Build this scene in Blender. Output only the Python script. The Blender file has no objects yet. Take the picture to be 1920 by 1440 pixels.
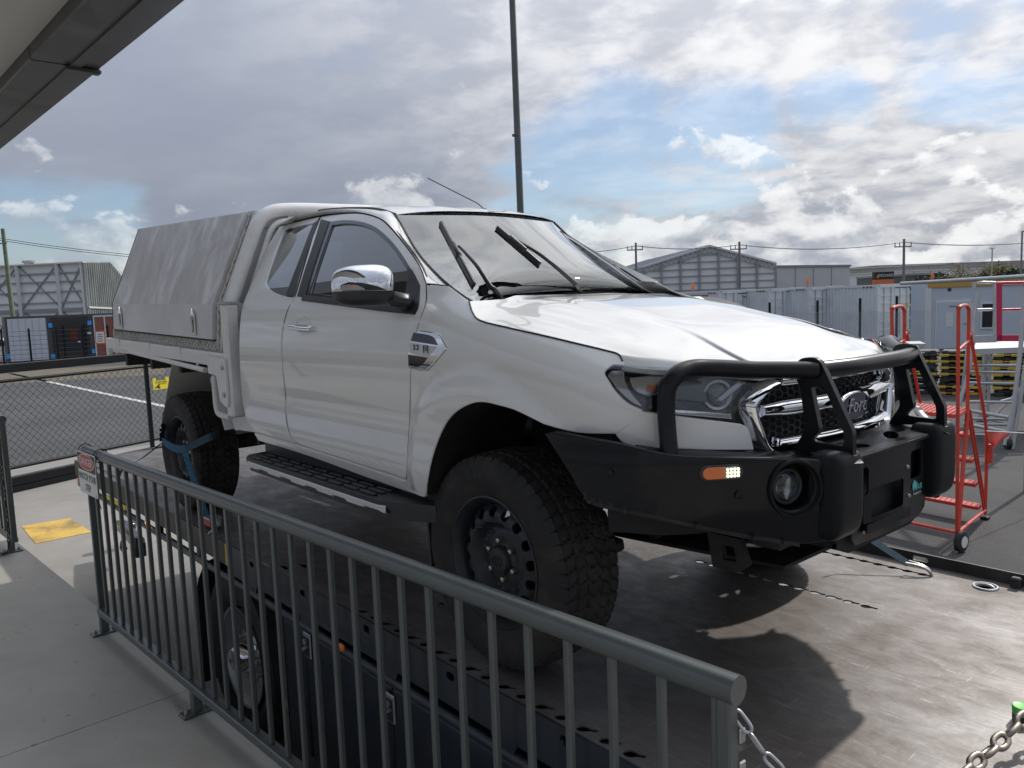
import bpy, bmesh, math, random
import numpy as np
from mathutils import Vector, Matrix
from mathutils.geometry import delaunay_2d_cdt
random.seed(7)
SC = bpy.context.scene
COL = SC.collection

# ------------------------------------------------------------------ camera
CAM = np.array([2.1385, -2.5686, 1.2951])
YAW, PITCH, ROLL, FPX = 2.4388, -0.1052, -0.0375, 1500.88
_f = np.array([math.cos(YAW)*math.cos(PITCH), math.sin(YAW)*math.cos(PITCH), math.sin(PITCH)])
_r = np.array([math.sin(YAW), -math.cos(YAW), 0.0])
_u = np.cross(_r, _f)
_c, _s = math.cos(ROLL), math.sin(ROLL)
CR, CU, CF = _c*_r+_s*_u, -_s*_r+_c*_u, _f
cam_data = bpy.data.cameras.new("camera")
cam = bpy.data.objects.new("camera", cam_data)
COL.objects.link(cam)
m3 = Matrix(((CR[0], CU[0], -CF[0]), (CR[1], CU[1], -CF[1]), (CR[2], CU[2], -CF[2])))
cam.matrix_world = Matrix.Translation(Vector(CAM)) @ m3.to_4x4()
cam_data.sensor_width = 36.0
cam_data.lens = 36.0*FPX/1920.0
cam_data.clip_start = 0.05
cam_data.clip_end = 4000
SC.camera = cam

def ray(px, py):
    return CF + CR*((px-960)/FPX) - CU*((py-720)/FPX)
def onY(px, py, Y):
    d = ray(px, py); return CAM + d*((Y-CAM[1])/d[1])
def onX(px, py, X):
    d = ray(px, py); return CAM + d*((X-CAM[0])/d[0])
def onZ(px, py, Z):
    d = ray(px, py); return CAM + d*((Z-CAM[2])/d[2])
def atD(px, py, D):
    return CAM + ray(px, py)*D
def proj(P):
    d = np.asarray(P, float)-CAM
    w = d@CF
    return np.array([960+FPX*(d@CR)/w, 720-FPX*(d@CU)/w])

# ------------------------------------------------------------------ light
SUN = np.array([-0.06, 1.22, 1.0]); SUN = SUN/np.linalg.norm(SUN)
SUN_EL = math.asin(SUN[2]); SUN_AZ = math.atan2(SUN[0], SUN[1])   # clockwise from +Y
SC.view_settings.view_transform = 'Standard'
SC.view_settings.look = 'None'
SC.view_settings.gamma = 1.0
SC.view_settings.use_curve_mapping = False
SC.view_settings.exposure = 0.42
sun_data = bpy.data.lights.new("sun", 'SUN')
sun_data.energy = 2.0
sun_data.angle = math.radians(1.2)
sun_data.color = (1.0, 0.95, 0.88)
sun = bpy.data.objects.new("sun", sun_data)
COL.objects.link(sun)
sun.rotation_euler = Vector(SUN).to_track_quat('Z', 'Y').to_euler()

class NT:
    """small node helper"""
    def __init__(self, tree):
        self.t = tree; self.n = tree.nodes; self.l = tree.links
    def add(self, typ, **kw):
        nd = self.n.new(typ)
        for k, v in kw.items():
            if k.startswith('i_'):
                key = k[2:]
                key = int(key) if key.isdigit() else key.replace('_', ' ')
                nd.inputs[key].default_value = v
            else:
                setattr(nd, k, v)
        return nd
    def link(self, a, b): self.l.new(a, b)
    def math(self, op, a, b=None, c=None, clamp=False):
        nd = self.n.new('ShaderNodeMath'); nd.operation = op; nd.use_clamp = clamp
        for i, v in enumerate((a, b, c)):
            if v is None: continue
            if isinstance(v, (int, float)): nd.inputs[i].default_value = v
            else: self.l.new(v, nd.inputs[i])
        return nd.outputs[0]
    def vmath(self, op, a, b=None, scale=None):
        nd = self.n.new('ShaderNodeVectorMath'); nd.operation = op
        for i, v in enumerate((a, b)):
            if v is None: continue
            if isinstance(v, (tuple, list, np.ndarray)): nd.inputs[i].default_value = tuple(v)
            else: self.l.new(v, nd.inputs[i])
        if scale is not None: nd.inputs['Scale'].default_value = scale
        return nd.outputs['Value'] if op in ('DOT_PRODUCT', 'LENGTH', 'DISTANCE') else nd.outputs[0]
    def ramp(self, fac, stops, interp='LINEAR'):
        nd = self.n.new('ShaderNodeValToRGB'); nd.color_ramp.interpolation = interp
        els = nd.color_ramp.elements
        while len(els) < len(stops): els.new(0.5)
        for e, (p, c) in zip(els, stops):
            e.position = p
            e.color = (c, c, c, 1) if isinstance(c, (int, float)) else tuple(c)+(1,)
        self.l.new(fac, nd.inputs[0]); return nd.outputs[0]
    def mix(self, fac, a, b, blend='MIX'):
        nd = self.n.new('ShaderNodeMix'); nd.data_type = 'RGBA'; nd.blend_type = blend
        for sock, v in ((nd.inputs[0], fac), (nd.inputs[6], a), (nd.inputs[7], b)):
            if isinstance(v, (int, float)): sock.default_value = v
            elif isinstance(v, (tuple, list)): sock.default_value = tuple(v)+((1,) if len(v) == 3 else ())
            else: self.l.new(v, sock)
        return nd.outputs[2]
    def noise(self, vec, scale, detail=4, rough=0.55, dist=0.0):
        nd = self.n.new('ShaderNodeTexNoise')
        nd.inputs['Scale'].default_value = scale; nd.inputs['Detail'].default_value = detail
        nd.inputs['Roughness'].default_value = rough; nd.inputs['Distortion'].default_value = dist
        if vec is not None: self.l.new(vec, nd.inputs['Vector'])
        return nd
    def smooth(self, v, lo, hi):
        nd = self.n.new('ShaderNodeMapRange'); nd.interpolation_type = 'SMOOTHSTEP'
        self.l.new(v, nd.inputs[0]); nd.inputs[1].default_value = lo; nd.inputs[2].default_value = hi
        return nd.outputs[0]

# ------------------------------------------------------------------ sky
world = bpy.data.worlds.new("World"); SC.world = world; world.use_nodes = True
w = NT(world.node_tree); w.n.clear()
wout = w.add('ShaderNodeOutputWorld')
sky = w.add('ShaderNodeTexSky', sky_type='NISHITA', sun_disc=False, sun_elevation=SUN_EL, sun_rotation=SUN_AZ,
            air_density=1.0, dust_density=0.3, ozone_density=3.0)
bg_sky = w.add('ShaderNodeBackground', i_Strength=0.085)
w.link(sky.outputs[0], bg_sky.inputs[0])
tc = w.add('ShaderNodeTexCoord')
D = w.vmath('NORMALIZE', tc.outputs['Generated'])
sep = w.add('ShaderNodeSeparateXYZ'); w.link(D, sep.inputs[0])
dz = w.math('MAXIMUM', sep.outputs[2], 0.0)
den = w.math('ADD', dz, 0.20)
comb = w.add('ShaderNodeCombineXYZ')
w.link(w.math('DIVIDE', sep.outputs[0], den), comb.inputs[0])
w.link(w.math('DIVIDE', sep.outputs[1], den), comb.inputs[1])
w.link(w.math('MULTIPLY', dz, 1.6), comb.inputs[2])
Pc = comb.outputs[0]
def dirn(px, py):
    d = ray(px, py); return tuple(d/np.linalg.norm(d))
def lobe(px, py, a0, a1):
    """1 inside a cone of half-angle a0 deg about a direction, 0 beyond a1"""
    dt = w.vmath('DOT_PRODUCT', D, dirn(px, py))
    nd = w.n.new('ShaderNodeMapRange'); nd.interpolation_type = 'SMOOTHSTEP'
    w.l.new(dt, nd.inputs[0]); nd.inputs[1].default_value = math.cos(math.radians(a1)); nd.inputs[2].default_value = math.cos(math.radians(a0))
    return nd.outputs[0]
warp = w.noise(Pc, 1.1, 3, 0.5).outputs['Color']
Pw = w.vmath('ADD', Pc, w.vmath('SCALE', w.vmath('SUBTRACT', warp, (0.5, 0.5, 0.5)), None, 0.35))
big = w.noise(Pw, 0.8, 3, 0.5, 0.0).outputs[0]
fine = w.noise(Pw, 2.6, 9, 0.57, 0.0).outputs[0]
# the same puffs a step nearer the sun: their difference shades the clouds
Ps = w.vmath('ADD', Pw, (0.10*SUN[0]/0.8, 0.10*SUN[1]/0.8, 0.03))
fine_s = w.noise(Ps, 2.6, 5, 0.55, 0.0).outputs[0]
dens = w.math('ADD', w.math('MULTIPLY', fine, 0.75), w.math('MULTIPLY', big, 0.45))
gap = w.math('MAXIMUM', lobe(1150, 345, 2, 9.5), w.math('MAXIMUM', lobe(1330, 300, 1, 7.0), w.math('MULTIPLY', lobe(1000, 400, 1, 6), 0.9)))
gap = w.math('MAXIMUM', gap, w.math('MULTIPLY', lobe(1880, 60, 1, 7.5), 0.8))
gap = w.math('MAXIMUM', gap, w.math('MULTIPLY', lobe(120, 470, 2, 7.5), 1.0))
gap = w.math('MAXIMUM', gap, w.math('MULTIPLY', lobe(1560, 215, 1, 4), 0.55))
dens = w.math('SUBTRACT', w.math('ADD', dens, 0.14), w.math('MULTIPLY', gap, 0.27))
low = w.smooth(sep.outputs[2], 0.16, 0.03)
dens = w.math('ADD', dens, w.math('MULTIPLY', low, 0.10))
cover = w.math('ADD', w.math('MULTIPLY', w.smooth(dens, 0.47, 0.68), 0.62), 0.38)
# brightness: thin bright rims, darker bellies, brighter towards the sun
sd = w.math('MAXIMUM', w.vmath('DOT_PRODUCT', D, tuple(SUN)), 0.0)
tow = w.math('POWER', sd, 2.2)
litc = w.smooth(w.math('SUBTRACT', fine, fine_s), -0.13, 0.16)
thick = w.smooth(dens, 0.62, 0.98)
soft = w.noise(Pc, 0.8, 4, 0.5, 0.6).outputs[0]
# an even veil of stratus away from the sun, broken puffs towards it
toward = w.smooth(sd, 0.42, 0.92)
con = w.math('ADD', w.math('MULTIPLY', toward, 0.26), 0.05)
v = w.math('MULTIPLY', w.math('SUBTRACT', litc, 0.5), con)
v = w.math('ADD', v, w.math('MULTIPLY', w.math('SUBTRACT', soft, 0.5), 0.26))
v = w.math('SUBTRACT', v, w.math('MULTIPLY', thick, 0.05))
v = w.math('ADD', v, w.math('ADD', w.math('MULTIPLY', toward, 0.38), 0.27), None, True)
ccol = w.mix(w.smooth(v, 0.20, 0.80), (0.245, 0.275, 0.345), (0.70, 0.70, 0.715))
# overcast luminance rises from the horizon to the zenith
zen = w.math('ADD', w.math('MULTIPLY', dz, 1.25), 0.72)
bg_cloud = w.add('ShaderNodeBackground', i_Strength=1.0)
w.link(ccol, bg_cloud.inputs[0])
w.link(zen, bg_cloud.inputs[1])
# heaped cumulus low on the horizon, lit from above
el = sep.outputs[2]
Dq = w.vmath('MULTIPLY', D, (1.0, 1.0, 1.7))
pf = w.noise(Dq, 9.0, 9, 0.56, 0.15).outputs[0]
pf_up = w.noise(w.vmath('ADD', Dq, (0.02*SUN[0], 0.02*SUN[1], 0.03)), 9.0, 6, 0.54, 0.15).outputs[0]
bias = w.math('SUBTRACT', w.math('MULTIPLY', w.smooth(el, 0.15, 0.05), 0.15), w.math('MULTIPLY', w.smooth(el, 0.14, 0.22), 0.10))
pc = w.smooth(w.math('ADD', pf, bias), 0.575, 0.635)
pv_ = w.math('ADD', w.math('MULTIPLY', w.math('SUBTRACT', pf, pf_up), 3.0), w.math('ADD', w.math('MULTIPLY', toward, 0.26), 0.34), None, True)
pcol = w.mix(w.smooth(pv_, 0.15, 0.85), (0.30, 0.325, 0.385), (0.82, 0.82, 0.81))
bg_puff = w.add('ShaderNodeBackground', i_Strength=1.0)
w.link(pcol, bg_puff.inputs[0])
mix0 = w.add('ShaderNodeMixShader')
mixs = w.add('ShaderNodeMixShader')
w.link(cover, mixs.inputs[0]); w.link(bg_sky.outputs[0], mixs.inputs[1]); w.link(bg_cloud.outputs[0], mixs.inputs[2])
w.link(w.math('MULTIPLY', pc, w.math('ADD', w.math('MULTIPLY', toward, 0.30), 0.42)), mix0.inputs[0]); w.link(mixs.outputs[0], mix0.inputs[1]); w.link(bg_puff.outputs[0], mix0.inputs[2])
w.link(mix0.outputs[0], wout.inputs[0])

# ------------------------------------------------------------------ materials
MATS = {}
def material(name, color, rough=0.5, metal=0.0, coat=0.0, var=0.0, vscale=6.0, bump=0.0, bscale=40.0, spec=0.5, emit=None, estr=0.0,
             dirt=None, dirt_amt=0.0, dirt_scale=3.0, rvar=0.0, stretch=None):
    if name in MATS: return MATS[name]
    mt = bpy.data.materials.new(name); mt.use_nodes = True; MATS[name] = mt
    t = NT(mt.node_tree); b = t.n['Principled BSDF']
    b.inputs['Base Color'].default_value = tuple(color)+(1,)
    b.inputs['Roughness'].default_value = rough; b.inputs['Metallic'].default_value = metal
    b.inputs['Coat Weight'].default_value = coat; b.inputs['Coat Roughness'].default_value = 0.03
    b.inputs['Specular IOR Level'].default_value = spec
    if emit: b.inputs['Emission Color'].default_value = tuple(emit)+(1,); b.inputs['Emission Strength'].default_value = estr
    if var or bump or dirt_amt or rvar:
        co = t.add('ShaderNodeTexCoord').outputs['Object']
        if stretch:
            mp = t.add('ShaderNodeMapping'); mp.inputs['Scale'].default_value = stretch
            t.link(co, mp.inputs[0]); co = mp.outputs[0]
        col = tuple(color)
        src = None
        if var:
            n = t.noise(co, vscale, 6, 0.6).outputs[0]
            lo = tuple(max(0, c*(1-var)) for c in color); hi = tuple(min(1, c*(1+var)) for c in color)
            src = t.ramp(n, [(0.3, lo), (0.7, hi)])
        if dirt_amt:
            n2 = t.noise(co, dirt_scale, 8, 0.65, 0.4).outputs[0]
            f = t.math('MULTIPLY', t.smooth(n2, 0.45, 0.72), dirt_amt)
            src = t.mix(f, src if src is not None else col, dirt)
        if src is not None: t.link(src, b.inputs['Base Color'])
        if rvar:
            n3 = t.noise(co, vscale*1.7, 5, 0.6).outputs[0]
            t.link(t.math('ADD', t.math('MULTIPLY', t.math('SUBTRACT', n3, 0.5), rvar*2), rough, None, True), b.inputs['Roughness'])
        if bump:
            bn = t.noise(co, bscale, 5, 0.6).outputs[0]
            bp = t.add('ShaderNodeBump', i_Strength=bump, i_Distance=0.01)
            t.link(bn, bp.inputs['Height']); t.link(bp.outputs[0], b.inputs['Normal'])
    return mt

def glass_mat(name, tint, mixf, rough=0.0):
    mt = bpy.data.materials.new(name); mt.use_nodes = True; MATS[name] = mt
    t = NT(mt.node_tree); t.n.clear()
    out = t.add('ShaderNodeOutputMaterial')
    tr = t.add('ShaderNodeBsdfTransparent'); tr.inputs[0].default_value = tuple(tint)+(1,)
    gl = t.add('ShaderNodeBsdfGlossy'); gl.inputs['Roughness'].default_value = rough
    gl.inputs['Color'].default_value = (0.95, 0.97, 0.97, 1)
    fr = t.add('ShaderNodeFresnel'); fr.inputs[0].default_value = 1.5
    f = t.math('ADD', t.math('MULTIPLY', fr.outputs[0], mixf), 0.02, None, True)
    mx = t.add('ShaderNodeMixShader'); t.link(f, mx.inputs[0]); t.link(tr.outputs[0], mx.inputs[1]); t.link(gl.outputs[0], mx.inputs[2])
    t.link(mx.outputs[0], out.inputs[0])
    return mt

M = {}
M['paint'] = material('white car paint', (0.74, 0.74, 0.72), 0.28, 0, 1.0, var=0.02, vscale=2, dirt=(0.55, 0.5, 0.42), dirt_amt=0.10, dirt_scale=1.7)
M['white_steel'] = material('chipped white enamel', (0.76, 0.76, 0.74), 0.42, 0, 0.15, var=0.02, vscale=9, dirt=(0.30, 0.22, 0.15), dirt_amt=0.14, dirt_scale=22)
M['blackgap'] = material('black gap', (0.012, 0.012, 0.013), 0.7)
M['plastic'] = material('black trim plastic', (0.028, 0.030, 0.033), 0.42, var=0.25, vscale=20)
M['gloss_black'] = material('black gloss trim', (0.012, 0.013, 0.015), 0.12, coat=0.5)
M['bar'] = material('black powder coat', (0.006, 0.007, 0.009), 0.30, 0, 0.08, var=0.25, vscale=6, bump=0.04, bscale=220, spec=0.25, dirt=(0.05, 0.045, 0.04), dirt_amt=0.18, dirt_scale=5)
M['rubber_pad'] = material('buffer rubber', (0.009, 0.010, 0.012), 0.55, spec=0.25, bump=0.05, bscale=150)
M['tyre'] = material('tyre rubber', (0.017, 0.0165, 0.0165), 0.75, var=0.3, vscale=14, bump=0.12, bscale=90, dirt=(0.075, 0.06, 0.047), dirt_amt=0.42, dirt_scale=9)
M['rim'] = material('dark steel rim', (0.014, 0.019, 0.025), 0.45, 0.1, 0.1, var=0.3, vscale=12, dirt=(0.06, 0.052, 0.045), dirt_amt=0.3, dirt_scale=8)
M['chrome'] = material('chrome', (0.82, 0.83, 0.85), 0.05, 1.0)
M['nut'] = material('galvanised nut', (0.62, 0.58, 0.52), 0.3, 1.0)
M['alu'] = material('dull aluminium', (0.64, 0.65, 0.66), 0.5, 0.12, var=0.10, vscale=3, bump=0.02, bscale=60, rvar=0.1)
M['under'] = material('underbody', (0.020, 0.019, 0.018), 0.75, var=0.4, vscale=8, dirt=(0.07, 0.055, 0.04), dirt_amt=0.5, dirt_scale=6)
M['seat'] = material('seat cloth', (0.030, 0.032, 0.036), 0.9)
M['dash'] = material('dashboard', (0.035, 0.036, 0.038), 0.7)
M['glass_w'] = glass_mat('windscreen glass', (0.62, 0.80, 0.77), 2.0)
M['glass_s'] = glass_mat('tinted side glass', (0.20, 0.26, 0.29), 2.3)
M['glass_d'] = glass_mat('privacy glass', (0.11, 0.14, 0.155), 2.4)
M['glass_l'] = glass_mat('lamp lens', (0.88, 0.90, 0.92), 0.9)
M['amber'] = material('amber lens', (0.75, 0.16, 0.02), 0.2, coat=0.6)
M['amber_lit'] = material('amber marker', (0.8, 0.25, 0.02), 0.3, emit=(1.0, 0.42, 0.06), estr=1.4)
M['red_lens'] = material('red lens', (0.55, 0.03, 0.02), 0.2, coat=0.6)
M['led'] = material('lit led', (0.9, 0.95, 0.7), 0.3, emit=(0.93, 1.0, 0.62), estr=1.3)
M['rail'] = material('grey green rail paint', (0.092, 0.106, 0.103), 0.36, 0.25, 0.25, var=0.08, vscale=5, dirt=(0.12, 0.06, 0.03), dirt_amt=0.22, dirt_scale=14)
M['galv'] = material('galvanised steel', (0.45, 0.46, 0.47), 0.42, 0.8, var=0.12, vscale=8)
M['truck'] = material('dark navy truck', (0.014, 0.020, 0.030), 0.4, 0, 0.25, var=0.2, vscale=4, dirt=(0.07, 0.06, 0.05), dirt_amt=0.3, dirt_scale=5)
M['truckgrey'] = material('worn grey deck edge', (0.060, 0.058, 0.055), 0.5, 0.4, var=0.3, vscale=6)
M['yellow'] = material('yellow paint', (0.72, 0.48, 0.07), 0.6, var=0.1, vscale=5)
M['safety_yellow'] = material('yellow sign', (0.80, 0.66, 0.03), 0.5)
M['signwhite'] = material('sign white', (0.70, 0.71, 0.68), 0.45, var=0.06, vscale=12)
M['signblack'] = material('sign black', (0.02, 0.02, 0.02), 0.5)
M['signred'] = material('sign red', (0.50, 0.035, 0.03), 0.45)
M['gateblack'] = material('gate black', (0.009, 0.010, 0.012), 0.4, 0, 0.0, var=0.2, vscale=6, spec=0.25)
M['wire'] = material('fence wire', (0.05, 0.052, 0.056), 0.5, 0.3)
M['ladder_red'] = material('red ladder paint', (0.62, 0.055, 0.028), 0.4, 0, 0.2, var=0.12, vscale=9, dirt=(0.25, 0.1, 0.06), dirt_amt=0.3, dirt_scale=12)
M['pinkred'] = material('crimson gate', (0.58, 0.03, 0.09), 0.4)
M['strap'] = material('blue webbing', (0.022, 0.105, 0.19), 0.8, var=0.45, vscale=60, bump=0.2, bscale=300)
M['strapdark'] = material('dark teal webbing', (0.012, 0.045, 0.065), 0.8, var=0.4, vscale=60)
M['chain'] = material('worn steel chain', (0.36, 0.31, 0.26), 0.42, 0.9, var=0.25, vscale=40)
M['green'] = material('green cap', (0.16, 0.62, 0.12), 0.45)

# ------------------------------------------------------------------ mesh helpers
def cat(pts, n=6, closed=False):
    """Catmull-Rom through points"""
    P = [np.asarray(p, float) for p in pts]
    if len(P) < 3: return P
    out = []
    L = len(P)
    rng = range(L) if closed else range(L-1)
    for i in rng:
        p1, p2 = P[i], P[(i+1) % L]
        p0 = P[i-1] if (i > 0 or closed) else 2*p1-p2
        p3 = P[(i+2) % L] if (i+2 < L or closed) else 2*p2-p1
        for k in range(n):
            t = k/n
            out.append(0.5*((2*p1)+(-p0+p2)*t+(2*p0-5*p1+4*p2-p3)*t*t+(-p0+3*p1-3*p2+p3)*t**3))
    if not closed: out.append(P[-1])
    return out

def segs(*parts, n=5):
    """an outline of smooth runs that meet at corners"""
    out = []
    for p in parts:
        q = cat(p, n) if len(p) > 2 else [np.asarray(a, float) for a in p]
        if out and np.linalg.norm(out[-1]-q[0]) < 1e-6: q = q[1:]
        out += q
    if np.linalg.norm(out[-1]-out[0]) < 1e-6: out.pop()
    return out

class MB:
    def __init__(self): self.v = []; self.f = []
    def add(self, vs, fs):
        o = len(self.v); self.v += [tuple(float(c) for c in p) for p in vs]; self.f += [tuple(i+o for i in f) for f in fs]; return self
    def box(self, c, s, R=None, bev=0.0):
        c = np.asarray(c, float); s = np.asarray(s, float)/2
        if bev > 0:
            b = min(bev, min(s)*0.98)
            vs = []; idx = {}
            for sx in (-1, 1):
                for sy in (-1, 1):
                    for sz in (-1, 1):
                        for ax in range(3):
                            p = np.array([sx, sy, sz])*s
                            for a in range(3):
                                if a != ax: p[a] -= (sx, sy, sz)[a]*b
                            idx[(sx, sy, sz, ax)] = len(vs); vs.append(p)
            fs = []
            for ax in range(3):
                a, b2 = [(1, 2), (2, 0), (0, 1)][ax]
                for sg in (-1, 1):
                    q = []
                    for u, v_ in ((-1, -1), (1, -1), (1, 1), (-1, 1)):
                        k = [0, 0, 0]; k[ax] = sg; k[a] = u; k[b2] = v_
                        q.append(idx[(k[0], k[1], k[2], ax)])
                    fs.append(q if sg > 0 else q[::-1])
            for ax in range(3):
                a, b2 = [(1, 2), (2, 0), (0, 1)][ax]
                for u in (-1, 1):
                    for v_ in (-1, 1):
                        k1 = [0]*3; k1[ax] = -1; k1[a] = u; k1[b2] = v_
                        k2 = [0]*3; k2[ax] = 1; k2[a] = u; k2[b2] = v_
                        q = [idx[(*k1, a)], idx[(*k2, a)], idx[(*k2, b2)], idx[(*k1, b2)]]
                        fs.append(q if u*v_ < 0 else q[::-1])
            for sx in (-1, 1):
                for sy in (-1, 1):
                    for sz in (-1, 1):
                        q = [idx[(sx, sy, sz, a)] for a in range(3)]
                        fs.append(q if sx*sy*sz > 0 else q[::-1])
        else:
            vs = [np.array([x, y, z])*s for x in (-1, 1) for y in (-1, 1) for z in (-1, 1)]
            fs = [(0, 1, 3, 2), (4, 6, 7, 5), (0, 4, 5, 1), (2, 3, 7, 6), (0, 2, 6, 4), (1, 5, 7, 3)]
        if R is not None: vs = [R@p for p in vs]
        return self.add([p+c for p in vs], fs)
    def beam(self, a, b, w, h, up=(0, 0, 1), bev=0.0):
        """rectangular bar from a to b: w across, h along up"""
        a = np.asarray(a, float); b = np.asarray(b, float); d = b-a; L = np.linalg.norm(d); x = d/L
        up = np.asarray(up, float)
        if np.linalg.norm(np.cross(up, x)) < 1e-3*np.linalg.norm(up): up = np.array([1.0, 0.0, 0.0]) if abs(x[0]) < .9 else np.array([0, 1.0, 0])
        y = np.cross(up, x); y /= np.linalg.norm(y); z = np.cross(x, y)
        return self.box((a+b)/2, (L, w, h), np.stack([x, y, z], 1), bev)
    def tube(self, pts, r, n=10, closed=False, caps=True, rs=None):
        P = [np.asarray(p, float) for p in pts]; L = len(P); rings = []
        T = []
        for i in range(L):
            a = P[i-1] if (i > 0 or closed) else P[i]; b = P[(i+1) % L] if (i+1 < L or closed) else P[i]
            t = b-a; T.append(t/(np.linalg.norm(t)+1e-12))
        ref = np.array([0, 0, 1.0]) if abs(T[0][2]) < 0.9 else np.array([1.0, 0, 0])
        N = np.cross(T[0], ref); N /= np.linalg.norm(N)
        vs = []
        for i in range(L):
            if i: 
                N = N-T[i]*N.dot(T[i]); N /= np.linalg.norm(N)+1e-12
            B = np.cross(T[i], N)
            rr = r if rs is None else rs[i]
            k = 1.0
            if 0 < i < L-1 or closed:
                a = P[i]-P[i-1]; b = P[(i+1) % L]-P[i]
                c = a.dot(b)/(np.linalg.norm(a)*np.linalg.norm(b)+1e-12); k = 1/math.sqrt(max(0.3, (1+c)/2))
            for j in range(n):
                an = 2*math.pi*j/n
                vs.append(P[i]+(N*math.cos(an)+B*math.sin(an))*rr*(k if k < 1.5 else 1.5))
        fs = []
        for i in range(L if closed else L-1):
            i2 = (i+1) % L
            for j in range(n):
                j2 = (j+1) % n
                fs.append((i*n+j, i*n+j2, i2*n+j2, i2*n+j))
        if caps and not closed:
            fs.append(tuple(range(n))[::-1]); fs.append(tuple((L-1)*n+j for j in range(n)))
        return self.add(vs, fs)
    def cyl(self, a, b, r, r2=None, n=16):
        return self.tube([a, b], r, n, rs=[r, r if r2 is None else r2])
    def lathe(self, prof, c, axis='Y', n=48, closed=False, sign=1):
        """prof: (along axis, radius)"""
        c = np.asarray(c, float); vs = []; m = len(prof)
        for j in range(n):
            an = 2*math.pi*j/n
            for (h, r) in prof:
                if axis == 'Y': p = (r*math.cos(an), h*sign, r*math.sin(an))
                elif axis == 'Z': p = (r*math.cos(an), r*math.sin(an), h*sign)
                else: p = (h*sign, r*math.cos(an), r*math.sin(an))
                vs.append(c+np.array(p))
        fs = []
        flip = (axis == 'Y') != (sign < 0)
        for j in range(n):
            j2 = (j+1) % n
            for i in range(m if closed else m-1):
                i2 = (i+1) % m
                q = (j*m+i, j*m+i2, j2*m+i2, j2*m+i)
                fs.append(q[::-1] if flip else q)
        return self.add(vs, fs)
    def prism(self, poly, fn, t, holes=()):
        """flat polygon in (a,b) extruded; fn(a,b,h)->xyz, h in 0..t"""
        vs2, tris, loops = triangulate(poly, holes)
        n = len(vs2)
        V = [fn(a, b, 0.0) for a, b in vs2]+[fn(a, b, t) for a, b in vs2]
        F = [tuple(q)[::-1] for q in tris]+[tuple(i+n for i in q) for q in tris]
        for lp, hole in loops:
            m = len(lp)
            for i in range(m):
                a, b = lp[i], lp[(i+1) % m]
                F.append((a, b, b+n, a+n))
        return self.add(V, F)
    def grid(self, fn, us, vs_, flip=False):
        V = [fn(u, v) for u in us for v in vs_]; m = len(vs_); F = []
        for i in range(len(us)-1):
            for j in range(m-1):
                q = (i*m+j, (i+1)*m+j, (i+1)*m+j+1, i*m+j+1)
                F.append(q[::-1] if flip else q)
        return self.add(V, F)
    def mesh(self, name, smooth=35, recalc=False, weld=False):
        me = bpy.data.meshes.new(name)
        me.from_pydata(self.v, [], self.f); me.update()
        if recalc or weld:
            bm = bmesh.new(); bm.from_mesh(me)
            if weld: bmesh.ops.remove_doubles(bm, verts=bm.verts, dist=weld if isinstance(weld, float) else 1e-5)
            if recalc: bmesh.ops.recalc_face_normals(bm, faces=bm.faces)
            bm.to_mesh(me); bm.free()
        if smooth:
            me.shade_smooth()
            if smooth < 179: me.set_sharp_from_angle(angle=math.radians(smooth))
        return me
    def build(self, name, mat, parent=None, smooth=35, recalc=False, weld=False, **tags):
        me = self.mesh(name, smooth, recalc, weld); 
        if mat is not None: me.materials.append(MATS[mat] if isinstance(mat, str) and mat in MATS else (M[mat] if isinstance(mat, str) else mat))
        return link(name, me, parent, **tags)

def link(name, data, parent=None, loc=None, rot=None, **tags):
    o = bpy.data.objects.new(name, data); COL.objects.link(o)
    if parent is not None:
        o.parent = parent
        o.matrix_parent_inverse = parent.matrix_basis.inverted()
    if loc is not None: o.location = loc
    if rot is not None: o.rotation_euler = rot
    for k, v in tags.items(): o[k] = v
    return o
def thing(name, label, category, loc=(0, 0, 0), group=None):
    o = link(name, None, None, loc); o['label'] = label; o['category'] = category; o.empty_display_size = 0.1
    if group: o['group'] = group
    return o
def copy_tree(o, parent=None, delta=None):
    c = o.copy(); COL.objects.link(c)
    if parent is not None: c.parent = parent
    for ch in list(o.children): copy_tree(ch, c)
    return c

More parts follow.
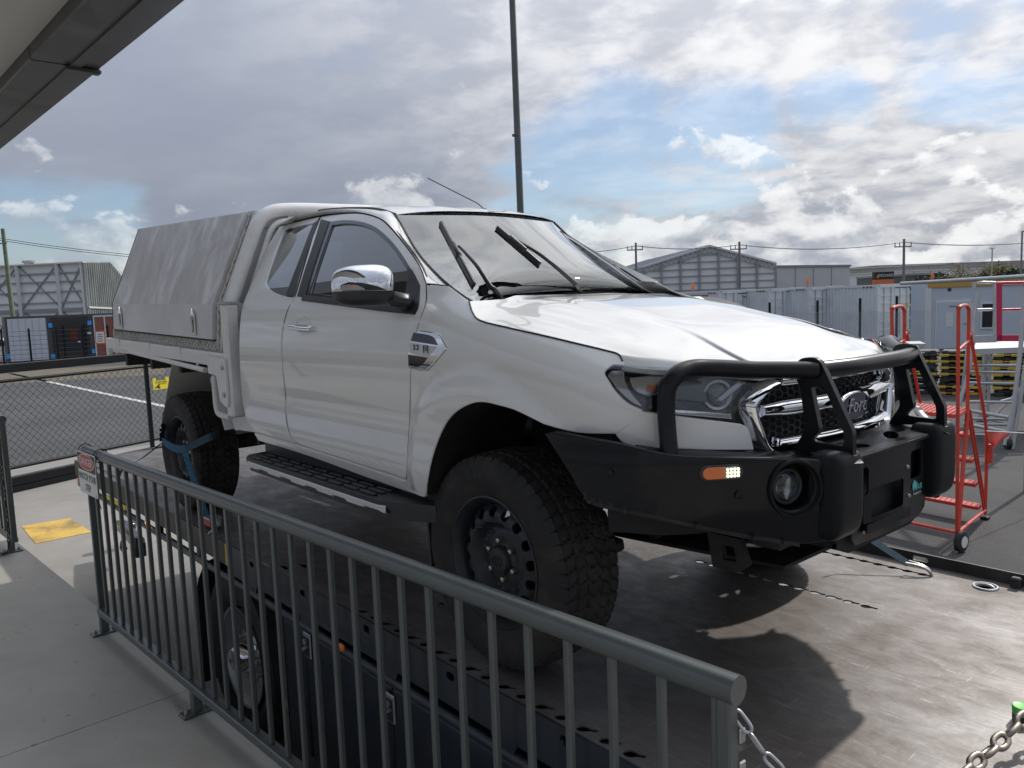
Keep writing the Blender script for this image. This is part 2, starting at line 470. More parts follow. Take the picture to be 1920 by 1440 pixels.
def inside(p, poly):
    x, y = p; r = False; n = len(poly); j = n-1
    for i in range(n):
        xi, yi = poly[i][0], poly[i][1]; xj, yj = poly[j][0], poly[j][1]
        if (yi > y) != (yj > y) and x < (xj-xi)*(y-yi)/(yj-yi)+xi: r = not r
        j = i
    return r
def triangulate(poly, holes=(), step=None):
    """-> verts, tris, boundary loops (ccw outer, cw holes)"""
    def area(q): return sum(q[i][0]*q[(i+1) % len(q)][1]-q[(i+1) % len(q)][0]*q[i][1] for i in range(len(q)))
    poly = [tuple(map(float, p[:2])) for p in poly]
    if area(poly) < 0: poly = poly[::-1]
    hs = []
    for h in holes:
        h = [tuple(map(float, p[:2])) for p in h]
        if area(h) > 0: h = h[::-1]
        hs.append(h)
    pts = []; edges = []
    for lp in [poly]+hs:
        o = len(pts); pts += lp; edges += [(o+i, o+(i+1) % len(lp)) for i in range(len(lp))]
    nb = len(pts)
    if step:
        xs = [p[0] for p in poly]; ys = [p[1] for p in poly]
        B = np.array(pts)
        for x in np.arange(min(xs)+step*0.37, max(xs), step):
            for y in np.arange(min(ys)+step*0.41, max(ys), step):
                if np.min(np.abs(B[:, 0]-x)+np.abs(B[:, 1]-y)) < step*0.55: continue
                if inside((x, y), poly) and not any(inside((x, y), h) for h in hs): pts.append((x, y))
    res = delaunay_2d_cdt([Vector(p) for p in pts], edges, [], 0, 1e-7)
    vs, fs, ov = res[0], res[2], res[3]
    mp = {}
    for i, o in enumerate(ov):
        for k in o: mp[k] = i
    tris = []
    for f in fs:
        cx = sum(vs[i][0] for i in f)/len(f); cy = sum(vs[i][1] for i in f)/len(f)
        if inside((cx, cy), poly) and not any(inside((cx, cy), h) for h in hs):
            a = sum(vs[f[i]][0]*vs[f[(i+1) % len(f)]][1]-vs[f[(i+1) % len(f)]][0]*vs[f[i]][1] for i in range(len(f)))
            tris.append(tuple(f) if a > 0 else tuple(f)[::-1])
    loops = []; o = 0
    for k, lp in enumerate([poly]+hs):
        loops.append(([mp[o+i] for i in range(len(lp))], k > 0)); o += len(lp)
    return [tuple(v) for v in vs], tris, loops

def newton(fn, px, py, g):
    g = np.array(g, float); tgt = np.array([px, py], float)
    for it in range(25):
        r = proj(fn(*g))-tgt
        if np.abs(r).max() < 0.02: break
        h = 1e-4
        J = np.stack([(proj(fn(g[0]+h, g[1]))-tgt-r)/h, (proj(fn(g[0], g[1]+h))-tgt-r)/h], 1)
        st = np.linalg.solve(J+np.eye(2)*1e-9, -r)
        L = np.abs(st).max()
        if L > 0.15: st *= 0.15/L
        g = g+st
    return g
def inv(fn, pix, guess):
    """outline in picture coordinates -> outline on the surface fn"""
    out = []; g = guess
    for p in pix:
        g = newton(fn, p[0], p[1], g); out.append(tuple(g))
    return out
def fnormal(fn, u, v):
    h = 2e-3
    a = fn(u+h, v)-fn(u-h, v); b = fn(u, v+h)-fn(u, v-h)
    n = np.cross(a, b); return n/(np.linalg.norm(n)+1e-12)
def panel_mesh(name, fn, poly, holes=(), step=0.035, thick=0.018, out=None, lift=0.0, edge=0.004):
    """sheet-metal panel over a surface, with rounded turned-in edges. out(p)->True direction outward"""
    vs, tris, loops = triangulate(poly, holes, step)
    P = [fn(u, v) for u, v in vs]; N = [fnormal(fn, u, v) for u, v in vs]
    mid = len(P)//2
    if out is not None and N[mid].dot(out) < 0: N = [-n for n in N]
    P = [p+n*lift for p, n in zip(P, N)]
    V = list(P); F = []; NR = list(N)
    a, b, c = tris[0][:3]
    sgn = np.cross(P[b]-P[a], P[c]-P[a]).dot(N[a])
    F = [t if sgn > 0 else t[::-1] for t in tris]
    for lp, hole in loops:
        m = len(lp)
        o1 = len(V)
        for i, k in enumerate(lp):
            t = P[lp[(i+1) % m]]-P[lp[i-1]]; t /= np.linalg.norm(t)+1e-12
            side = np.cross(t, N[k])*(1 if sgn > 0 else -1)
            V.append(P[k]+side*edge*0.8-N[k]*edge); NR.append((side+N[k])/1.414)
        o2 = len(V)
        for i, k in enumerate(lp):
            V.append(V[o1+i]-N[k]*thick); NR.append((V[o1+i]-P[k]+N[k]*edge)/(edge*0.8))
        for i in range(m):
            j = (i+1) % m
            q1 = (lp[i], o1+i, o1+j, lp[j]); q2 = (o1+i, o2+i, o2+j, o1+j)
            F.append(q1 if sgn > 0 else q1[::-1]); F.append(q2 if sgn > 0 else q2[::-1])
    me = bpy.data.meshes.new(name)
    me.from_pydata([tuple(p) for p in V], [], F); me.update(); me.shade_smooth()
    me.normals_split_custom_set_from_vertices([tuple(n/(np.linalg.norm(n)+1e-12)) for n in NR])
    return me
def cab_narrow(x, z):
    """the far glasshouse leans in a little more than the near one"""
    f = lambda v, a, b: (lambda t: t*t*(3-2*t))(np.clip((v-a)/(b-a), 0, 1))
    x = np.asarray(x)
    return 1-.33*f(z, .98, 1.16)*f(x, -.25, -.1)*f(.66-x, 0, .2)-.42*f(z, 1.05, 1.40)*f(-np.asarray(x), .05, .25)-.16*f(z, 1.15, 1.33)*f(np.asarray(x), -1.0, -.45)*f(-np.asarray(x), .0, .2)
def mirror_mesh(me, name):
    m2 = me.copy(); m2.name = name
    n = len(m2.vertices); co = np.empty(n*3); m2.vertices.foreach_get('co', co); co = co.reshape(-1, 3); co[:, 1] *= -1; k_ = cab_narrow(co[:, 0], co[:, 2]); co[:, 1] *= k_
    m2.vertices.foreach_set('co', co.ravel()); m2.flip_normals(); m2.update(); m2.shade_smooth()
    m2.set_sharp_from_angle(angle=math.radians(40))
    return m2
def panel(name, fn, poly, mat, parent, holes=(), mirror=True, **kw):
    me = panel_mesh(name, fn, poly, holes, **kw); me.materials.append(M[mat])
    o = link(name, me, parent)
    if mirror: link(name, mirror_mesh(me, name), parent)
    return o
def text(name, body, mat, size, loc, xdir, ydir, parent=None, ext=0.0, shear=0.0, align='CENTER', sx=1.0, **tags):
    cu = bpy.data.curves.new(name, 'FONT'); cu.body = body; cu.size = size; cu.align_x = align; cu.align_y = 'CENTER'
    cu.extrude = ext; cu.shear = shear; cu.resolution_u = 2
    cu.materials.append(M[mat])
    o = link(name, cu, None, **tags)
    x = np.asarray(xdir, float); x = x/np.linalg.norm(x); y = np.asarray(ydir, float); y = y-x*y.dot(x); y /= np.linalg.norm(y); z = np.cross(x, y)
    mw = Matrix(((x[0]*sx, y[0], z[0], loc[0]), (x[1]*sx, y[1], z[1], loc[1]), (x[2]*sx, y[2], z[2], loc[2]), (0, 0, 0, 1)))
    if parent is not None:
        o.parent = parent; o.matrix_parent_inverse = parent.matrix_basis.inverted()
    o.matrix_basis = mw
    return o
def sstep(x, a, b):
    t = min(1.0, max(0.0, (x-a)/(b-a))); return t*t*(3-2*t)
def lerp(a, b, t): return np.asarray(a, float)*(1-t)+np.asarray(b, float)*t
def dense(q, k=7): return [tuple(lerp(q[i], q[(i+1) % len(q)], t/k)) for i in range(len(q)) for t in range(k)]

# ================================================================== the white ute
ute = thing('pickup_truck', 'white single-row ute with black bull bar and aluminium canopy strapped on the flatbed', 'pickup truck', (-1.6, 0, 0))
_pz = [(.40, .80), (.47, .845), (.54, .885), (.60, .905), (.66, .915), (.72, .910), (.78, .898), (.85, .895), (.93, .908), (1.02, .917), (1.10, .916), (1.18, .909), (1.24, .898), (1.285, .878), (1.33, .850), (1.45, .783), (1.57, .712), (1.68, .645), (1.745, .598), (1.80, .53), (1.85, .42), (1.90, .25)]
_pzz = np.array([a for a, b in _pz]); _pyy = np.array([b for a, b in _pz])
_ps = np.array([p for p in cat([np.array(q) for q in _pz], 8)])
def prof(z): return float(np.interp(z, _ps[:, 0], _ps[:, 1]))
_nz = np.array([.3, .6, .80, .95, 1.02, 1.08, 1.14, 1.2, 1.3]); _nd = np.array([0, 0, 0, -.004, -.016, -.035, -.07, -.12, -.22])
_plan = np.array(cat([np.array(p) for p in [(.10, .915), (.28, .913), (.40, .898), (.49, .860), (.56, .800), (.62, .735), (.69, .65), (.745, .56), (.785, .46), (.81, .36), (.832, .22), (.841, .10), (.844, 0), (.841, -.10)]], 8))
_pl = np.concatenate([[0], np.cumsum(np.linalg.norm(np.diff(_plan, axis=0), axis=1))])+.10
def planat(u):
    if u <= .10: return np.array([u, .915]), np.array([0, 1.0])
    def q(s): return np.array([np.interp(s, _pl, _plan[:, 0]), np.interp(s, _pl, _plan[:, 1])])
    t = q(u+.02)-q(u-.02) if u > .12 else np.array([1.0, 0]); t /= np.linalg.norm(t)
    return q(u), np.array([-t[1], t[0]])
def zseam(u): return 1.28-.25*(u+.16)
def W(u, z):
    """body side and nose: u runs along the plan outline, z up (near side, y < 0)"""
    p, n = planat(u)
    k = sstep(u, .35, .75)
    d = (prof(z)-.915)*(1-k)+float(np.interp(z, _nz, _nd))*k
    if u > -.35:                       # fender crown rolls in below the bonnet seam
        r = (z-(zseam(u)-.10))/.10
        if r > 0: d -= .045*min(r, 1.6)**2*sstep(u, -.35, -.05)*(1-k)
    # flared arch lip and the raised round it
    rr = math.hypot(u-.0, (z-.42)*1.0)
    d += .034*sstep(u, -.47, -.37)*(1-sstep(rr, .545, .655))*(1-sstep(u, .40, .62))
    # belt crease under the windows
    if u < -.3: d += .006*math.exp(-((z-1.225)/.018)**2)
    xy = p+n*d
    return np.array([xy[0], -xy[1], z])
OUTN = np.array([0.2, -1, 0.15])

def WI(pix, g=(-.6, 1.0)): return inv(W, pix, g)
# ---- fender
hoodseam = [(880, 565), (887, 587), (902, 602), (953, 615), (1020, 630), (1087, 646), (1137, 658), (1160, 665), (1168, 678)]
lampedge = [(1168, 684), (1150, 683), (1138, 691), (1133, 700), (1140, 713), (1155, 736), (1177, 757), (1203, 769)]
arch = [(1019, 793), (987, 777), (960, 765), (933, 758), (910, 753), (887, 754), (860, 766), (838, 787), (820, 820), (806, 862), (798, 905), (796, 930)]
doorfront = [(761, 897), (763, 842), (767, 776), (769, 692), (780, 620), (797, 568), (798, 533)]
fender_px = segs([(840, 537), (862, 553), (880, 565)], hoodseam, [(1168, 678), (1168, 684)], lampedge, [(1203, 769), (1201, 779), (1155, 812)],
                 [(1155, 812), (1093, 811), (1053, 803), (1019, 793)], arch, [(796, 930), (763, 915)], [(763, 915), (764, 897)],
                 [(764, 897), (766, 842), (770, 776), (772, 692), (783, 620), (800, 568), (801, 535)], [(801, 535), (820, 536), (840, 537)])
fender_uv = WI(fender_px, (-.2, 1.3))
panel('fender', W, fender_uv, 'paint', ute, out=OUTN, thick=.004, step=.03)
# ---- wheel arch liner: the arch outline carried inboard
arch_uv = WI(cat(arch, 3), (.3, .9))
for sy in (-1, 1):
    b = MB(); vs = []
    for (u, z) in arch_uv:
        p = W(u, z); q = p.copy()
        vs.append([q[0], sy*(abs(q[1])-.012), q[2]]); vs.append([q[0]*1.12, sy*.58, .42+(q[2]-.42)*1.05]); vs.append([q[0]*1.12, sy*.46, .42+(q[2]-.42)*1.05])
    n = len(arch_uv); b.add(vs, [(3*i+k, 3*i+3+k, 3*i+4+k, 3*i+1+k) for i in range(n-1) for k in (0, 1)])
    b.build('wheel_arch_liner', 'under', ute, 60)

# ---- front door
doortop = [(798, 533), (785, 499), (757, 459), (727, 424), (708, 410), (680, 402), (654, 401), (620, 404), (602, 407)]
front_win = segs([(617, 415), (645, 412), (672, 414), (696, 421), (716, 434), (741, 459), (763, 491), (778, 516), (787, 536)], [(787, 536), (785, 572), (779, 588)], [(779, 588), (712, 577), (569, 559)], [(569, 559), (617, 415)])
door_px = segs(doorfront, doortop, [(602, 407), (555, 557)], [(555, 557), (541, 582), (531, 622), (530, 656), (533, 703), (537, 739), (537, 767), (541, 800), (549, 822), (559, 832)],
               [(559, 832), (660, 865), (740, 890)], [(740, 890), (755, 896), (761, 897)])
door_uv = WI(door_px, (-.5, .6)); fw_uv = WI(front_win, (-1.4, 1.7))
front_door = panel('front_door', W, door_uv, 'paint', ute, [fw_uv], out=OUTN, step=.035)
# ---- rear half door with the back corner of the cab
rear_win = segs([(595, 416), (565, 420), (545, 425), (533, 432), (523, 452), (511, 485), (501, 515), (497, 531)], [(497, 531), (504, 543), (520, 552), (537, 557), (550, 558)], [(550, 558), (595, 416)])
half_px = segs([(552, 557), (538, 582), (528, 622), (527, 656), (530, 703), (534, 739), (534, 767), (538, 800), (546, 822), (556, 831)], [(556, 831), (520, 821), (479, 809)],
               [(479, 809), (463, 787), (454, 745), (450, 689), (449, 634), (451, 600), (459, 562), (480, 517), (500, 467), (524, 425)], [(524, 425), (563, 415), (599, 407)], [(599, 407), (552, 557)])
half_uv = WI(half_px, (-1.45, 1.3)); rw_uv = WI(rear_win, (-1.5, 1.7))
half_door = panel('rear_half_door', W, half_uv, 'paint', ute, [rw_uv], out=OUTN, step=.035)
# dark shell just inside the shut lines
shell_uv = WI([(805, 540), (775, 620), (772, 700), (770, 890), (560, 826), (482, 804), (456, 745), (452, 640), (462, 566), (520, 559), (569, 562), (712, 580), (776, 590), (790, 565)], (-.4, 1.3))
panel('door_inner', W, shell_uv, 'blackgap', ute, out=OUTN, lift=-.045, thick=.004, step=.05)
for uv_ in (door_uv, half_uv):
    for sy in (1, -1):
        b = MB(); q_ = [W(*p)+np.array([0, .0035, 0]) for p in uv_]; b.tube([p*np.array([1, sy if sy > 0 else -float(cab_narrow(p[0], p[2])), 1]) for p in q_], .0026, 5, closed=True); b.build('shut_line', 'blackgap', ute, 60)
# black B-pillar applique, seals, glass
app1 = WI([(602, 411), (617, 415), (571, 558), (557, 556)], (-1.5, 1.7)); 
panel('pillar_cover', W, app1, 'plastic', ute, out=OUTN, lift=.001, thick=.008, step=.05, edge=.002)
app2 = WI([(588, 418), (598, 411), (552, 556), (536, 553)], (-1.5, 1.7))
panel('pillar_cover', W, app2, 'plastic', ute, out=OUTN, lift=.001, thick=.008, step=.05, edge=.002)
seal = WI(segs([(617, 415), (645, 412), (672, 414), (696, 421), (716, 434), (741, 459), (763, 491), (778, 516), (787, 536)], [(787, 536), (785, 572), (779, 588)], [(779, 588), (712, 577), (569, 559)], [(569, 559), (617, 415)]), (-1.4, 1.7))
seal_in = WI(segs([(621, 421), (646, 418), (670, 420), (692, 427), (711, 440), (735, 464), (756, 495), (769, 517), (776, 538)], [(776, 538), (774, 570)], [(774, 570), (712, 566), (579, 549)], [(579, 549), (621, 421)]), (-1.4, 1.7))
panel('window_seal', W, seal, 'gloss_black', ute, [seal_in], out=OUTN, lift=-.003, thick=.01, step=.06, edge=.003)
panel('door_window', W, seal, 'glass_s', ute, out=OUTN, lift=-.012, thick=.003, step=.06, edge=.001)
panel('quarter_window', W, rw_uv, 'glass_d', ute, out=OUTN, lift=-.008, thick=.003, step=.06, edge=.001)
rw_in = WI(segs([(571, 440), (556, 443), (540, 452), (527, 480), (514, 512), (507, 528)], [(507, 528), (512, 534), (542, 539)], [(542, 539), (571, 440)]), (-1.55, 1.65))
panel('window_frit', W, rw_uv, 'gloss_black', ute, [rw_in], out=OUTN, lift=-.014, thick=.002, step=.06, edge=.001)
belt = WI([(569, 554), (712, 571), (772, 581), (779, 589), (712, 582), (567, 563)], (-1.4, 1.35))
panel('belt_moulding', W, belt, 'plastic', ute, out=OUTN, lift=.006, thick=.016, step=.06)
sail = WI(segs([(771, 505), (779, 519), (787, 536)], [(787, 536), (785, 572), (779, 588)], [(779, 588), (757, 583), (763, 540), (771, 505)]), (-.5, 1.4))
panel('mirror_base', W, sail, 'plastic', ute, out=OUTN, lift=.004, thick=.012, step=.05)
# ---- roof side and A-pillar: from the door tops (on the body side) up to the gutter and the glass edge
bandA = [(527, 421), (565, 411), (607, 402), (654, 398), (681, 399), (709, 407), (729, 421), (759, 456), (787, 497), (800, 531)]
bandB = [(527, 420, -.645), (548, 408, -.62), (580, 399, -.60), (622, 393, -.585), (675, 391, -.575), (712, 394, -.568), (740, 403, -.56), (778, 468, -.645), (806, 503, -.70), (840, 536, -.76)]
cA = [W(*q) for q in WI([tuple(p) for p in cat(bandA, 6)], (-1.95, 1.72))]
cB = cat([onY(*q) for q in bandB], 6)
def BAND(s, t):
    k = s*(len(cA)-1); i = min(int(k), len(cA)-2); A_ = lerp(cA[i], cA[i+1], k-i); B_ = lerp(cB[i], cB[i+1], k-i)
    p = lerp(A_, B_, t); d = np.linalg.norm(B_-A_)
    return p+np.array([.25, -.75, .6])*d*.06*math.sin(math.pi*t) if 0 < t < 1 else p
# ---- windscreen: lofted between the two pillar edges
wedge = cat([onY(*q) for q in [(740, 403, -.56), (778, 468, -.645), (806, 503, -.70), (840, 536, -.76), (868, 557, -.785), (884, 567, -.80)]], 5)
wn = len(wedge)
_sil = [(1040, 430), (1051, 435), (1110, 469), (1160, 500), (1205, 529), (1242, 556), (1300, 592)]
def far_point(s):
    k = s*(wn-1); i = min(int(k), wn-2); e = lerp(wedge[i], wedge[i+1], k-i); best = .5
    for y in np.linspace(.25, .8, 221):
        q = proj([e[0]-.22*s**1.5, y, e[2]])
        if q[1] <= np.interp(q[0], [p[0] for p in _sil], [p[1] for p in _sil]) and q[0] > 1040: best = y; break
        best = y
    return np.array([e[0]-.22*s**1.5, best-.008, e[2]])
_far = [far_point(s_) for s_ in np.linspace(0, 1, 11)]
_fs = resample_ = None
def wfar(s): return float(np.interp(s, np.linspace(0, 1, 11), [p[1] for p in _far]))
def wfarp(s): return np.array([np.interp(s, np.linspace(0, 1, 11), [p[i] for p in _far]) for i in range(3)])
YF0 = _far[0][1]
_bot = cat([wedge[-1], onY(945, 563, -.50)+np.array([-.02, 0, -.01]), np.array([-.41, -.05, 1.285]), np.array([-.43, .28, 1.28]), _far[-1]], 10)
def WS(s, t):
    """s 0 top .. 1 bottom, t -1..1 across: a patch between the pillars, the roof edge and the scuttle"""
    k = min(max(s, 0), 1.2)*(wn-1); i = min(int(k), wn-2); L_ = lerp(wedge[i], wedge[i+1], k-i); R_ = wfarp(s)
    u = (t+1)/2; T_ = lerp(wedge[0], _far[0], u)+np.array([.075, 0, .022])*(1-t*t)
    j = u*(len(_bot)-1); q = min(int(j), len(_bot)-2); B_ = lerp(_bot[q], _bot[q+1], j-q)
    p = (1-u)*L_+u*R_+(1-s)*T_+s*B_-((1-u)*(1-s)*wedge[0]+u*(1-s)*_far[0]+(1-u)*s*wedge[-1]+u*s*_far[-1])
    return p+np.array([.05, 0, .035])*(1-t*t)*4*s*(1-s)
b = MB(); b.grid(WS, np.linspace(0, 1, 15), np.linspace(-1, 1, 25)); b.build('windscreen', 'glass_w', ute, 180)
def ring():
    mb = MB(); f = lambda s, t: WS(s, t)-np.array([.004, 0, .004])
    def strip(S, T): mb.grid(f, S, T)
    strip(np.linspace(0, .085, 3), np.linspace(-1, 1, 41)); strip(np.linspace(.86, 1, 6), np.linspace(-1, 1, 41))
    for sg in (-1, 1):
        V = []; S = np.linspace(.07, .92, 25)
        for s_ in S:
            w_ = .115-.03*s_+.05*max(0, 1-(s_-.07)/.10)**2+.09*max(0, (s_-.74)/.18)**2
            for t_ in np.linspace(1-w_, 1, 4): V.append(WS(s_, sg*t_)-np.array([.004, 0, .004]))
        mb.add(V, [(4*i+k, 4*i+4+k, 4*i+5+k, 4*i+1+k) for i in range(24) for k in range(3)])
    return mb
M['frit'] = material('windscreen frit', (0.05, 0.05, 0.055), 0.25, coat=0.6)
ring().build('windscreen_border', 'frit', ute, 180)
for sy in (1, -1):
    b = MB(); b.tube([np.array([p[0]+.003, p[1], p[2]+.002]) if sy > 0 else wfarp(i/(wn-1)) for i, p in enumerate(wedge)], .006, 6); b.build('pillar_seal', 'blackgap', ute)
# ---- roof
redge = cat([onY(*q) for q in bandB[:7]], 5)
rn = len(redge)
YFR = YF0
def RF(s, t):
    k = s*(rn-1); i = min(int(k), rn-2); e = lerp(redge[i], redge[i+1], k-i)
    fw = sstep(s, .4, 1); at = abs(t)
    rib = .005*(math.cos(at*15)*.5+.5)*(1-sstep(at, .75, .9))*(1-sstep(s, .82, .97))
    return np.array([e[0]+.095*fw*(1-t*t)-.05*(1-fw)*(1-t*t), (e[1]+YFR)/2+(YFR-e[1])/2*t, e[2]+.020*(1-t**4)+.002*(1-t*t)*fw-.006*(1-fw)*(1-t*t)+rib])
b = MB(); b.grid(RF, np.linspace(0, 1, 31), np.linspace(-1, 1, 65)); b.build('roof', 'paint', ute, 180)
for sy in (-1, 1):
    b = MB(); b.tube([np.array([p[0], p[1]*.99 if sy < 0 else YFR-.01, p[2]+.003]) for p in redge[12:]], .006, 6); b.build('roof_gutter', 'plastic', ute, 60)
def far_band(s, t):
    e = BAND(s, 1.0); k = s*9-6; yf = wfar(max(0, min(1, k/5.0))) if k > 0 else YF0
    p = BAND(s, 0.0); q = np.array([p[0], -abs(p[1])*float(cab_narrow(p[0], p[2])), p[2]])
    h = np.array([e[0]-.10, -(yf-.02), e[2]-.10]); f = sstep(k, -1.0, .5)
    return lerp(lerp(q, h, f), np.array([e[0], -yf, e[2]]), t)
for sy in (-1, 1):
    mb = MB(); mb.grid(lambda s, t: (BAND(s, t) if sy < 0 else far_band(s, t))*np.array([1, -sy, 1]), np.linspace(0, 1, 64), np.linspace(0, 1, 9), flip=sy > 0)
    mb.build('roof_side', 'paint', ute, 180, recalc=False)
    mb = MB(); mb.tube([(p+np.array([.0, .010, -.006])) if sy < 0 else far_band(i/(len(cA)-1), 0.0)*np.array([1, -1, 1]) for i, p in enumerate(cA)], .006, 6); mb.build('door_seal', 'blackgap', ute, 60)
# ---- bonnet: a patch between the two fender seams, the scuttle edge and the nose
hs = [W(*q) for q in WI([tuple(p) for p in cat(hoodseam, 4)], (-.16, 1.28))]
lampline = [W(*q) for q in WI([tuple(p) for p in cat([(1168, 679), (1215, 685), (1270, 688), (1370, 694), (1440, 699)], 4)], (.6, 1.08))]
zc_x = np.array([-.40, -.2, 0, .2, .4, .55, .68, .78, .83, .87]); zc_z = np.array([1.318, 1.312, 1.290, 1.258, 1.212, 1.172, 1.128, 1.085, 1.060, 1.035])
fl_ = lampline[-1]
front_half = list(lampline)+[np.array([.783, -.40, 1.048]), np.array([.806, -.30, 1.050]), np.array([.822, -.16, 1.052]), np.array([.828, 0, 1.052])]
def resample(P, n):
    P = np.array(P); c = np.concatenate([[0], np.cumsum(np.linalg.norm(np.diff(P, axis=0), axis=1))]); c /= c[-1]
    return np.stack([np.interp(np.linspace(0, 1, n), c, P[:, i]) for i in range(3)], 1)
FH = resample(front_half, 41); RHs = resample([hs[0], onY(915, 563, -.72), onY(945, 561, -.63), onY(966, 554, -.53), np.array([-.34, -.30, 1.309]), np.array([-.355, 0, 1.307])], 41); LS = resample(hs, 41)
def HD(s, t):
    at = abs(t); i = (1-at)*40; k = min(int(i), 39); fr = i-k
    F_ = lerp(FH[k], FH[k+1], fr); R_ = lerp(RHs[k], RHs[k+1], fr)
    j = s*40; q = min(int(j), 39); L_ = lerp(LS[q], LS[q+1], j-q)
    base = (1-s)*R_+s*F_; c0 = (1-s)*LS[0]+s*LS[-1]
    p = base+(L_-c0)*at**1.5
    f = 1-sstep(at, .35, 1.0)
    zt = float(np.interp(p[0], zc_x, zc_z))-.011
    z = p[2]+(zt-p[2])*f*sstep(s, 0, .10)*(1-sstep(s, .70, 1.0))
    cre = math.exp(-((at-(.60-.10*s))/.07)**2)*.006*sstep(s, .02, .2)*(1-sstep(s, .45, .9))
    side = math.exp(-((at-.84)/.10)**2)*.008*sstep(s, .02, .2)*(1-sstep(s, .75, .95))
    roll = sstep(s, .94, 1.0)
    y = abs(p[1])*(1 if t > 0 else -1)
    if t > 0: y *= 1-.36*sstep(y, .12, .72)*(1-sstep(p[0], .45, .80)); z -= .018*sstep(y, .1, .5)*(1-sstep(p[0], .4, .8))
    return np.array([p[0]-.004*roll, y, z+cre+side-.012*roll*roll])
b = MB(); b.grid(HD, np.concatenate([np.linspace(0, .9, 34), np.linspace(.92, 1, 8)]), np.linspace(-1, 1, 81)); b.build('bonnet', 'paint', ute, 180)
for sy in (1,):
    b = MB(); b.tube([np.array([p[0], p[1]*sy, p[2]])+np.array([0, -.001*sy, .0015]) for p in hs], .0028, 6); b.build('bonnet_seam', 'blackgap', ute, 60)
# lip under the bonnet front and rear, and dark filler below
b = MB(); n = 41
vs = []
for t in np.linspace(-1, 1, n):
    p = HD(1, t); vs += [p, p+np.array([-.002, 0, -.014]), p+np.array([-.05, 0, -.018])]
b.add(vs, [(3*i+k, 3*i+3+k, 3*i+4+k, 3*i+1+k) for i in range(n-1) for k in (0, 1)]); b.build('bonnet_lip', 'paint', ute, 50)
b = MB(); b.grid(lambda s, t: HD(s, t*.96)-np.array([0, 0, .07]), np.linspace(.06, .95, 14), np.linspace(-1, 1, 13)); b.build('engine_bay_cover', 'blackgap', ute, 60)
# scuttle between bonnet and glass
b = MB(); b.grid(lambda s, t: lerp(WS(.95, t)-np.array([0, 0, .012]), HD(0.06, t)-np.array([0, 0, .03]), s), [0, .5, 1], np.linspace(-1, 1, 15)); b.build('scuttle_panel', 'plastic', ute)

# ---- headlights
lamp_px = segs([(1170, 685), (1150, 684), (1139, 692), (1135, 700), (1142, 713), (1157, 736), (1180, 757), (1205, 770)], [(1205, 770), (1290, 781), (1380, 790), (1402, 792)], [(1402, 792), (1392, 776), (1393, 756), (1410, 728), (1432, 707)], [(1432, 707), (1370, 697), (1270, 690), (1170, 685)])
lamp_uv = WI(lamp_px, (.6, 1.08))
def Wd(d): return lambda u, z: W(u, z)-np.array([1, 0, 0])*0+(-fnormal(W, u, z)*(1 if fnormal(W, u, z).dot((.7, -1, 0)) > 0 else -1))*d
for mirror in (False,):
    hl_me = panel_mesh('headlight', Wd(.055), lamp_uv, step=.04, thick=.02, out=np.array([.7, -1, 0])); hl_me.materials.append(M['gloss_black'])
hls = [link('headlight', hl_me, ute), link('headlight', mirror_mesh(hl_me, 'headlight'), ute)]
def sub_panel(name, fn, uv, mat, **kw):
    me = panel_mesh(name, fn, uv, out=np.array([.7, -1, 0]), **kw); me.materials.append(M[mat])
    a = link(name, me, hls[0]); b_ = link(name, mirror_mesh(me, name), hls[1]); return a
sub_panel('lens', W, lamp_uv, 'glass_l', step=.04, thick=.004, edge=.004)
M['lampgrey'] = material('lamp grey reflector', (0.42, 0.42, 0.42), 0.22, 0.85)
M['lampdark'] = material('lamp dark bezel', (0.13, 0.13, 0.135), 0.3, 0.4)
M['reflector'] = material('mirror reflector', (0.80, 0.80, 0.84), 0.06, 1.0)
sub_panel('side_reflector', Wd(.02), WI(segs([(1148, 690), (1168, 690), (1172, 712), (1185, 738), (1206, 762)], [(1206, 762), (1186, 753), (1164, 732), (1150, 710), (1143, 700), (1148, 690)]), (.6, 1.05)), 'lampgrey', step=.03, thick=.008)
sub_panel('lower_strip', Wd(.015), WI([(1262, 768), (1376, 779), (1378, 785), (1262, 776)], (.75, .95)), 'chrome', step=.04, thick=.008)
sub_panel('indicator_reflector', Wd(.03), WI(segs([(1185, 704), (1238, 700), (1246, 712), (1232, 738), (1204, 735), (1192, 722), (1185, 704)]), (.65, 1.03)), 'lampgrey', step=.03, thick=.02)
sub_panel('indicator_bulb', Wd(.022), WI([(1218, 720), (1232, 720), (1230, 731), (1216, 731)], (.65, 1.03)), 'amber', step=.03, thick=.012)
sub_panel('main_reflector', Wd(.035), WI(segs([(1262, 706), (1340, 703), (1398, 707)], [(1398, 707), (1350, 752)], [(1350, 752), (1300, 748), (1262, 745)], [(1262, 745), (1262, 706)]), (.75, 1.0)), 'lampdark', step=.03, thick=.01)
sub_panel('inner_blade', Wd(.012), WI([(1392, 712), (1402, 714), (1356, 752), (1350, 748)], (.8, 1.0)), 'lampgrey', step=.03, thick=.02)
for i, hl in enumerate(hls):
    sy = -1 if i == 0 else 1
    c = W(.92, .985); c = np.array([c[0]-.05, sy*abs(c[1]), c[2]])
    pj = MB(); ax = np.array([.8, sy*.55, 0]); ax /= np.linalg.norm(ax)
    pj.cyl(c-ax*.05, c+ax*.012, .040, .046, 20); pj.build('projector', 'reflector', hl)
    pj = MB(); pj.tube([c+ax*.012, c+ax*.024, c+ax*.032], .04, 20, rs=[.038, .03, .008]); pj.build('projector_lens', 'lens_blue' if False else 'glass_l', hl)
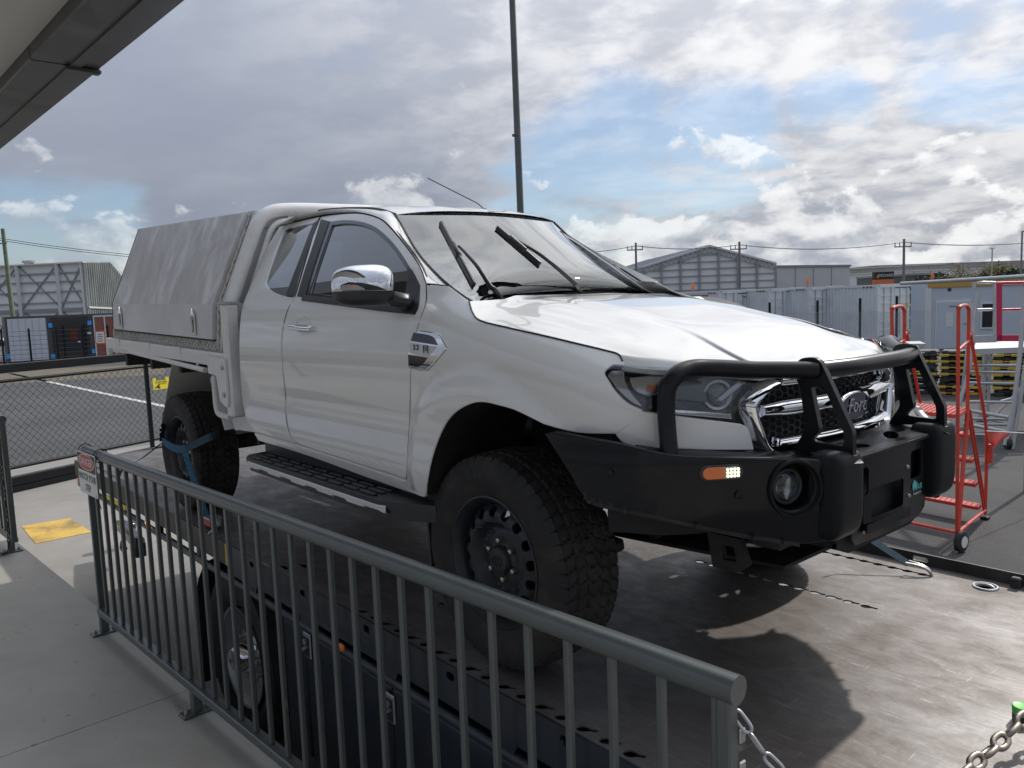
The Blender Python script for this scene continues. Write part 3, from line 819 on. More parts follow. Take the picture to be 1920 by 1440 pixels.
# ---- bumper skin, white strip under the lamps
bump_px = segs([(1205, 774), (1290, 785), (1390, 797)], [(1390, 797), (1403, 806), (1413, 842)], [(1413, 842), (1340, 842), (1260, 840)], [(1260, 840), (1200, 838), (1172, 830), (1156, 815)], [(1156, 815), (1203, 780), (1205, 774)])
panel('bumper_skin', W, WI(bump_px, (.65, .95)), 'paint', ute, out=np.array([.7, -1, 0]), thick=.03, step=.03)
low_px = segs([(1180, 846), (1260, 848), (1340, 849), (1413, 848)], [(1413, 848), (1416, 858), (1180, 862)], [(1180, 862), (1180, 846)])
panel('bumper_lower', W, WI(low_px, (.65, .85)), 'white_steel', ute, out=np.array([.7, -1, 0]), thick=.03, step=.05)
# dark backing of the nose
b = MB(); b.grid(lambda u, z: Wd(.075)(u, z), np.linspace(.55, 1.36, 18), np.linspace(.55, 1.05, 8)); b.build('nose_structure', 'blackgap', ute, 60)
b = MB(); b.grid(lambda u, z: Wd(.075)(u, z)*np.array([1, -1, 1]), np.linspace(.55, 1.36, 18), np.linspace(.55, 1.05, 8), True); b.build('nose_structure', 'blackgap', ute, 60)
# ---- sills
sill_px = segs([(477, 813), (556, 836), (660, 870), (758, 903)], [(758, 903), (764, 918), (795, 932)], [(795, 932), (700, 899), (600, 862), (540, 842), (485, 826)], [(485, 826), (477, 813)])
panel('sill', W, WI(sill_px, (-2, .65)), 'paint', ute, out=OUTN, thick=.05, step=.05)

# ---- grille
grille = MB()
def gp(y, z, d=0): 
    x = .836-.095*(y/.5)**2-.045*sstep(z, .95, 1.1)+d
    return np.array([x, y, z])
gpx = lambda q, g: inv(lambda y, z: gp(y, z), q, g)
ro_ = gpx([(1478, 700), (1428, 720), (1396, 750), (1394, 772), (1404, 806), (1417, 842), (1440, 850), (1480, 850)], (-.4, 1.03))
ri_ = gpx([(1492, 714), (1455, 732), (1428, 756), (1424, 776), (1434, 806), (1446, 834), (1460, 841), (1486, 841)], (-.4, 1.0))
ro = cat([np.array(p) for p in ro_], 4); ri = cat([np.array(p) for p in ri_], 4)
ro = [np.array([0, ro[0][1]])]+ro+[np.array([0, ro[-1][1]])]; ri = [np.array([0, ri[0][1]])]+ri+[np.array([0, ri[-1][1]])]
for sy in (1, -1):
    V = []; m = 7
    for o_, i_ in zip(ro, ri):
        for k in range(m):
            t = k/(m-1); q = lerp(o_, i_, t); V.append(gp(q[0]*sy, q[1], .026*math.sin(math.pi*min(1, t*1.15+.05))-(.045 if k == m-1 else 0)-(.02 if k == 0 else 0)))
    F = [(m*i+k, m*i+m+k, m*i+m+k+1, m*i+k+1) for i in range(len(ro)-1) for k in range(m-1)]
    grille.add(V, F if sy > 0 else [f[::-1] for f in F])
grille_o = grille.build('grille', 'chrome', ute, 50, recalc=True)
mb = MB(); mb.grid(lambda y, z: gp(y, z, -.06), np.linspace(-.46, .46, 21), np.linspace(.80, 1.03, 5)); mb.build('grille_backing', 'blackgap', grille_o, 60)
mb = MB()   # honeycomb mesh of the grille
for i in range(-16, 17):
    for j in range(9):
        y = i*.027; z = .815+j*.0235+(.01175 if i % 2 else 0)
        if abs(y) > .43 or z > 1.01: continue
        hexa = [gp(y+.016*math.cos(a), z+.0135*math.sin(a), -.04) for a in np.linspace(0, 2*math.pi, 7)[:-1]]
        mb.tube(hexa, .0024, 4, closed=True)
hm = mb.build('grille_mesh', 'plastic', grille_o, 60); hm['kind'] = 'stuff'
def chrome_bar(y0, y1, z0, z1, out, n=19, tip=0.0):
    zc_, hh = (z0+z1)/2, (z1-z0)/2; vs = []; sec = [(1.0, -.03), (1.0, .004), (.80, .022), (.45, .032), (.0, .036), (-.45, .030), (-.85, .014), (-1.0, -.004), (-1.0, -.03)]
    ys = np.linspace(y0, y1, n)
    for y in ys:
        k = 1-tip*sstep(abs(y), .30, .41)
        for a_, d_ in sec: vs.append(gp(y, zc_+hh*a_*k, d_+out))
    m = len(sec); mb = MB(); mb.add(vs, [(m*i+k, m*i+m+k, m*i+m+k+1, m*i+k+1) for i in range(n-1) for k in range(m-1)]+[tuple(range(m)), tuple(range((n-1)*m, n*m))[::-1]])
    return mb.build('grille_bar', 'chrome', grille_o, 50, recalc=True)
chrome_bar(-.41, -.10, .895, .955, -.016, tip=.25); chrome_bar(.10, .41, .895, .955, -.016, tip=.25)
chrome_bar(-.34, .34, .992, 1.040, -.004)
for s in np.linspace(-1, 1, 6):
    i = int(round((s+1)/2*5)); y = s*.25
    text('grille_letter', 'RANGER'[i], 'gloss_black', .045, gp(y, 1.020, .031), (-.0, 1, 0), (-.10, 0, 1), grille_o, .002, sx=1.5)
chrome_bar(-.36, .36, .806, .838, -.010)
# oval badge
bc = gp(-.03, .908, .036)
mb = MB(); vs = []; R = [(1.0, 0), (.98, .010), (.90, .012)]
for rr, h in R:
    for k in range(36): a = 2*math.pi*k/36; vs.append(bc+np.array([h, .108*rr*math.cos(a), .047*rr*math.sin(a)*1.0]))
mb.add(vs, [(36*r+k, 36*r+(k+1) % 36, 36*r+36+(k+1) % 36, 36*r+36+k) for r in range(2) for k in range(36)])
badge = mb.build('badge', 'chrome', grille_o, 60)
M['badgeblue'] = material('navy enamel', (0.006, 0.012, 0.05), 0.12, coat=1.0)
mb = MB(); vs = [bc+np.array([.0125, .098*math.cos(2*math.pi*k/36), .0425*math.sin(2*math.pi*k/36)]) for k in range(36)]; mb.add(vs, [tuple(range(36))])
mb.build('badge_field', 'badgeblue', grille_o)
text('badge_lettering', 'Ford', 'chrome', .068, bc+np.array([.0145, 0, 0]), (0, 1, 0), (0, 0, 1), grille_o, .0015, shear=.35)

# ---- door mirrors
def superquad(c, s, p=2.6, nu=28, nv=18, f=None):
    V = []; F = []
    def sg(x, e): return math.copysign(abs(x)**e, x)
    for i in range(nv+1):
        ph = -math.pi/2+math.pi*i/nv
        for j in range(nu):
            th = 2*math.pi*j/nu
            q = np.array([sg(math.cos(ph), 2/p)*sg(math.cos(th), 2/p), sg(math.cos(ph), 2/p)*sg(math.sin(th), 2/p), sg(math.sin(ph), 2/p)])
            if f is not None: q = f(q)
            V.append(c+q*s)
    for i in range(nv):
        for j in range(nu): F.append((i*nu+j, i*nu+(j+1) % nu, (i+1)*nu+(j+1) % nu, (i+1)*nu+j))
    return V, F
mA = onY(640, 545, -1.10); mB = onY(757, 545, -.97)       # outer and inner ends of the housing
mirror_mid = np.array([-.52, -1.035, 1.375])
def mirror_shape(lo, hi, grow):
    def f(q):
        q = q.copy()
        q[0] = q[0]*(1.0 if q[0] > 0 else .75); q[2] = max(lo, min(hi, q[2]))
        k = (q[1]+1)/2
        q[2] *= .86+.14*k; q[0] *= (.75+.25*k)
        return q*grow
    return f
for sy in (-1, 1):
    cpos = np.array([-.49, -1.045, 1.366]) if sy < 0 else onY(1190, 547, .74); root = link('door_mirror', None, ute)
    sz = np.array([.085, .125*(1 if sy < 0 else -1)*1, .098])
    for nm, mat, lo, hi, g in (('mirror_housing', 'plastic', -1, -.28, 1.0), ('mirror_cap', 'chrome', -.26, 1, 1.0)):
        V, F = superquad(cpos, np.array([.080, .112, .082]), 3.2, 32, 22, None)
        V = np.array(V)-cpos
        q = V/np.array([.080, .112, .082])
        q[:, 2] = np.clip(q[:, 2], lo, hi)
        k = (-sy*q[:, 1]+1)/2                                  # 1 towards the cab
        outer = 1-k
        q[:, 2] *= 1-.12*outer; q[:, 0] *= 1-.35*outer**2; q[:, 0] -= .25*outer**2
        V = cpos+q*np.array([.080, .112, .082])
        mb = MB(); mb.add(V, F); o = mb.build(nm, mat, root, 50, recalc=True)
        if nm == 'mirror_cap' and sy < 0: cap = o
    mb = MB()   # dark sweep and indicator on the front of the cap
    def front(yq, zq, lift=.004):
        y = yq*.112; xx = max(0.0, 1-abs(yq)**3.2)**(1/3.2)*max(0.0, 1-abs(zq)**3.2)**(1/3.2)
        outer = (1+yq)/2 if sy > 0 else (1-yq)/2
        outer = 1-((-sy*yq+1)/2)
        return cpos+np.array([(xx*(1-.35*outer**2)-.25*outer**2)*.080+lift, y, zq*(1-.12*outer)*.082])
    oy = sy
    pts = [(oy*.93, .05), (oy*.75, .18), (oy*.35, .12), (-oy*.1, -.05), (-oy*.45, -.24), (oy*.1, -.25), (oy*.9, -.25)]
    mb.prism(dense(pts, 4), lambda a, b_, h: front(a, b_, .002+h), .003); mb.build('mirror_sweep', 'gloss_black', root, 40, recalc=True)
    pts = [(oy*.95, .02), (oy*.80, .06), (oy*.55, .02), (oy*.36, -.12), (oy*.30, -.22), (oy*.95, -.22)]
    mb = MB(); mb.prism(dense(pts, 4), lambda a, b_, h: front(a, b_, .006+h), .005); mb.build('mirror_indicator', 'lampgrey', root, 40, recalc=True)
    mb = MB(); mb.box(front(oy*.68, -.09, .012), (.004, .014, .008)); mb.build('indicator_bulb', 'amber', root)
    mb = MB(); a = cpos+np.array([.02, -sy*.085, -.048]); e = np.array([-.445, sy*.868, 1.295]) if sy < 0 else cpos+np.array([.03, -.14, -.06])
    mb.beam(a, e, .10, .058, bev=.02); mb.build('mirror_arm', 'plastic', root, 40)

# ---- fender vent with badge
vent_uv = WI(segs([(786, 621), (822, 627), (829, 634)], [(829, 634), (837, 652), (835, 656)], [(835, 656), (815, 680), (802, 693)], [(802, 693), (785, 693), (769, 688)], [(769, 688), (769, 664), (773, 640), (786, 621)]), (-.25, 1.12))
me = panel_mesh('fender_vent', W, vent_uv, out=OUTN, lift=.008, thick=.012, step=.02); me.materials.append(M['chrome'])
vent = link('fender_vent', me, ute); link('fender_vent', mirror_mesh(me, 'fender_vent'), ute)
for q in (segs([(779, 624), (813, 631), (824, 647)], [(824, 647), (774, 639)], [(774, 639), (779, 624)]), segs([(769, 665), (805, 671)], [(805, 671), (795, 683), (786, 687), (770, 685)], [(770, 685), (769, 665)])):
    uv = WI(q, (-.25, 1.12)); me = panel_mesh('vent_mesh', W, uv, out=OUTN, lift=.0095, thick=.004, step=.02, edge=.001); me.materials.append(M['gloss_black']); link('vent_mesh', me, vent)
uv = WI([(772, 643), (822, 650), (806, 669), (771, 662)], (-.25, 1.12)); me = panel_mesh('badge_plate', W, uv, out=OUTN, lift=.0092, thick=.002, step=.02, edge=.0005); me.materials.append(M['alu']); link('badge_plate', me, vent)
vp = WI([(784, 652)], (-.25, 1.12))[0]; vx = W(vp[0]+.05, vp[1])-W(vp[0], vp[1]); pv = W(*vp); nv_ = fnormal(W, *vp); nv_ = nv_*(1 if nv_.dot(OUTN) > 0 else -1)
text('vent_badge', '3.2', 'signblack', .028, pv+nv_*.0106, vx, (0, 0, 1), vent, .001, sx=1.15)
vp2 = WI([(803, 655)], (-.25, 1.12))[0]; pv = W(*vp2)+nv_*.0106
text('vent_badge', '5', 'signblack', .020, pv, vx, (0, 0, 1), vent, .001, sx=1.3)
mb = MB(); 
for dx, dz, wx, wz in ((-.013, 0, .002, .026), (.013, 0, .002, .026), (0, .013, .028, .002)):
    mb.box(pv+vx/np.linalg.norm(vx)*dx+np.array([0, -.001, dz]), (wx, .003, wz))
mb.build('vent_badge_frame', 'signblack', vent)
# ---- door handle
def S_on(px, py, lift): 
    u, z = WI([(px, py)], (-1.2, 1.15))[0]; n = fnormal(W, u, z); n = n*(1 if n.dot(OUTN) > 0 else -1); return W(u, z)+n*lift
mb = MB(); pa = S_on(549, 610, .012); pb = S_on(587, 619, .012)
mid = (pa+pb)/2+np.array([0, -.022, .0])
mb.tube(cat([pa, lerp(pa, mid, .55)+np.array([0, -.014, 0]), mid, lerp(pb, mid, .55)+np.array([0, -.014, 0]), pb], 5), .012, 10); 
hd = mb.build('handle', 'chrome', front_door, 60)
mb = MB(); mb.cyl(S_on(585, 616, 0), S_on(585, 616, .016), .016, n=14); mb.build('handle_escutcheon', 'chrome', front_door, 40)
u0, z0 = WI([(569, 609)], (-1.2, 1.15))[0]
recess_shade = [(u0+.075*math.cos(a), z0+.042*math.sin(a)-.004) for a in np.linspace(0, 2*math.pi, 28)[:-1]]
M['recess_shade'] = material('recess shade paint', (0.62, 0.62, 0.60), 0.35, 0, 0.8)  # darker copy of the door paint: the hollow's shade put into the colour
panel('handle_recess_shade', W, recess_shade, 'recess_shade', front_door, out=OUTN, lift=.0015, thick=.002, step=.03, edge=.0012, mirror=False)
# ---- antenna
mb = MB(); ab = RF(.93, .02); ab = onY(910, 407, .0)
mb.lathe([(0, .030), (.012, .030), (.032, .019), (.046, .008), (.048, .0)], ab+np.array([0, 0, -.004]), 'Z', 20); ant = mb.build('aerial', 'plastic', ute, 50)
at = onY(802, 334, .0)
mb = MB(); a0 = ab+np.array([-.004, 0, .036]); k = lerp(a0, at, .22)+np.array([0, 0, .012])
mb.tube(cat([a0, lerp(a0, at, .1)+np.array([0, 0, .012]), k, lerp(a0, at, .6)+np.array([0, 0, .006]), at], 6), .003, 6, rs=None); mb.build('aerial_mast', 'plastic', ant, 60)
# ---- wipers, lifted off the glass
def on_glass(px, py, lift):
    g = newton(WS, px, py, (.6, -.5)); n = fnormal(WS, *g); n = n*(1 if n[2] > 0 else -1)
    for _ in range(6):                       # lift along the normal but stay under the same picture point
        r = ray(px, py); p = WS(*g); t = (p+n*lift-CAM).dot(n)/r.dot(n); q = CAM+r*t
    return q
def wiper(arm, blade, l0, l1):
    root = link('wiper', None, ute)
    y0, y1 = arm[0][1], arm[-1][1]
    lf = lambda y: l0+(l1-l0)*(y-y0)/(y1-y0)
    P = [on_glass(x, y, lf(y)) for x, y in arm]
    mb = MB(); C_ = cat(P, 5); L = len(C_); mb.tube(C_, .01, 8, rs=[.014-.009*(i/L)**.6 for i in range(L)]); mb.build('wiper_arm', 'plastic', root, 60)
    B = [on_glass(x, y, max(.03, lf(y))) for x, y in blade]
    mb = MB(); mb.beam(B[0], B[1], .014, .022, up=(.6, 0, .8), bev=.004); bl = mb.build('wiper_blade', 'plastic', root, 40)
    mb = MB(); m_ = lerp(B[0], B[1], .47); d_ = B[1]-B[0]; d_ /= np.linalg.norm(d_); mb.beam(m_-d_*.05, m_+d_*.05, .024, .034, up=(.6, 0, .8), bev=.008); mb.build('blade_clip', 'plastic', bl, 40)
    mb = MB(); off = np.array([-.010, 0, -.012]); mb.beam(B[0]+off, B[1]+off, .004, .012, up=(.6, 0, .8)); mb.build('blade_rubber', 'blackgap', bl)
wiper([(942, 563), (927, 543), (919, 536), (897, 502), (880, 482), (867, 468), (860, 461)], [(826, 418), (889, 535)], .02, .10)
wiper([(1092, 554), (1080, 535), (1072, 526), (1032, 492), (1005, 472), (978, 456), (967, 450)], [(931, 426), (1013, 496)], .02, .12)

# ---- wheels
def tyre_mesh():
    NU, R0 = 400, .384
    prof_ = [(-.110, .230), (-.118, .234), (-.128, .252), (-.136, .280), (-.139, .302), (-.138, .322), (-.135, .334), (-.132, .344), (-.129, .354), (-.124, .363), (-.118, .371)]
    tread = [(y, R0-.012*(abs(y)/.112)**3) for y in np.linspace(-.112, .112, 33)]
    full = prof_+tread+[(-y, r) for y, r in prof_[::-1]]
    m = len(full); V = []; F = []
    for j in range(NU):
        an = 2*math.pi*j/NU
        for i, (y, r) in enumerate(full):
            d = 0.0
            if 11 <= i < 44:
                ay = abs(y)
                zig = .005*((j//4) % 2)
                g1 = abs(ay-(.028+zig)) < .0042; g2 = abs(ay-(.070+zig*.6)) < .0045
                ph = j+(4 if y > 0 else 0)+int(ay*80)
                lat = (ph % 8) < 1 if ay > .075 else ((ph+3) % 8 < 1 if ay > .033 else ((ph+int(y*120)) % 8 < 1))
                d = -.0085 if (g1 or g2 or lat) else (.0008 if (j//4) % 2 else 0)
            elif i in (7, 8, 9, 10) or m-1-i in (7, 8, 9, 10):
                q = j+(0 if i < 20 else 4); low = (q//8) % 2 and (i == 7 or m-1-i == 7)
                d = (.0042 if (q % 8) != 0 else -.004) if not low else 0
            elif i in (5, 6) or m-1-i in (5, 6):
                d = .003 if (j//4) % 4 == 0 else 0
            V.append(((r+d)*math.cos(an), y, (r+d)*math.sin(an)))
    for j in range(NU):
        j2 = (j+1) % NU
        for i in range(m-1): F.append((j*m+i, j2*m+i, j2*m+i+1, j*m+i+1))
    mb = MB(); mb.add(V, F); me = mb.mesh('tyre', 24, recalc=True); me.materials.append(M['tyre']); return me
def rim_meshes():
    out = {}
    mb = MB()   # outer face towards -Y
    mb.lathe([(.10, .205), (.09, .204), (-.06, .204), (-.095, .207), (-.112, .218), (-.124, .229), (-.122, .236), (-.105, .230)], (0, 0, 0), 'Y', 64); 
    me = mb.mesh('rim_barrel', 40, recalc=True); me.materials.append(M['rim']); out['rim_barrel'] = me
    mb = MB()   # disc with round vents
    holes = []
    for k in range(16):
        a = 2*math.pi*k/16; cx, cz = .173*math.cos(a), .173*math.sin(a)
        holes.append([(cx+.0185*math.cos(t)*1.0, cz+.0185*math.sin(t)) for t in np.linspace(0, 2*math.pi, 15)[:-1]])
    outer = [(.204*math.cos(t), .204*math.sin(t)) for t in np.linspace(0, 2*math.pi, 65)[:-1]]
    def disc(x, z, h):
        r = math.hypot(x, z); y = float(np.interp(r, [0, .055, .058, .100, .112, .126, .142, .172, .190, .204], [-.078, -.078, -.068, -.066, -.056, -.078, -.100, -.098, -.080, -.070]))
        return np.array([x, y+h, z])
    inner_rings = []
    vs2, tris, loops = triangulate(outer, holes, .014)
    n = len(vs2)
    V = [disc(x, z, 0) for x, z in vs2]; V += [disc(x, z, .012) for x, z in vs2]
    F = [t for t in tris]+[tuple(i+n for i in t)[::-1] for t in tris]
    for lp, h in loops:
        for i in range(len(lp)):
            a, b_ = lp[i], lp[(i+1) % len(lp)]; F.append((a, b_, b_+n, a+n))
    mb.add(V, F); me = mb.mesh('rim_disc', 30, recalc=True); me.materials.append(M['rim']); out['rim_disc'] = me
    mb = MB(); mb.lathe([(-.066, .054), (-.086, .052), (-.096, .046), (-.099, .036), (-.099, 0)], (0, 0, 0), 'Y', 28); me = mb.mesh('hub_cap', 30, recalc=True); me.materials.append(M['rim']); out['hub_cap'] = me
    mb = MB()   # raised three-oval emblem on the hub cap
    for rx, rz, cz_ in ((.026, .018, 0), (.009, .018, 0), (.017, .0065, .011)):
        mb.tube([(rx*math.cos(t), -.100, cz_+rz*math.sin(t)) for t in np.linspace(0, 2*math.pi, 25)[:-1]], .0018, 5, closed=True)
    me = mb.mesh('hub_emblem', 60); me.materials.append(M['rim']); out['hub_emblem'] = me
    mb = MB(); mb.lathe([(-.064, .013), (-.082, .0125), (-.088, .009), (-.090, 0)], (0, 0, 0), 'Y', 6); me = mb.mesh('wheel_nut', 30, recalc=True); me.materials.append(M['nut']); out['wheel_nut'] = me
    return out
TY = tyre_mesh(); RM = rim_meshes()
HUBZ = .384
def wheel(x, y, sy, spin):
    root = link('wheel', None, ute); root.matrix_basis = Matrix.Identity(4)
    base = Matrix.Translation((x, y, HUBZ)) @ Matrix.Rotation(0 if sy < 0 else math.pi, 4, 'Z') @ Matrix.Rotation(spin, 4, 'Y')
    def put(name, me, mt=base):
        o = link(name, me, root); o.matrix_basis = mt; return o
    put('tyre', TY); put('rim_barrel', RM['rim_barrel']); put('rim_disc', RM['rim_disc']); put('hub_cap', RM['hub_cap']); put('hub_emblem', RM['hub_emblem'])
    for k in range(6):
        a = math.pi/2+k*math.pi/3
        put('wheel_nut', RM['wheel_nut'], base @ Matrix.Translation((.0699*math.cos(a), 0, .0699*math.sin(a))))
    mb = MB(); mb.lathe([(.0, .14), (.02, .14), (.02, .03)], (0, 0, 0), 'Y', 24); me = mb.mesh('brake_disc', 30); me.materials.append(M['under']); put('brake_disc', me); return root
wf_root = wheel(.005, -.762, -1, -.12); wheel(-3.22, -.772, -1, .5); wheel(.005, .762, 1, .3); wheel(-3.22, .772, 1, .9)

M['tyre_letter'] = material('raised rubber letter', (.035, .034, .033), .7)
for i, ch_ in enumerate('KEN'):
    a = math.radians(116-i*9.5); c = np.array([.005+.312*math.cos(a), -.762-.1385, HUBZ+.312*math.sin(a)]); text('sidewall_letter', ch_, 'tyre_letter', .046, c, (math.sin(a), 0, -math.cos(a)), (math.cos(a), 0, math.sin(a)), wf_root, .0015, sx=1.2)
# ---- side step
step_z = .515
def stepx(t): return -2.02+t*1.72
stp = link('side_step', None, ute)
so = [onZ(x, y, .53)[:2] for x, y in ((458, 849), (465, 858), (600, 915), (716, 967), (760, 973), (798, 968))]
yout = -1.03
mb = MB(); poly = [(-1.95, -.80), (-1.93, -.95), (-1.87, -.99), (-.55, -1.005), (-.42, -.97), (-.30, -.90), (-.30, -.80)]
mb.prism(poly, lambda a, b_, h: np.array([a, b_, .505+h]), .032); mb.build('step_body', 'plastic', stp, 30, recalc=True)
for i in range(4):
    y = -.972+i*.040
    mb = MB()
    n = 9; xs = np.linspace(-1.84, -.60, n+1)
    for j in range(n): mb.box(((xs[j]+xs[j+1])/2, y, .541), (xs[j+1]-xs[j]-.022, .022, .010), bev=.004)
    mb.build('step_rib', 'plastic', stp, 30)
mb = MB(); mb.box((-1.13, -.835, .56), (1.64, .05, .10), bev=.02); mb.build('step_riser', 'plastic', stp, 40)
mb = MB(); n = 67; xs = np.linspace(-1.85, -.50, n); vs = []
for i, x in enumerate(xs):
    k = (i % 13) in (0, 1, 2, 3, 4, 5, 6); low = .486 if k else .494
    yy = float(np.interp(x, [-1.93, -1.87, -.55, -.42], [-.95, -.99, -1.005, -.97]))
    vs += [(x, yy-.001, .519), (x, yy-.006, .514), (x, yy-.005, low+.006), (x, yy+.006, low)]
mb.add(vs, [(4*i+k, 4*i+4+k, 4*i+5+k, 4*i+1+k) for i in range(n-1) for k in range(3)]); mb.build('step_trim', 'alu', stp, 30, recalc=True)
mb = MB(); mb.prism([(p[0]*.99, p[1]*.99) for p in poly], lambda a, b_, h: np.array([a, b_, .468+h]), .036); mb.build('step_underside', 'plastic', stp, 30, recalc=True)
mb = MB()
for x in (-1.75, -1.1, -.6): mb.beam((x, -.95, .50), (x, -.45, .56), .05, .05)
mb.build('step_bracket', 'under', stp)
mb = MB(); mb.prism([(p[0], -p[1]) for p in poly], lambda a, b_, h: np.array([a, b_, .49+h]), .045); mb.build('side_step', 'plastic', ute, 30, recalc=True)

# ---- mud flap behind the front wheel
mb = MB(); mb.prism([(-.86, .62), (-.86, .24), (-.50, .24), (-.50, .62)], lambda a, b_, h: np.array([-.405-.04*(b_-.24)-h, a, b_]), .012); mb.build('mud_flap', 'plastic', ute, 30, recalc=True)

# ---- bull bar
bull = link('bull_bar', None, ute)
_bp = np.array(cat([np.array(p) for p in [(.335, .945), (.47, .930), (.58, .890), (.66, .835), (.725, .765), (.79, .675), (.865, .56), (.935, .46), (.985, .395), (1.02, .35), (1.05, .30)]], 8))
_bl = np.concatenate([[0], np.cumsum(np.linalg.norm(np.diff(_bp, axis=0), axis=1))])
def BB(u, z, sy=-1):
    def q(s): return np.array([np.interp(s, _bl, _bp[:, 0]), np.interp(s, _bl, _bp[:, 1])])
    t = q(u+.02)-q(u-.02); t /= np.linalg.norm(t); n = np.array([-t[1], t[0]])
    d = -.16*max(0.0, .66-z)*(1-.4*sstep(u, .6, .9))
    d += .006*sstep(z, .80, .86)*(-1)
    p = q(u)+n*d
    return np.array([p[0], sy*p[1], z])
def BI(pix, g=(.5, .75)): return inv(BB, pix, g)
wing_top = [(1021, 812), (1083, 825), (1183, 842), (1242, 854), (1295, 859), (1417, 863), (1558, 868)]
wing_low = [(1560, 1010), (1500, 1018), (1440, 1008), (1375, 998), (1233, 967), (1125, 944), (1094, 928), (1069, 887)]
wing_uv = BI(segs(wing_top, [(1558, 868), (1568, 869), (1568, 1010), (1560, 1010)], wing_low, [(1069, 887), (1021, 812)]), (.1, .85))
fog_c = BI([(1490, 916)], (.8, .72))[0]
fog_hole = [(fog_c[0]+.072*math.cos(t)*1.0, fog_c[1]+.078*math.sin(t)) for t in np.linspace(0, 2*math.pi, 33)[:-1]]
me = panel_mesh('wing', BB, wing_uv, [fog_hole], step=.03, thick=.03, edge=.008, out=np.array([.6, -1, 0])); me.materials.append(M['bar'])
wings = [link('wing', me, bull), link('wing', mirror_mesh(me, 'wing'), bull)]
def both(name, mb, mat, sm=35, recalc=False, parent=bull):
    me = mb.mesh(name, sm, recalc); me.materials.append(M[mat]); o = link(name, me, parent); o2 = link(name, mirror_mesh(me, name), parent); return o, o2
mb = MB()   # top cover of each wing
us = np.linspace(.30, _bl[-1]-.01, 24); vs = []
topz = lambda u: float(np.interp(u, [q[0] for q in BI(wing_top, (.1, .85))], [q[1] for q in BI(wing_top, (.1, .85))]))
_tu = BI(wing_top, (.1, .85)); topz = lambda u: float(np.interp(u, [q[0] for q in _tu], [q[1] for q in _tu]))
for u in us:
    p = BB(u, topz(u)); c = np.array([.1, -.2, 0]); d = np.array([p[0]-.25, p[1]*.55, 0]); 
    e = np.array([p[0]-.16*sstep(u, .3, .9), p[1]+.05+.06*sstep(u, .3, .6), p[2]+.004])
    vs += [p+np.array([0, 0, -.006]), lerp(p, e, .08)+np.array([0, 0, .001]), e, e-np.array([.0, -.005, .04])]
mb.add(vs, [(4*i+k, 4*i+4+k, 4*i+5+k, 4*i+1+k) for i in range(23) for k in range(3)]); both('wing_cover', mb, 'bar', 50, True)
# fog lamp recess
fn_ = fnormal(BB, *fog_c); fn_ = fn_*(1 if fn_.dot((1, -1, 0)) > 0 else -1); fp = BB(*fog_c)
def fogpt(t, r, d): 
    q = BB(fog_c[0]+r*math.cos(t)*.072, fog_c[1]+r*math.sin(t)*.078); return q-fn_*d
mb = MB(); T = np.linspace(0, 2*math.pi, 33); vs = []
prof_f = [(1.14, -.004), (1.10, -.012), (1.02, -.012), (.96, .0), (.88, .05), (.80, .085)]
for t in T: vs += [fogpt(t, r, d) for r, d in prof_f]
k_ = len(prof_f); mb.add(vs, [(k_*i+k, k_*i+k+1, k_*i+k_+k+1, k_*i+k_+k) for i in range(32) for k in range(k_-1)]); rec = both('fog_lamp_surround', mb, 'rubber_pad', 60, True)
mb = MB(); mb.add([fogpt(t, .80, .085) for t in T[:-1]], [tuple(range(32))]); both('fog_lamp_back', mb, 'blackgap')
tx = np.array([-fn_[1], fn_[0], 0]); fc = BB(fog_c[0]-.018, fog_c[1]+.0)-fn_*.06
fa = np.array([1.0, -.35, 0]); fa /= np.linalg.norm(fa)
mb = MB(); mb.tube([fc-fa*.03, fc+fa*.028, fc+fa*.032], .048, 24, rs=[.046, .048, .046]); fl = both('fog_lamp', mb, 'reflector', 40)
mb = MB(); mb.tube([fc+fa*.033, fc+fa*.040, fc+fa*.043], .044, 24, rs=[.045, .036, .015]); both('fog_lens', mb, 'glass_l', 60)
mb = MB(); mb.tube([fc+fa*.030+np.array([-fa[1], fa[0], 0])*.050*math.cos(t)+np.array([0, 0, .050*math.sin(t)]) for t in T[:-1]], .006, 8, closed=True); both('fog_bezel', mb, 'plastic', 60)
# indicator / led lamp
ic = BI([(1352, 886)], (.6, .8))[0]; du = .043; hz = .0155
def lampshape(a, b_): return [(ic[0]+x, ic[1]+z) for x, z in ([(a+hz-hz*math.cos(t), hz*math.sin(t)) for t in np.linspace(-math.pi/2, math.pi/2, 9)][::1] if False else [])]
def cap(x0, x1, r0, r1, h):
    q = []
    if r0: q += [(x0+h-h*math.cos(t), h*math.sin(t)) for t in np.linspace(-math.pi/2, math.pi/2, 9)]
    else: q += [(x0, -h), (x0, h)]
    if r1: q += [(x1-h+h*math.cos(t), h*math.sin(t)) for t in np.linspace(math.pi/2, -math.pi/2, 9)]
    else: q += [(x1, h), (x1, -h)]
    return [(ic[0]+a, ic[1]+b_) for a, b_ in q]
for nm, q, mat, lf in (('lamp_bezel', cap(-.064, .064, 1, 1, .0205), 'plastic', .006), ('indicator_lens', cap(-.055, .008, 1, 0, hz), 'amber', .010), ('daylight_lamp', cap(.010, .055, 0, 1, hz), 'lampgrey', .009)):
    me = panel_mesh(nm, BB, q, step=.03, thick=.008, lift=lf, edge=.002, out=np.array([.6, -1, 0])); me.materials.append(M[mat]); a_ = link(nm, me, wings[0]); link(nm, mirror_mesh(me, nm), wings[1])
mb = MB(); dn = fnormal(BB, *ic); dn = dn*(1 if dn.dot((.6, -1, 0)) > 0 else -1)
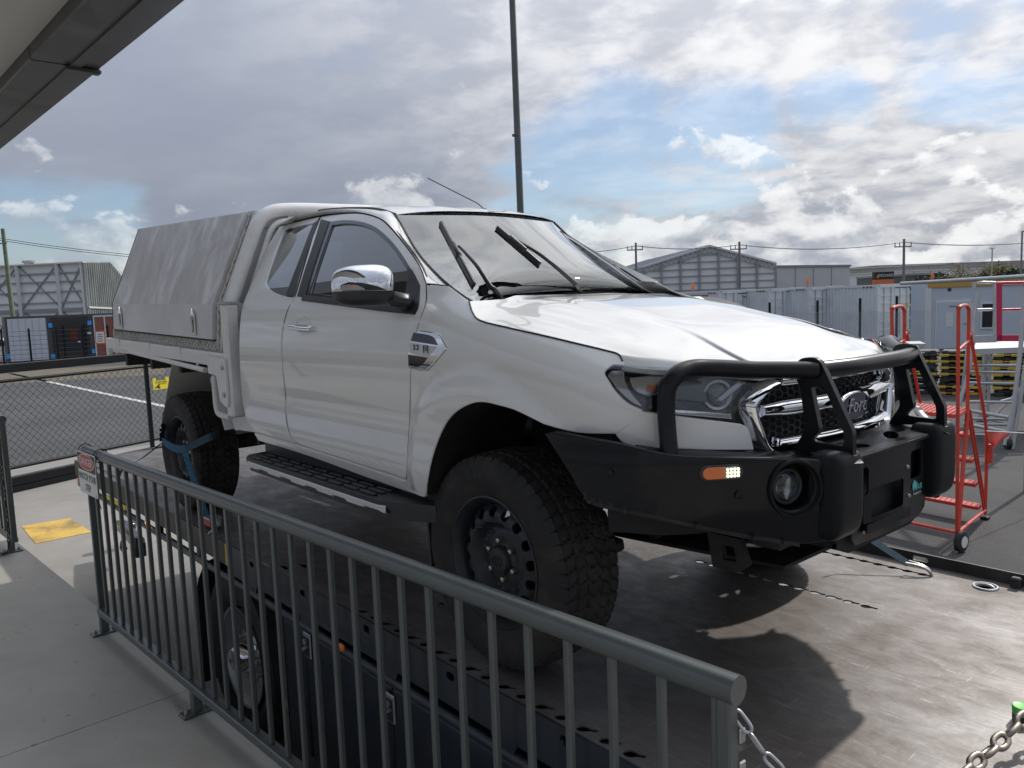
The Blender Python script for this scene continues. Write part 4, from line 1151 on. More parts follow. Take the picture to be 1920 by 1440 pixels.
for i in range(4):
    for j in range(3):
        if i == 3 and j != 1 and False: continue
        p = BB(ic[0]+.0165+i*.0105, ic[1]+(j-1)*.0098)+dn*.0098; mb.tube([p, p+dn*.0035], .0042, 8, rs=[.0044, .0030])
me = mb.mesh('led', 40); me.materials.append(M['led']); link('led', me, wings[0]); link('led', mirror_mesh(me, 'led'), wings[1])
for px, py in ((1385, 928), (1144, 887)):
    c = BI([(px, py)], (.6, .7))[0]; n_ = fnormal(BB, *c); n_ = n_*(1 if n_.dot((.6, -1, 0)) > 0 else -1); p = BB(*c)
    mb = MB(); mb.tube([p-n_*.002, p+n_*.006, p+n_*.008], .012, 12, rs=[.013, .012, .006]); both('blanking_plug', mb, 'bar', 40)
# lower lip with bolts
mb = MB(); low = [BB(*q) for q in BI(cat(wing_low[1:7], 4), (.9, .55))]
vs = []
for p in low: vs += [p+np.array([0, 0, .01]), p+np.array([0, 0, -.012]), p+np.array([-.05, .07, -.012]), p+np.array([-.05, .07, .0])]
mb.add(vs, [(4*i+k, 4*i+4+k, 4*i+5+k, 4*i+1+k) for i in range(len(low)-1) for k in range(3)]); both('wing_lip', mb, 'under', 50, True)
mb = MB()
for p in low[2::4]: mb.tube([p+np.array([.004, -.006, -.004]), p+np.array([.012, -.012, -.004])], .007, 6)
both('lip_bolt', mb, 'under')
# centre channel: top tray, face, openings
mb = MB()
tray = [(.84, -.42), (1.004, -.24), (1.004, .24), (.84, .42)]
holesT = [[(.925+.026*math.cos(t)+.02*math.sin(t)*(-sy), sy*.13+.058*math.sin(t)) for t in np.linspace(0, 2*math.pi, 17)[:-1]] for sy in (-1, 1)]
mb.prism(tray, lambda a, b_, h: np.array([a, b_, .785-h+.10*(1.0-a)]), .008, holesT); mb.build('top_tray', 'bar', bull, 30, recalc=True)
face = [(-.26, .786), (-.26, .53), (-.22, .50), (.22, .50), (.26, .53), (.26, .786)]
def rrect(x0, x1, z0, z1, r=.012):
    q = []
    for cx, cz, a0 in ((x1-r, z1-r, 0), (x0+r, z1-r, 90), (x0+r, z0+r, 180), (x1-r, z0+r, 270)):
        q += [(cx+r*math.cos(math.radians(a0+t)), cz+r*math.sin(math.radians(a0+t))) for t in (0, 30, 60, 90)]
    return q
slots = [rrect(-.165, .060, .575, .668), rrect(.115, .205, .650, .745), rrect(-.214, -.172, .655, .742)]
def CF_(a, b_, h): return np.array([1.0-.02*(a/.33)**2-h-.30*max(0, .54-b_), a, b_])
mb = MB(); mb.prism(dense(face, 6), CF_, .006, slots); mb.build('centre_face', 'bar', bull, 30, recalc=True)
mb = MB(); mb.box((.91, 0, .63), (.10, .60, .26)); mb.build('channel_back', 'blackgap', bull)
mb = MB(); mb.prism(rrect(-.20, .09, .535, .565, .004), lambda a, b_, h: CF_(a, b_, 0)+np.array([h, 0, 0]), .012); mb.build('plate_step', 'bar', bull, 30, recalc=True)
mb = MB(); mb.prism(rrect(-.218, -.172, .570, .650, .004), lambda a, b_, h: CF_(a, b_, 0)+np.array([h, 0, 0]), .010); mb.build('face_pad', 'bar', bull, 30, recalc=True)
M['teal'] = material('teal decal', (0.10, 0.42, 0.40), 0.5)
M['decalwhite'] = material('decal white', (0.5, 0.52, 0.5), 0.5)
c_ = CF_(.165, .612, -.002)
mb = MB(); mb.prism([(-.030, -.004), (-.034, .012), (-.022, .026), (-.006, .020), (-.002, .010), (.004, .016), (.002, -.004), (-.008, -.012), (-.010, -.002), (-.020, -.004), (-.024, -.014)], lambda a, b_, h: c_+np.array([h, a, b_+.006]), .001); mb.build('maker_mark', 'teal', bull, 0, recalc=True)
text('maker_lettering', 'AR', 'teal', .030, c_+np.array([.001, .022, .004]), (0, 1, 0), (0, 0, 1), bull, .0004)
text('maker_lettering', 'PRODUCTS', 'decalwhite', .011, c_+np.array([.001, .004, -.016]), (0, 1, 0), (0, 0, 1), bull, .0004)
for y, z in ((-.20, .60), (.10, .60), (-.20, .54), (.085, .70)):
    mb = MB(); p = CF_(y, z, -.001); mb.tube([p, p+np.array([.006, 0, 0])], .006, 8, rs=[.007, .005]); mb.build('face_bolt', 'galv', bull)
# buffers
V, F = superquad(np.array([.975, -.340, .685]), np.array([.056, .078, .132]), 6.0, 40, 30)
V = [np.array([p[0]-.14*max(0, .62-p[2])-.30*max(0, .58-p[2]), p[1], p[2]]) for p in V]
mb = MB(); mb.add(V, F); both('buffer', mb, 'rubber_pad', 180, True)
# lower valance under the buffers
mb = MB(); mb.prism([(-.30, .56), (-.30, .50), (-.22, .47), (.22, .470), (.30, .50), (.30, .56)], lambda a, b_, h: np.array([.955-h, a, b_]), .01); mb.build('valance', 'rubber_pad', bull, 30, recalc=True)
# upright plates
def pl(q, yy): return [(onY(x, y, yy)[0], onY(x, y, yy)[2]) for x, y in q]
Z4 = lambda q: [(1380+x/4.571, 640+y/4.571) for x, y in q]
po = Z4(segs([(500, 935), (540, 858)], [(540, 858), (585, 790), (600, 740)], [(600, 740), (580, 540), (560, 400)], [(560, 400), (530, 320), (528, 250), (530, 200), (545, 165), (585, 142), (640, 137), (700, 146), (738, 180), (760, 220)], [(760, 220), (1010, 770)], [(1010, 770), (1012, 968), (975, 968), (500, 935)], n=4))
ph = Z4(segs([(655, 395), (735, 380), (770, 400)], [(770, 400), (930, 770)], [(930, 770), (935, 880), (905, 895)], [(905, 895), (680, 855), (675, 825)], [(675, 825), (725, 770), (715, 700)], [(715, 700), (655, 395)], n=3))
yy = -.326
mb = MB(); mb.prism(pl(po, yy), lambda a, b_, h: np.array([a, yy-.008+h, b_]), .022, [pl(ph, yy)]); both('upright_plate', mb, 'bar', 30, True)
# tubes
pa_ = onY(1531, 697, -.33); bend = [onY(1531, 697, -.33), onY(1480, 697, -.42), onY(1340, 692, -.64)]
tb = [np.array([.905, -.33, 1.035]), np.array([.862, -.50, 1.04]), np.array([.800, -.64, 1.042]), np.array([.765, -.705, 1.035]), np.array([.742, -.745, 1.005]), np.array([.735, -.765, .955]), np.array([.735, -.785, .86]), np.array([.735, -.785, .84])]
tb = [onY(1531, 694, -.326), onY(1420, 694, -.46), onY(1335, 690, -.575), onY(1296, 691, -.640), onY(1268, 703, -.700), onY(1252, 728, -.728), onY(1249, 770, -.738), onY(1255, 850, -.748), onY(1255, 862, -.750)]
mb = MB(); mb.tube([tb[0]]+cat(tb[1:8], 6)+[tb[8]], .0265, 18); both('side_hoop', mb, 'bar', 60)
p0 = tb[0]; pm = np.array([p0[0]+.03, 0, p0[2]])
mb = MB(); mb.tube(cat([p0, lerp(p0, pm, .5)+np.array([.012, 0, 0]), pm, lerp(p0*np.array([1, -1, 1]), pm, .5)+np.array([.012, 0, 0]), p0*np.array([1, -1, 1])], 6), .0265, 18); mb.build('centre_tube', 'bar', bull, 60)
mb = MB(); mb.beam(p0*np.array([1, -1, 1])+np.array([-.05, .12, .035]), p0*np.array([1, -1, 1])+np.array([.02, .0, .035]), .05, .006); mb.beam(p0*np.array([1, -1, 1])+np.array([-.05, .12, .035]), p0*np.array([1, -1, 1])+np.array([-.02, .12, -.03]), .05, .006); mb.build('aerial_bracket', 'galv', bull)

# ---- tray, headboard, canopy
def PX(pts, Y): return [onY(x, y, Y) for x, y in pts]
XF, XR = -2.27, -4.50      # canopy front and rear
can = link('canopy', None, ute)
zt_f, zt_r, zb_f, zb_r, zl_f, zl_r = 1.835, 1.93, 1.325, 1.375, 1.055, 1.115
yt, yb = .705, .905
def sidep(s, k):   # s 0 front..1 rear ; k 0 bottom, 1 belt, 2 top
    x = XF+(XR-XF)*s
    z = [lerp(zl_f, zl_r, s), lerp(zb_f, zb_r, s), lerp(zt_f, zt_r, s)]
    if k <= 1: return np.array([x-.06*(1-k)*(1-s)-.05*(1-k)*s, -yb, float(z[0]*(1-k)+z[1]*k)])
    t = k-1; return np.array([x+.06*t*(1-s)+.12*t*s, -(yb+(yt-yb)*t), float(z[1]*(1-t)+z[2]*t)])
M['checker'] = material('checker plate', (0.58, 0.56, 0.53), 0.45, 0.2, var=0.12, vscale=10, dirt=(0.16, 0.13, 0.10), dirt_amt=0.4, dirt_scale=6)
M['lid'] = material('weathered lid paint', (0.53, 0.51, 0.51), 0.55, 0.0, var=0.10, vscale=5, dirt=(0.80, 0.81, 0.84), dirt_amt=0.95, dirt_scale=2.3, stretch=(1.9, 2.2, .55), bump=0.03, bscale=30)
for sy in (-1, 1):
    fl = (lambda p: np.array([p[0], -p[1], p[2]])) if sy > 0 else (lambda p: p)
    def strip(name, a, b_, c, d, mat, push=0.0, th=.012, nu=2):
        mb = MB(); n = np.array([0, -1, .15]); n /= np.linalg.norm(n)
        q = [sidep(*k)+n*push for k in (a, b_, c, d)]; q2 = [p-n*th for p in q]
        mb.add([fl(p) for p in q+q2], [(0, 1, 2, 3), (7, 6, 5, 4), (0, 4, 5, 1), (1, 5, 6, 2), (2, 6, 7, 3), (3, 7, 4, 0)]); return mb.build(name, mat, can, 0, recalc=True)
    # inner wall
    strip('side_wall', (0, 0), (1, 0), (1, 1), (0, 1), 'checker', -.006); strip('side_wall', (0, 1), (1, 1), (1, 2), (0, 2), 'checker', -.006)
    # lid: lower flap and sloping face
    l0, l1 = .045, .965
    lid = strip('lid', (l0, .27), (l1, .27), (l1, 1.0), (l0, 1.0), 'alu', .016, .02)
    strip('lid_face', (l0, 1.0), (l1, 1.0), (l1, 1.985), (l0, 1.985), 'lid', .016, .02)
    mb = MB(); e = [fl(sidep(s, .255)+np.array([0, -.003, 0])) for s in (l0-.004, l1+.004)]; mb.beam(e[0], e[1], .008, .012); mb.build('lid_seal', 'blackgap', can)
    mb = MB(); 
    mb.tube([fl(sidep(l1+.006, k)+np.array([0, -.008, 0])) for k in (.27, 1.0, 1.99)], .009, 6); mb.build('lid_seal', 'M' if False else 'lidrust' if 'lidrust' in M else 'blackgap', can)
    # latches
    if sy < 0:
        for s in (.175, .865):
            lc = sidep(s, .60)+np.array([0, -.022, 0]); 
            lat = [(-.030, -.070), (.030, -.070), (.034, -.060), (.034, .045), (.0, .085), (-.034, .045), (-.034, -.060)]
            inn = [(-.020, -.055), (.020, -.055), (.020, .040), (-.020, .040)]
            mb = MB(); mb.prism(lat, lambda a, b_, h: lc+np.array([a, -h, b_]), .006, [inn]); la = mb.build('latch', 'chrome', lid, 30, recalc=True)
            mb = MB(); mb.prism(inn, lambda a, b_, h: lc+np.array([a, .004, b_]) if h == 0 else lc+np.array([a, .010, b_]), .006); mb.build('latch_pocket', 'gloss_black', lid, 30, recalc=True)
            mb = MB(); mb.tube([lc+np.array([0, -.006, -.045]), lc+np.array([0, -.010, .030])], .006, 8); mb.tube([lc+np.array([-.018, -.008, .026]), lc+np.array([.018, -.008, .026])], .006, 8); mb.build('latch_handle', 'galv', lid, 40)
    # raised checker bars along the frame strips
    mb = MB()
    def bars(a, b_, n, wid):
        for i in range(n):
            t = (i+.5)/n; c = sidep(*(np.array(a)*(1-t)+np.array(b_)*t))
            d1 = sidep(*(np.array(a)*(1-t-.01)+np.array(b_)*(t+.01)))-c; d1 /= np.linalg.norm(d1); nn = np.array([0, -1, .2]); nn /= np.linalg.norm(nn); d2 = np.cross(d1, nn)
            for sg in (-1, 1):
                dd = (d1*.7+d2*sg*.7); cc = c+nn*.0035+d1*sg*.006*(1 if i % 2 else -1)
                mb.beam(fl(cc-dd*wid*.48), fl(cc+dd*wid*.48), .008, .005, up=fl(nn))
    bars((.01, .125), (.99, .125), 40, .062); bars((.021, .26), (.021, 1.0), 7, .055); bars((.021, 1.0), (.021, 1.97), 16, .05); bars((.984, 1.0), (.984, 1.97), 14, .03)
    cp = mb.build('checker_tread', 'checker', can, 0); cp['kind'] = 'stuff'
# ends and top
for s, sg in ((0, 1), (1, -1)):
    ps = [sidep(s, 0), sidep(s, 1), sidep(s, 2)]; ps = ps+[p*np.array([1, -1, 1]) for p in ps[::-1]]
    mb = MB(); mb.add(ps+[p-np.array([sg*.02, 0, 0]) for p in ps], [tuple(range(6)), tuple(range(6, 12))[::-1]]+[(i, (i+1) % 6, 6+(i+1) % 6, 6+i) for i in range(6)]); mb.build('end_wall', 'alu', can, 0, recalc=True)
mb = MB(); q = [sidep(0, 2), sidep(1, 2)]; q = q+[p*np.array([1, -1, 1]) for p in q[::-1]]; mb.add([p+np.array([0, 0, .003]) for p in q]+[p-np.array([0, 0, .02]) for p in q], [(0, 1, 2, 3), (7, 6, 5, 4), (0, 4, 5, 1), (1, 5, 6, 2), (2, 6, 7, 3), (3, 7, 4, 0)]); mb.build('canopy_top', 'alu', can, 0, recalc=True)
# tray
tr = link('tray', None, ute)
for sy in (-1, 1):
    a = np.array([-2.22, sy*.925, 1.018]); e = np.array([-4.62, sy*.925, 1.078])
    mb = MB(); mb.beam(a, e, .03, .078, bev=.006); mb.box((-4.61, sy*.925, 1.05), (.05, .032, .13), bev=.006); mb.build('side_rail', 'white_steel', tr, 30)
    mb = MB(); ra = onY(385, 694, -.93); re = onY(243, 659, -.93); ra[1] *= -sy; re[1] *= -sy
    mb.tube([ra, re], .016, 10); 
    mb.build('rope_rail', 'white_steel', tr, 50)
    for t in (.08, .42, .74):
        mb = MB(); p = lerp(ra, re, t); mb.tube([p, p+np.array([0, 0, .05])], .008, 8); mb.build('rope_picket', 'white_steel', tr)
    for s in (.30, .56, .86):
        mb = MB(); p = lerp(a, e, s); mb.box(p+np.array([0, sy*.018, .02]), (.07, .012, .05), bev=.004); mb.build('rail_cleat', 'white_steel', tr, 30)
    mb = MB(); br = [(-2.16, 1.035), (-2.42, 1.04), (-2.42, .945), (-2.30, .935), (-2.27, .80), (-2.24, .785), (-2.16, .785)]
    mb.prism(segs([br[0], br[1]], [br[1], br[2]], [br[2], br[3]], [br[3], br[4]], [br[4], br[5]], [br[5], br[6], br[0]]), lambda a_, b_, h: np.array([a_, sy*(.945+h), b_]), .012); pb_ = mb.build('rail_bracket', 'white_steel', tr, 30, recalc=True)
    for x, z in ((-2.195, .985), (-2.195, .835)):
        mb = MB(); mb.tube([(x, sy*.955, z), (x, sy*.966, z)], .015, 6); mb.build('bracket_bolt', 'galv', pb_)
    mb = MB(); mb.box((-2.175, sy*.905, 1.02), (.085, .075, .62), bev=.01); mb.build('corner_post', 'white_steel', tr, 30)
    mb = MB(); mb.box((-2.175, sy*.905, 1.335), (.10, .085, .012)); mb.build('post_cap', 'M' if False else 'galv', tr)
    mb = MB(); hp = [(-2.40, sy*.93, .93), (-2.405, sy*.93, .85), (-2.40, sy*.93, .75), (-2.37, sy*.93, .715), (-2.30, sy*.93, .708), (-2.20, sy*.93, .708)]
    mb.tube(cat(hp, 4), .018, 10); mb.build('guard_hoop', 'white_steel', tr, 50)
    M['guard'] = material('dull mudguard', (0.62, 0.60, 0.55), 0.6, var=0.1)
    # mudguard: front plate, top, rear plate with rubber
    mb = MB(); mb.prism([(-2.10, .90), (-2.10, .62), (-2.42, .605), (-2.60, .90)], lambda a_, b_, h: np.array([a_, sy*(.80+h), b_]), .03); mb.build('mudguard', 'white_steel', tr, 30, recalc=True)
    mb = MB(); mb.prism([(.46, .90), (.46, .62), (.88, .605), (.88, .90)], lambda a_, b_, h: np.array([-2.44-.6*(b_-.61)-h, sy*a_, b_]), .006); mb.build('mudguard', 'white_steel', tr, 30, recalc=True)
    mb = MB(); mb.prism([(.52, .96), (.52, .60), (.86, .60), (.86, .96)], lambda a_, b_, h: np.array([-3.62+.75*(b_-.6)-h, sy*a_, b_]), .006); mb.build('mudguard', 'guard', tr, 30, recalc=True)
    mb = MB(); mb.prism([(.54, .61), (.54, .42), (.86, .42), (.86, .61)], lambda a_, b_, h: np.array([-3.63-.10*(.6-b_)-h, sy*a_, b_]), .01); mb.build('mud_flap', 'plastic', tr, 30, recalc=True)
    mb = MB(); mb.box((-4.50, sy*.74, .945), (.05, .20, .08), bev=.02); mb.build('tail_lamp', 'red_lens', tr, 40)
mb = MB(); mb.box((-3.42, 0, 1.02), (2.40, 1.82, .03)); mb.build('tray_floor', 'white_steel', tr)
for x in (-2.5, -3.1, -3.7, -4.3):
    mb = MB(); mb.box((x, 0, .955), (.05, 1.78, .09)); mb.build('cross_member', 'under', tr)
# headboard: fat bent tube with a thinner one inside, mesh in the window
hb = link('headboard', None, ute)
def arch_tube(name, px, X, r):
    P = [onX(x, y, X) for x, y in px]; zt_ = P[-1][2]
    full = cat(P, 6)+[np.array([X, 0, zt_+.006])]+[p*np.array([1, -1, 1]) for p in cat(P, 6)[::-1]]
    mb = MB(); mb.tube(full, r, 16); mb.build(name, 'white_steel', hb, 60)
arch_tube('headboard_tube', [(431, 576), (446, 530), (461, 482), (474, 443), (483, 420), (495, 405), (515, 396), (545, 393), (585, 393)], -2.20, .038)
arch_tube('inner_tube', [(462, 576), (472, 545), (486, 500), (499, 458), (507, 434), (517, 421), (532, 415), (560, 412)], -2.185, .017)
mb = MB(); mb.box((-2.20, -.50, 1.80), (.012, .04, .10)); mb.box((-2.20, .50, 1.80), (.012, .04, .10)); mb.build('tube_bracket', 'white_steel', hb)
mb = MB()
for y in np.arange(-.62, .63, .055): mb.tube([(-2.21, y, 1.36), (-2.21, y, 1.74)], .0022, 4)
for z in np.arange(1.36, 1.75, .055): mb.tube([(-2.212, -.66, z), (-2.212, .66, z)], .0022, 4)
mm = mb.build('window_mesh', 'galv', hb, 0); mm['kind'] = 'stuff'
mb = MB(); mb.box((-2.20, 0, 1.22), (.03, 1.72, .22)); mb.build('headboard_sheet', 'white_steel', hb)
# ---- cab back, floor and interior
mb = MB()
bp = [(-.82, .55), (.82, .55), (.83, 1.28), (.76, 1.45), (.58, 1.74), (-.58, 1.74), (-.76, 1.45), (-.83, 1.28)]
bw = [(-.60, 1.36), (.60, 1.36), (.52, 1.66), (-.52, 1.66)]
mb.prism(bp, lambda a, b_, h: np.array([-2.10+.10*sstep(b_, 1.3, 1.75)-h, a, b_]), .03, [bw]); mb.build('cab_back', 'seat', ute, 30, recalc=True)
mb = MB(); mb.prism(bw, lambda a, b_, h: np.array([-2.11+.10*sstep(b_, 1.3, 1.75)-h, a, b_]), .004); mb.build('rear_window', 'glass_l', ute, 30, recalc=True)
M['liner'] = material('grey headlining', (0.30, 0.31, 0.31), 0.9)
mb = MB(); mb.grid(lambda s, t: RF(s, t*.97)-np.array([0, 0, .04]), np.linspace(0, .98, 9), np.linspace(-1, 1, 9), True); mb.build('headlining', 'liner', ute, 60)
mb = MB(); mb.box((-1.1, 0, .62), (2.0, 1.6, .06)); mb.box((-2.02, 0, .95), (.06, 1.6, .75)); mb.build('cab_floor', 'seat', ute)
for sy in (-1, 1):
    mb = MB(); mb.grid(lambda u, z: np.array([W(u, z)[0], sy*(abs(W(u, z)[1])-.07), z]), np.linspace(-2.0, -.3, 9), np.linspace(.62, 1.28, 5)); mb.build('door_card', 'seat', ute, 60)
    seat = link('seat', None, ute)
    mb = MB(); mb.box((-1.15, sy*.38, .90), (.52, .52, .16), bev=.05); mb.build('seat_cushion', 'seat', seat, 60)
    mb = MB(); mb.box((-1.50, sy*.38, 1.18), (.14, .50, .60), np.array([[.97, 0, .24], [0, 1, 0], [-.24, 0, .97]]), .05); mb.build('seat_back', 'seat', seat, 60)
    V, F = superquad(np.array([-1.60, sy*.38, 1.555]), np.array([.055, .135, .105]), 3.2, 20, 14); mb = MB(); mb.add(V, F); mb.build('headrest', 'seat', seat, 180)
mb = MB(); mb.grid(lambda s, t: np.array([-.55+.62*s-.12*s*t*t, .76*t, 1.22+.055*math.sin(math.pi*s)]), np.linspace(0, 1, 9), np.linspace(-1, 1, 11)); mb.box((-.52, 0, 1.05), (.10, 1.5, .36), bev=.04); mb.build('dashboard', 'dash', ute, 60)
T = np.linspace(0, 2*math.pi, 29)[:-1]; sc = np.array([-.80, -.36, 1.04]); e1 = np.array([0, 1, 0]); e2 = np.array([-.40, 0, .92])
mb = MB(); mb.tube([sc+e1*.185*math.cos(t)+e2*.185*math.sin(t) for t in T], .016, 8, closed=True); mb.beam(sc-e1*.17, sc+e1*.17, .03, .06); mb.tube([sc, sc+np.array([.25, 0, -.08])], .04, 10); mb.build('steering_wheel', 'dash', ute, 60)
mb = MB(); mb.box((-.95, .03, 1.60), (.03, .17, .05), bev=.012); mb.build('rear_view_mirror', 'plastic', ute, 40)
# ---- chassis and running gear
ch = link('chassis', None, ute)
for sy in (-1, 1):
    mb = MB(); mb.beam((.85, sy*.40, .58), (-4.3, sy*.46, .66), .07, .15); mb.build('chassis_rail', 'under', ch)
    mb = MB(); mb.beam((.06, sy*.30, .34), (.02, sy*.66, .27), .10, .05, bev=.01); mb.beam((-.22, sy*.34, .36), (.0, sy*.66, .27), .08, .05, bev=.01); mb.build('lower_arm', 'under', ch, 40)
    mb = MB(); mb.beam((.10, sy*.36, .62), (.02, sy*.64, .60), .06, .04, bev=.01); mb.cyl((.02, sy*.50, .28), (-.02, sy*.46, .80), .045, n=12); mb.build('strut', 'under', ch, 40)
    mb = MB(); mb.cyl((.0, sy*.2, .38), (.0, sy*.70, .395), .035, n=10); mb.build('drive_shaft', 'under', ch, 40)
    mb = MB(); mb.prism([(.62, .53), (.74, .53), (.77, .45), (.72, .415), (.64, .42)], lambda a_, b_, h: np.array([a_, sy*(.46+h), b_]), .025, [[(.67, .50), (.72, .50), (.73, .455), (.68, .45)]]); mb.build('tow_point', 'under', ch, 30, recalc=True)
    mb = MB(); mb.beam((-2.55, sy*.52, .52), (-3.9, sy*.52, .56), .07, .04); mb.build('leaf_spring', 'under', ch)
mb = MB(); mb.cyl((-3.22, -.72, .40), (-3.22, .72, .40), .05, n=14); V, F = superquad(np.array([-3.22, 0, .40]), np.array([.16, .15, .16]), 2.4, 18, 12); mb.add(V, F); mb.build('rear_axle', 'under', ch, 50)
mb = MB(); mb.prism([(-.36, .0), (.36, .0), (.28, -.95), (-.28, -.95)], lambda a_, b_, h: np.array([.82+b_, a_, .42-.08*sstep(-b_, 0, .3)-.0*h+h]), .012); mb.build('bash_plate', 'under', ch, 30, recalc=True)
mb = MB(); mb.box((.12, 0, .72), (.84, .80, .45)); mb.box((-1.3, 0, .60), (2.0, .66, .20)); mb.box((-2.6, .1, .70), (.9, .5, .25)); mb.build('engine_and_gearbox', 'under', ch)
mb = MB(); mb.cyl((.05, -.5, .40), (.05, .5, .40), .022, n=8); mb.cyl((.32, -.4, .44), (.32, .4, .44), .02, n=8); mb.build('steering_rod', 'under', ch, 40)

# ================================================================== ground, slab, awning
GZ, SZ = -1.25, -.60
def ground_mat(name, c1, c2, sc, rough=.85, bump=.25, speck=0.0, stain=None, stain_amt=0.0, spots=0.0):
    mt = bpy.data.materials.new(name); mt.use_nodes = True; t = NT(mt.node_tree); b = t.n['Principled BSDF']
    co = t.add('ShaderNodeTexCoord').outputs['Object']
    n1 = t.noise(co, sc, 8, .65, .3).outputs[0]; n2 = t.noise(co, 90, 4, .6).outputs[0]; n3 = t.noise(co, sc*6, 6, .6).outputs[0]
    f = t.math('ADD', t.math('MULTIPLY', n1, .7), t.math('MULTIPLY', n3, .3))
    col = t.ramp(f, [(.35, c1), (.65, c2)])
    if stain:
        ns = t.noise(co, .75, 7, .66, .9).outputs[0]; col = t.mix(t.math('MULTIPLY', t.smooth(ns, .50, .72), stain_amt), col, stain)
        sm = t.add('ShaderNodeMapping'); sm.inputs['Scale'].default_value = (1, 3.5, 1); sm.inputs['Rotation'].default_value = (0, 0, .5); t.link(co, sm.inputs[0])
        nm = t.noise(sm.outputs[0], 2.2, 8, .75, .4).outputs[0]; col = t.mix(t.math('MULTIPLY', t.smooth(nm, .60, .70), stain_amt*.8), col, tuple(c*.45 for c in c1))
        nf = t.noise(co, 14, 6, .7).outputs[0]; col = t.mix(t.math('MULTIPLY', t.smooth(nf, .60, .78), .35), col, tuple(min(1, c*1.25) for c in c2))
    if spots:
        vo = t.add('ShaderNodeTexVoronoi', i_Scale=5.5); t.link(co, vo.inputs['Vector'])
        col = t.mix(t.math('MULTIPLY', t.smooth(vo.outputs['Distance'], .075, .05), spots), col, tuple(c*.35 for c in c1))
    if speck:
        col = t.mix(t.math('MULTIPLY', t.smooth(n2, .5, .75), speck), col, tuple(min(1, x*2.6) for x in c2))
    t.link(col, b.inputs['Base Color']); b.inputs['Roughness'].default_value = rough
    bp = t.add('ShaderNodeBump', i_Strength=bump, i_Distance=.01); t.link(n2, bp.inputs['Height']); t.link(bp.outputs[0], b.inputs['Normal'])
    M[name] = mt; MATS[name] = mt; return mt
ground_mat('asphalt', (.050, .050, .052), (.085, .084, .084), .35, .9, .5, .5)
ground_mat('asphalt dark', (.030, .030, .032), (.065, .063, .062), .6, .85, .9, .6)
ground_mat('concrete apron', (.25, .24, .222), (.32, .305, .285), .5, .8, .1, 0, (.19, .18, .165), .5)
ground_mat('concrete slab', (.34, .325, .29), (.43, .41, .365), .9, .75, .12, 0, (.33, .29, .23), .55, .5)
ground_mat('field', (.10, .09, .06), (.16, .13, .09), .05, .95, .1)
def sheet(name, pts, z, mat, th=0.0):
    mb = MB()
    if th: mb.prism(pts, lambda a, b_, h: np.array([a, b_, z-th+h]), th)
    else: mb.add([(a, b_, z) for a, b_ in pts], [tuple(range(len(pts)))])
    o = mb.build(name, mat, None, 0, recalc=bool(th)); o['kind'] = 'structure'; return o
sheet('ground', [(-900, -900), (900, -900), (900, 900), (-900, 900)], GZ-.008, 'field')
sheet('yard_asphalt', [(-70, -60), (60, -60), (60, 75), (-70, 75)], GZ-.004, 'asphalt dark')
R0 = onZ(162, 845, .505); R1 = onZ(1385, 1295, .505); RD = (R1-R0); RD[2] = 0; RL = np.linalg.norm(RD); RD /= RL; RN = np.array([-RD[1], RD[0], 0.0])   # RN towards the truck
def RP(s, z, off=0.0): p = R0+RD*s+RN*off; return np.array([p[0], p[1], z])
# concrete apron round the truck as far as the gate
G0, G1 = onZ(30, 922, GZ), onZ(300, 860, GZ); GD = (G1-G0); GD[2] = 0; GD /= np.linalg.norm(GD)
sheet('concrete_apron', [tuple((G0-GD*14)[:2]), tuple((G0+GD*5.4)[:2]), (6, 3.3), (14, -2), (14, -13)], GZ, 'concrete apron')
# road beyond the gate
p = [onZ(0, 905, GZ), onZ(260, 862, GZ), onZ(330, 850, GZ)]
sheet('road', [tuple((G0-GD*14-np.array([.9, 0, 0]))[:2]), tuple((G0+GD*14-np.array([.9, 0, 0]))[:2]), (-52, 26), (-60, -40), (-22, -40)], GZ, 'asphalt')
k0, k1 = onZ(60, 893, GZ), onZ(250, 855, GZ); kd = (k1-k0)/np.linalg.norm(k1-k0)
sheet('kerb_strip', [tuple((k0-kd*12)[:2]), tuple((k1+kd*9)[:2]), tuple((k1+kd*9-np.array([.75, 0, 0]))[:2]), tuple((k0-kd*12-np.array([.75, 0, 0]))[:2])], GZ+.06, 'concrete apron', .10)
a, e = onZ(45, 706, GZ), onZ(300, 760, GZ); d = (e-a)/np.linalg.norm(e-a); n = np.array([-d[1], d[0], 0])*.09
M['roadpaint'] = material('worn road paint', (.55, .55, .53), .8, var=.25, vscale=8)
sheet('road_marking', [tuple((a-d*3-n)[:2]), tuple((e+d*4-n)[:2]), tuple((e+d*4+n)[:2]), tuple((a-d*3+n)[:2])], GZ+.004, 'roadpaint')
# yellow patch on the apron
q = [onZ(x, y, GZ)[:2] for x, y in ((67, 1020), (172, 998), (131, 972), (40, 987))]
M['floor_yellow'] = material('scuffed floor yellow', (.66, .43, .09), .7, var=.12, vscale=4, dirt=(.08, .08, .08), dirt_amt=.75, dirt_scale=2.2)
sheet('floor_marking', [tuple(p) for p in q], GZ+.004, 'floor_yellow')
# raised walkway slab, cut by a saw joint
J0 = onZ(0, 1418, SZ); J1 = onZ(352, 1294, SZ); jd = (J1-J0)/np.linalg.norm(J1-J0)
def slab(s0, s1, w0=.10, w1=-9.0):
    return [tuple(RP(s0, 0, w0)[:2]), tuple(RP(s1, 0, w0)[:2]), tuple(RP(s1, 0, w1)[:2]), tuple(RP(s0, 0, w1)[:2])]
sJ = (J1-R0).dot(RD)
mb_s = slab(-16, sJ-.003); sheet('walkway', mb_s, SZ, 'concrete slab', .62); sheet('walkway', slab(sJ+.003, 14), SZ, 'concrete slab', .62)
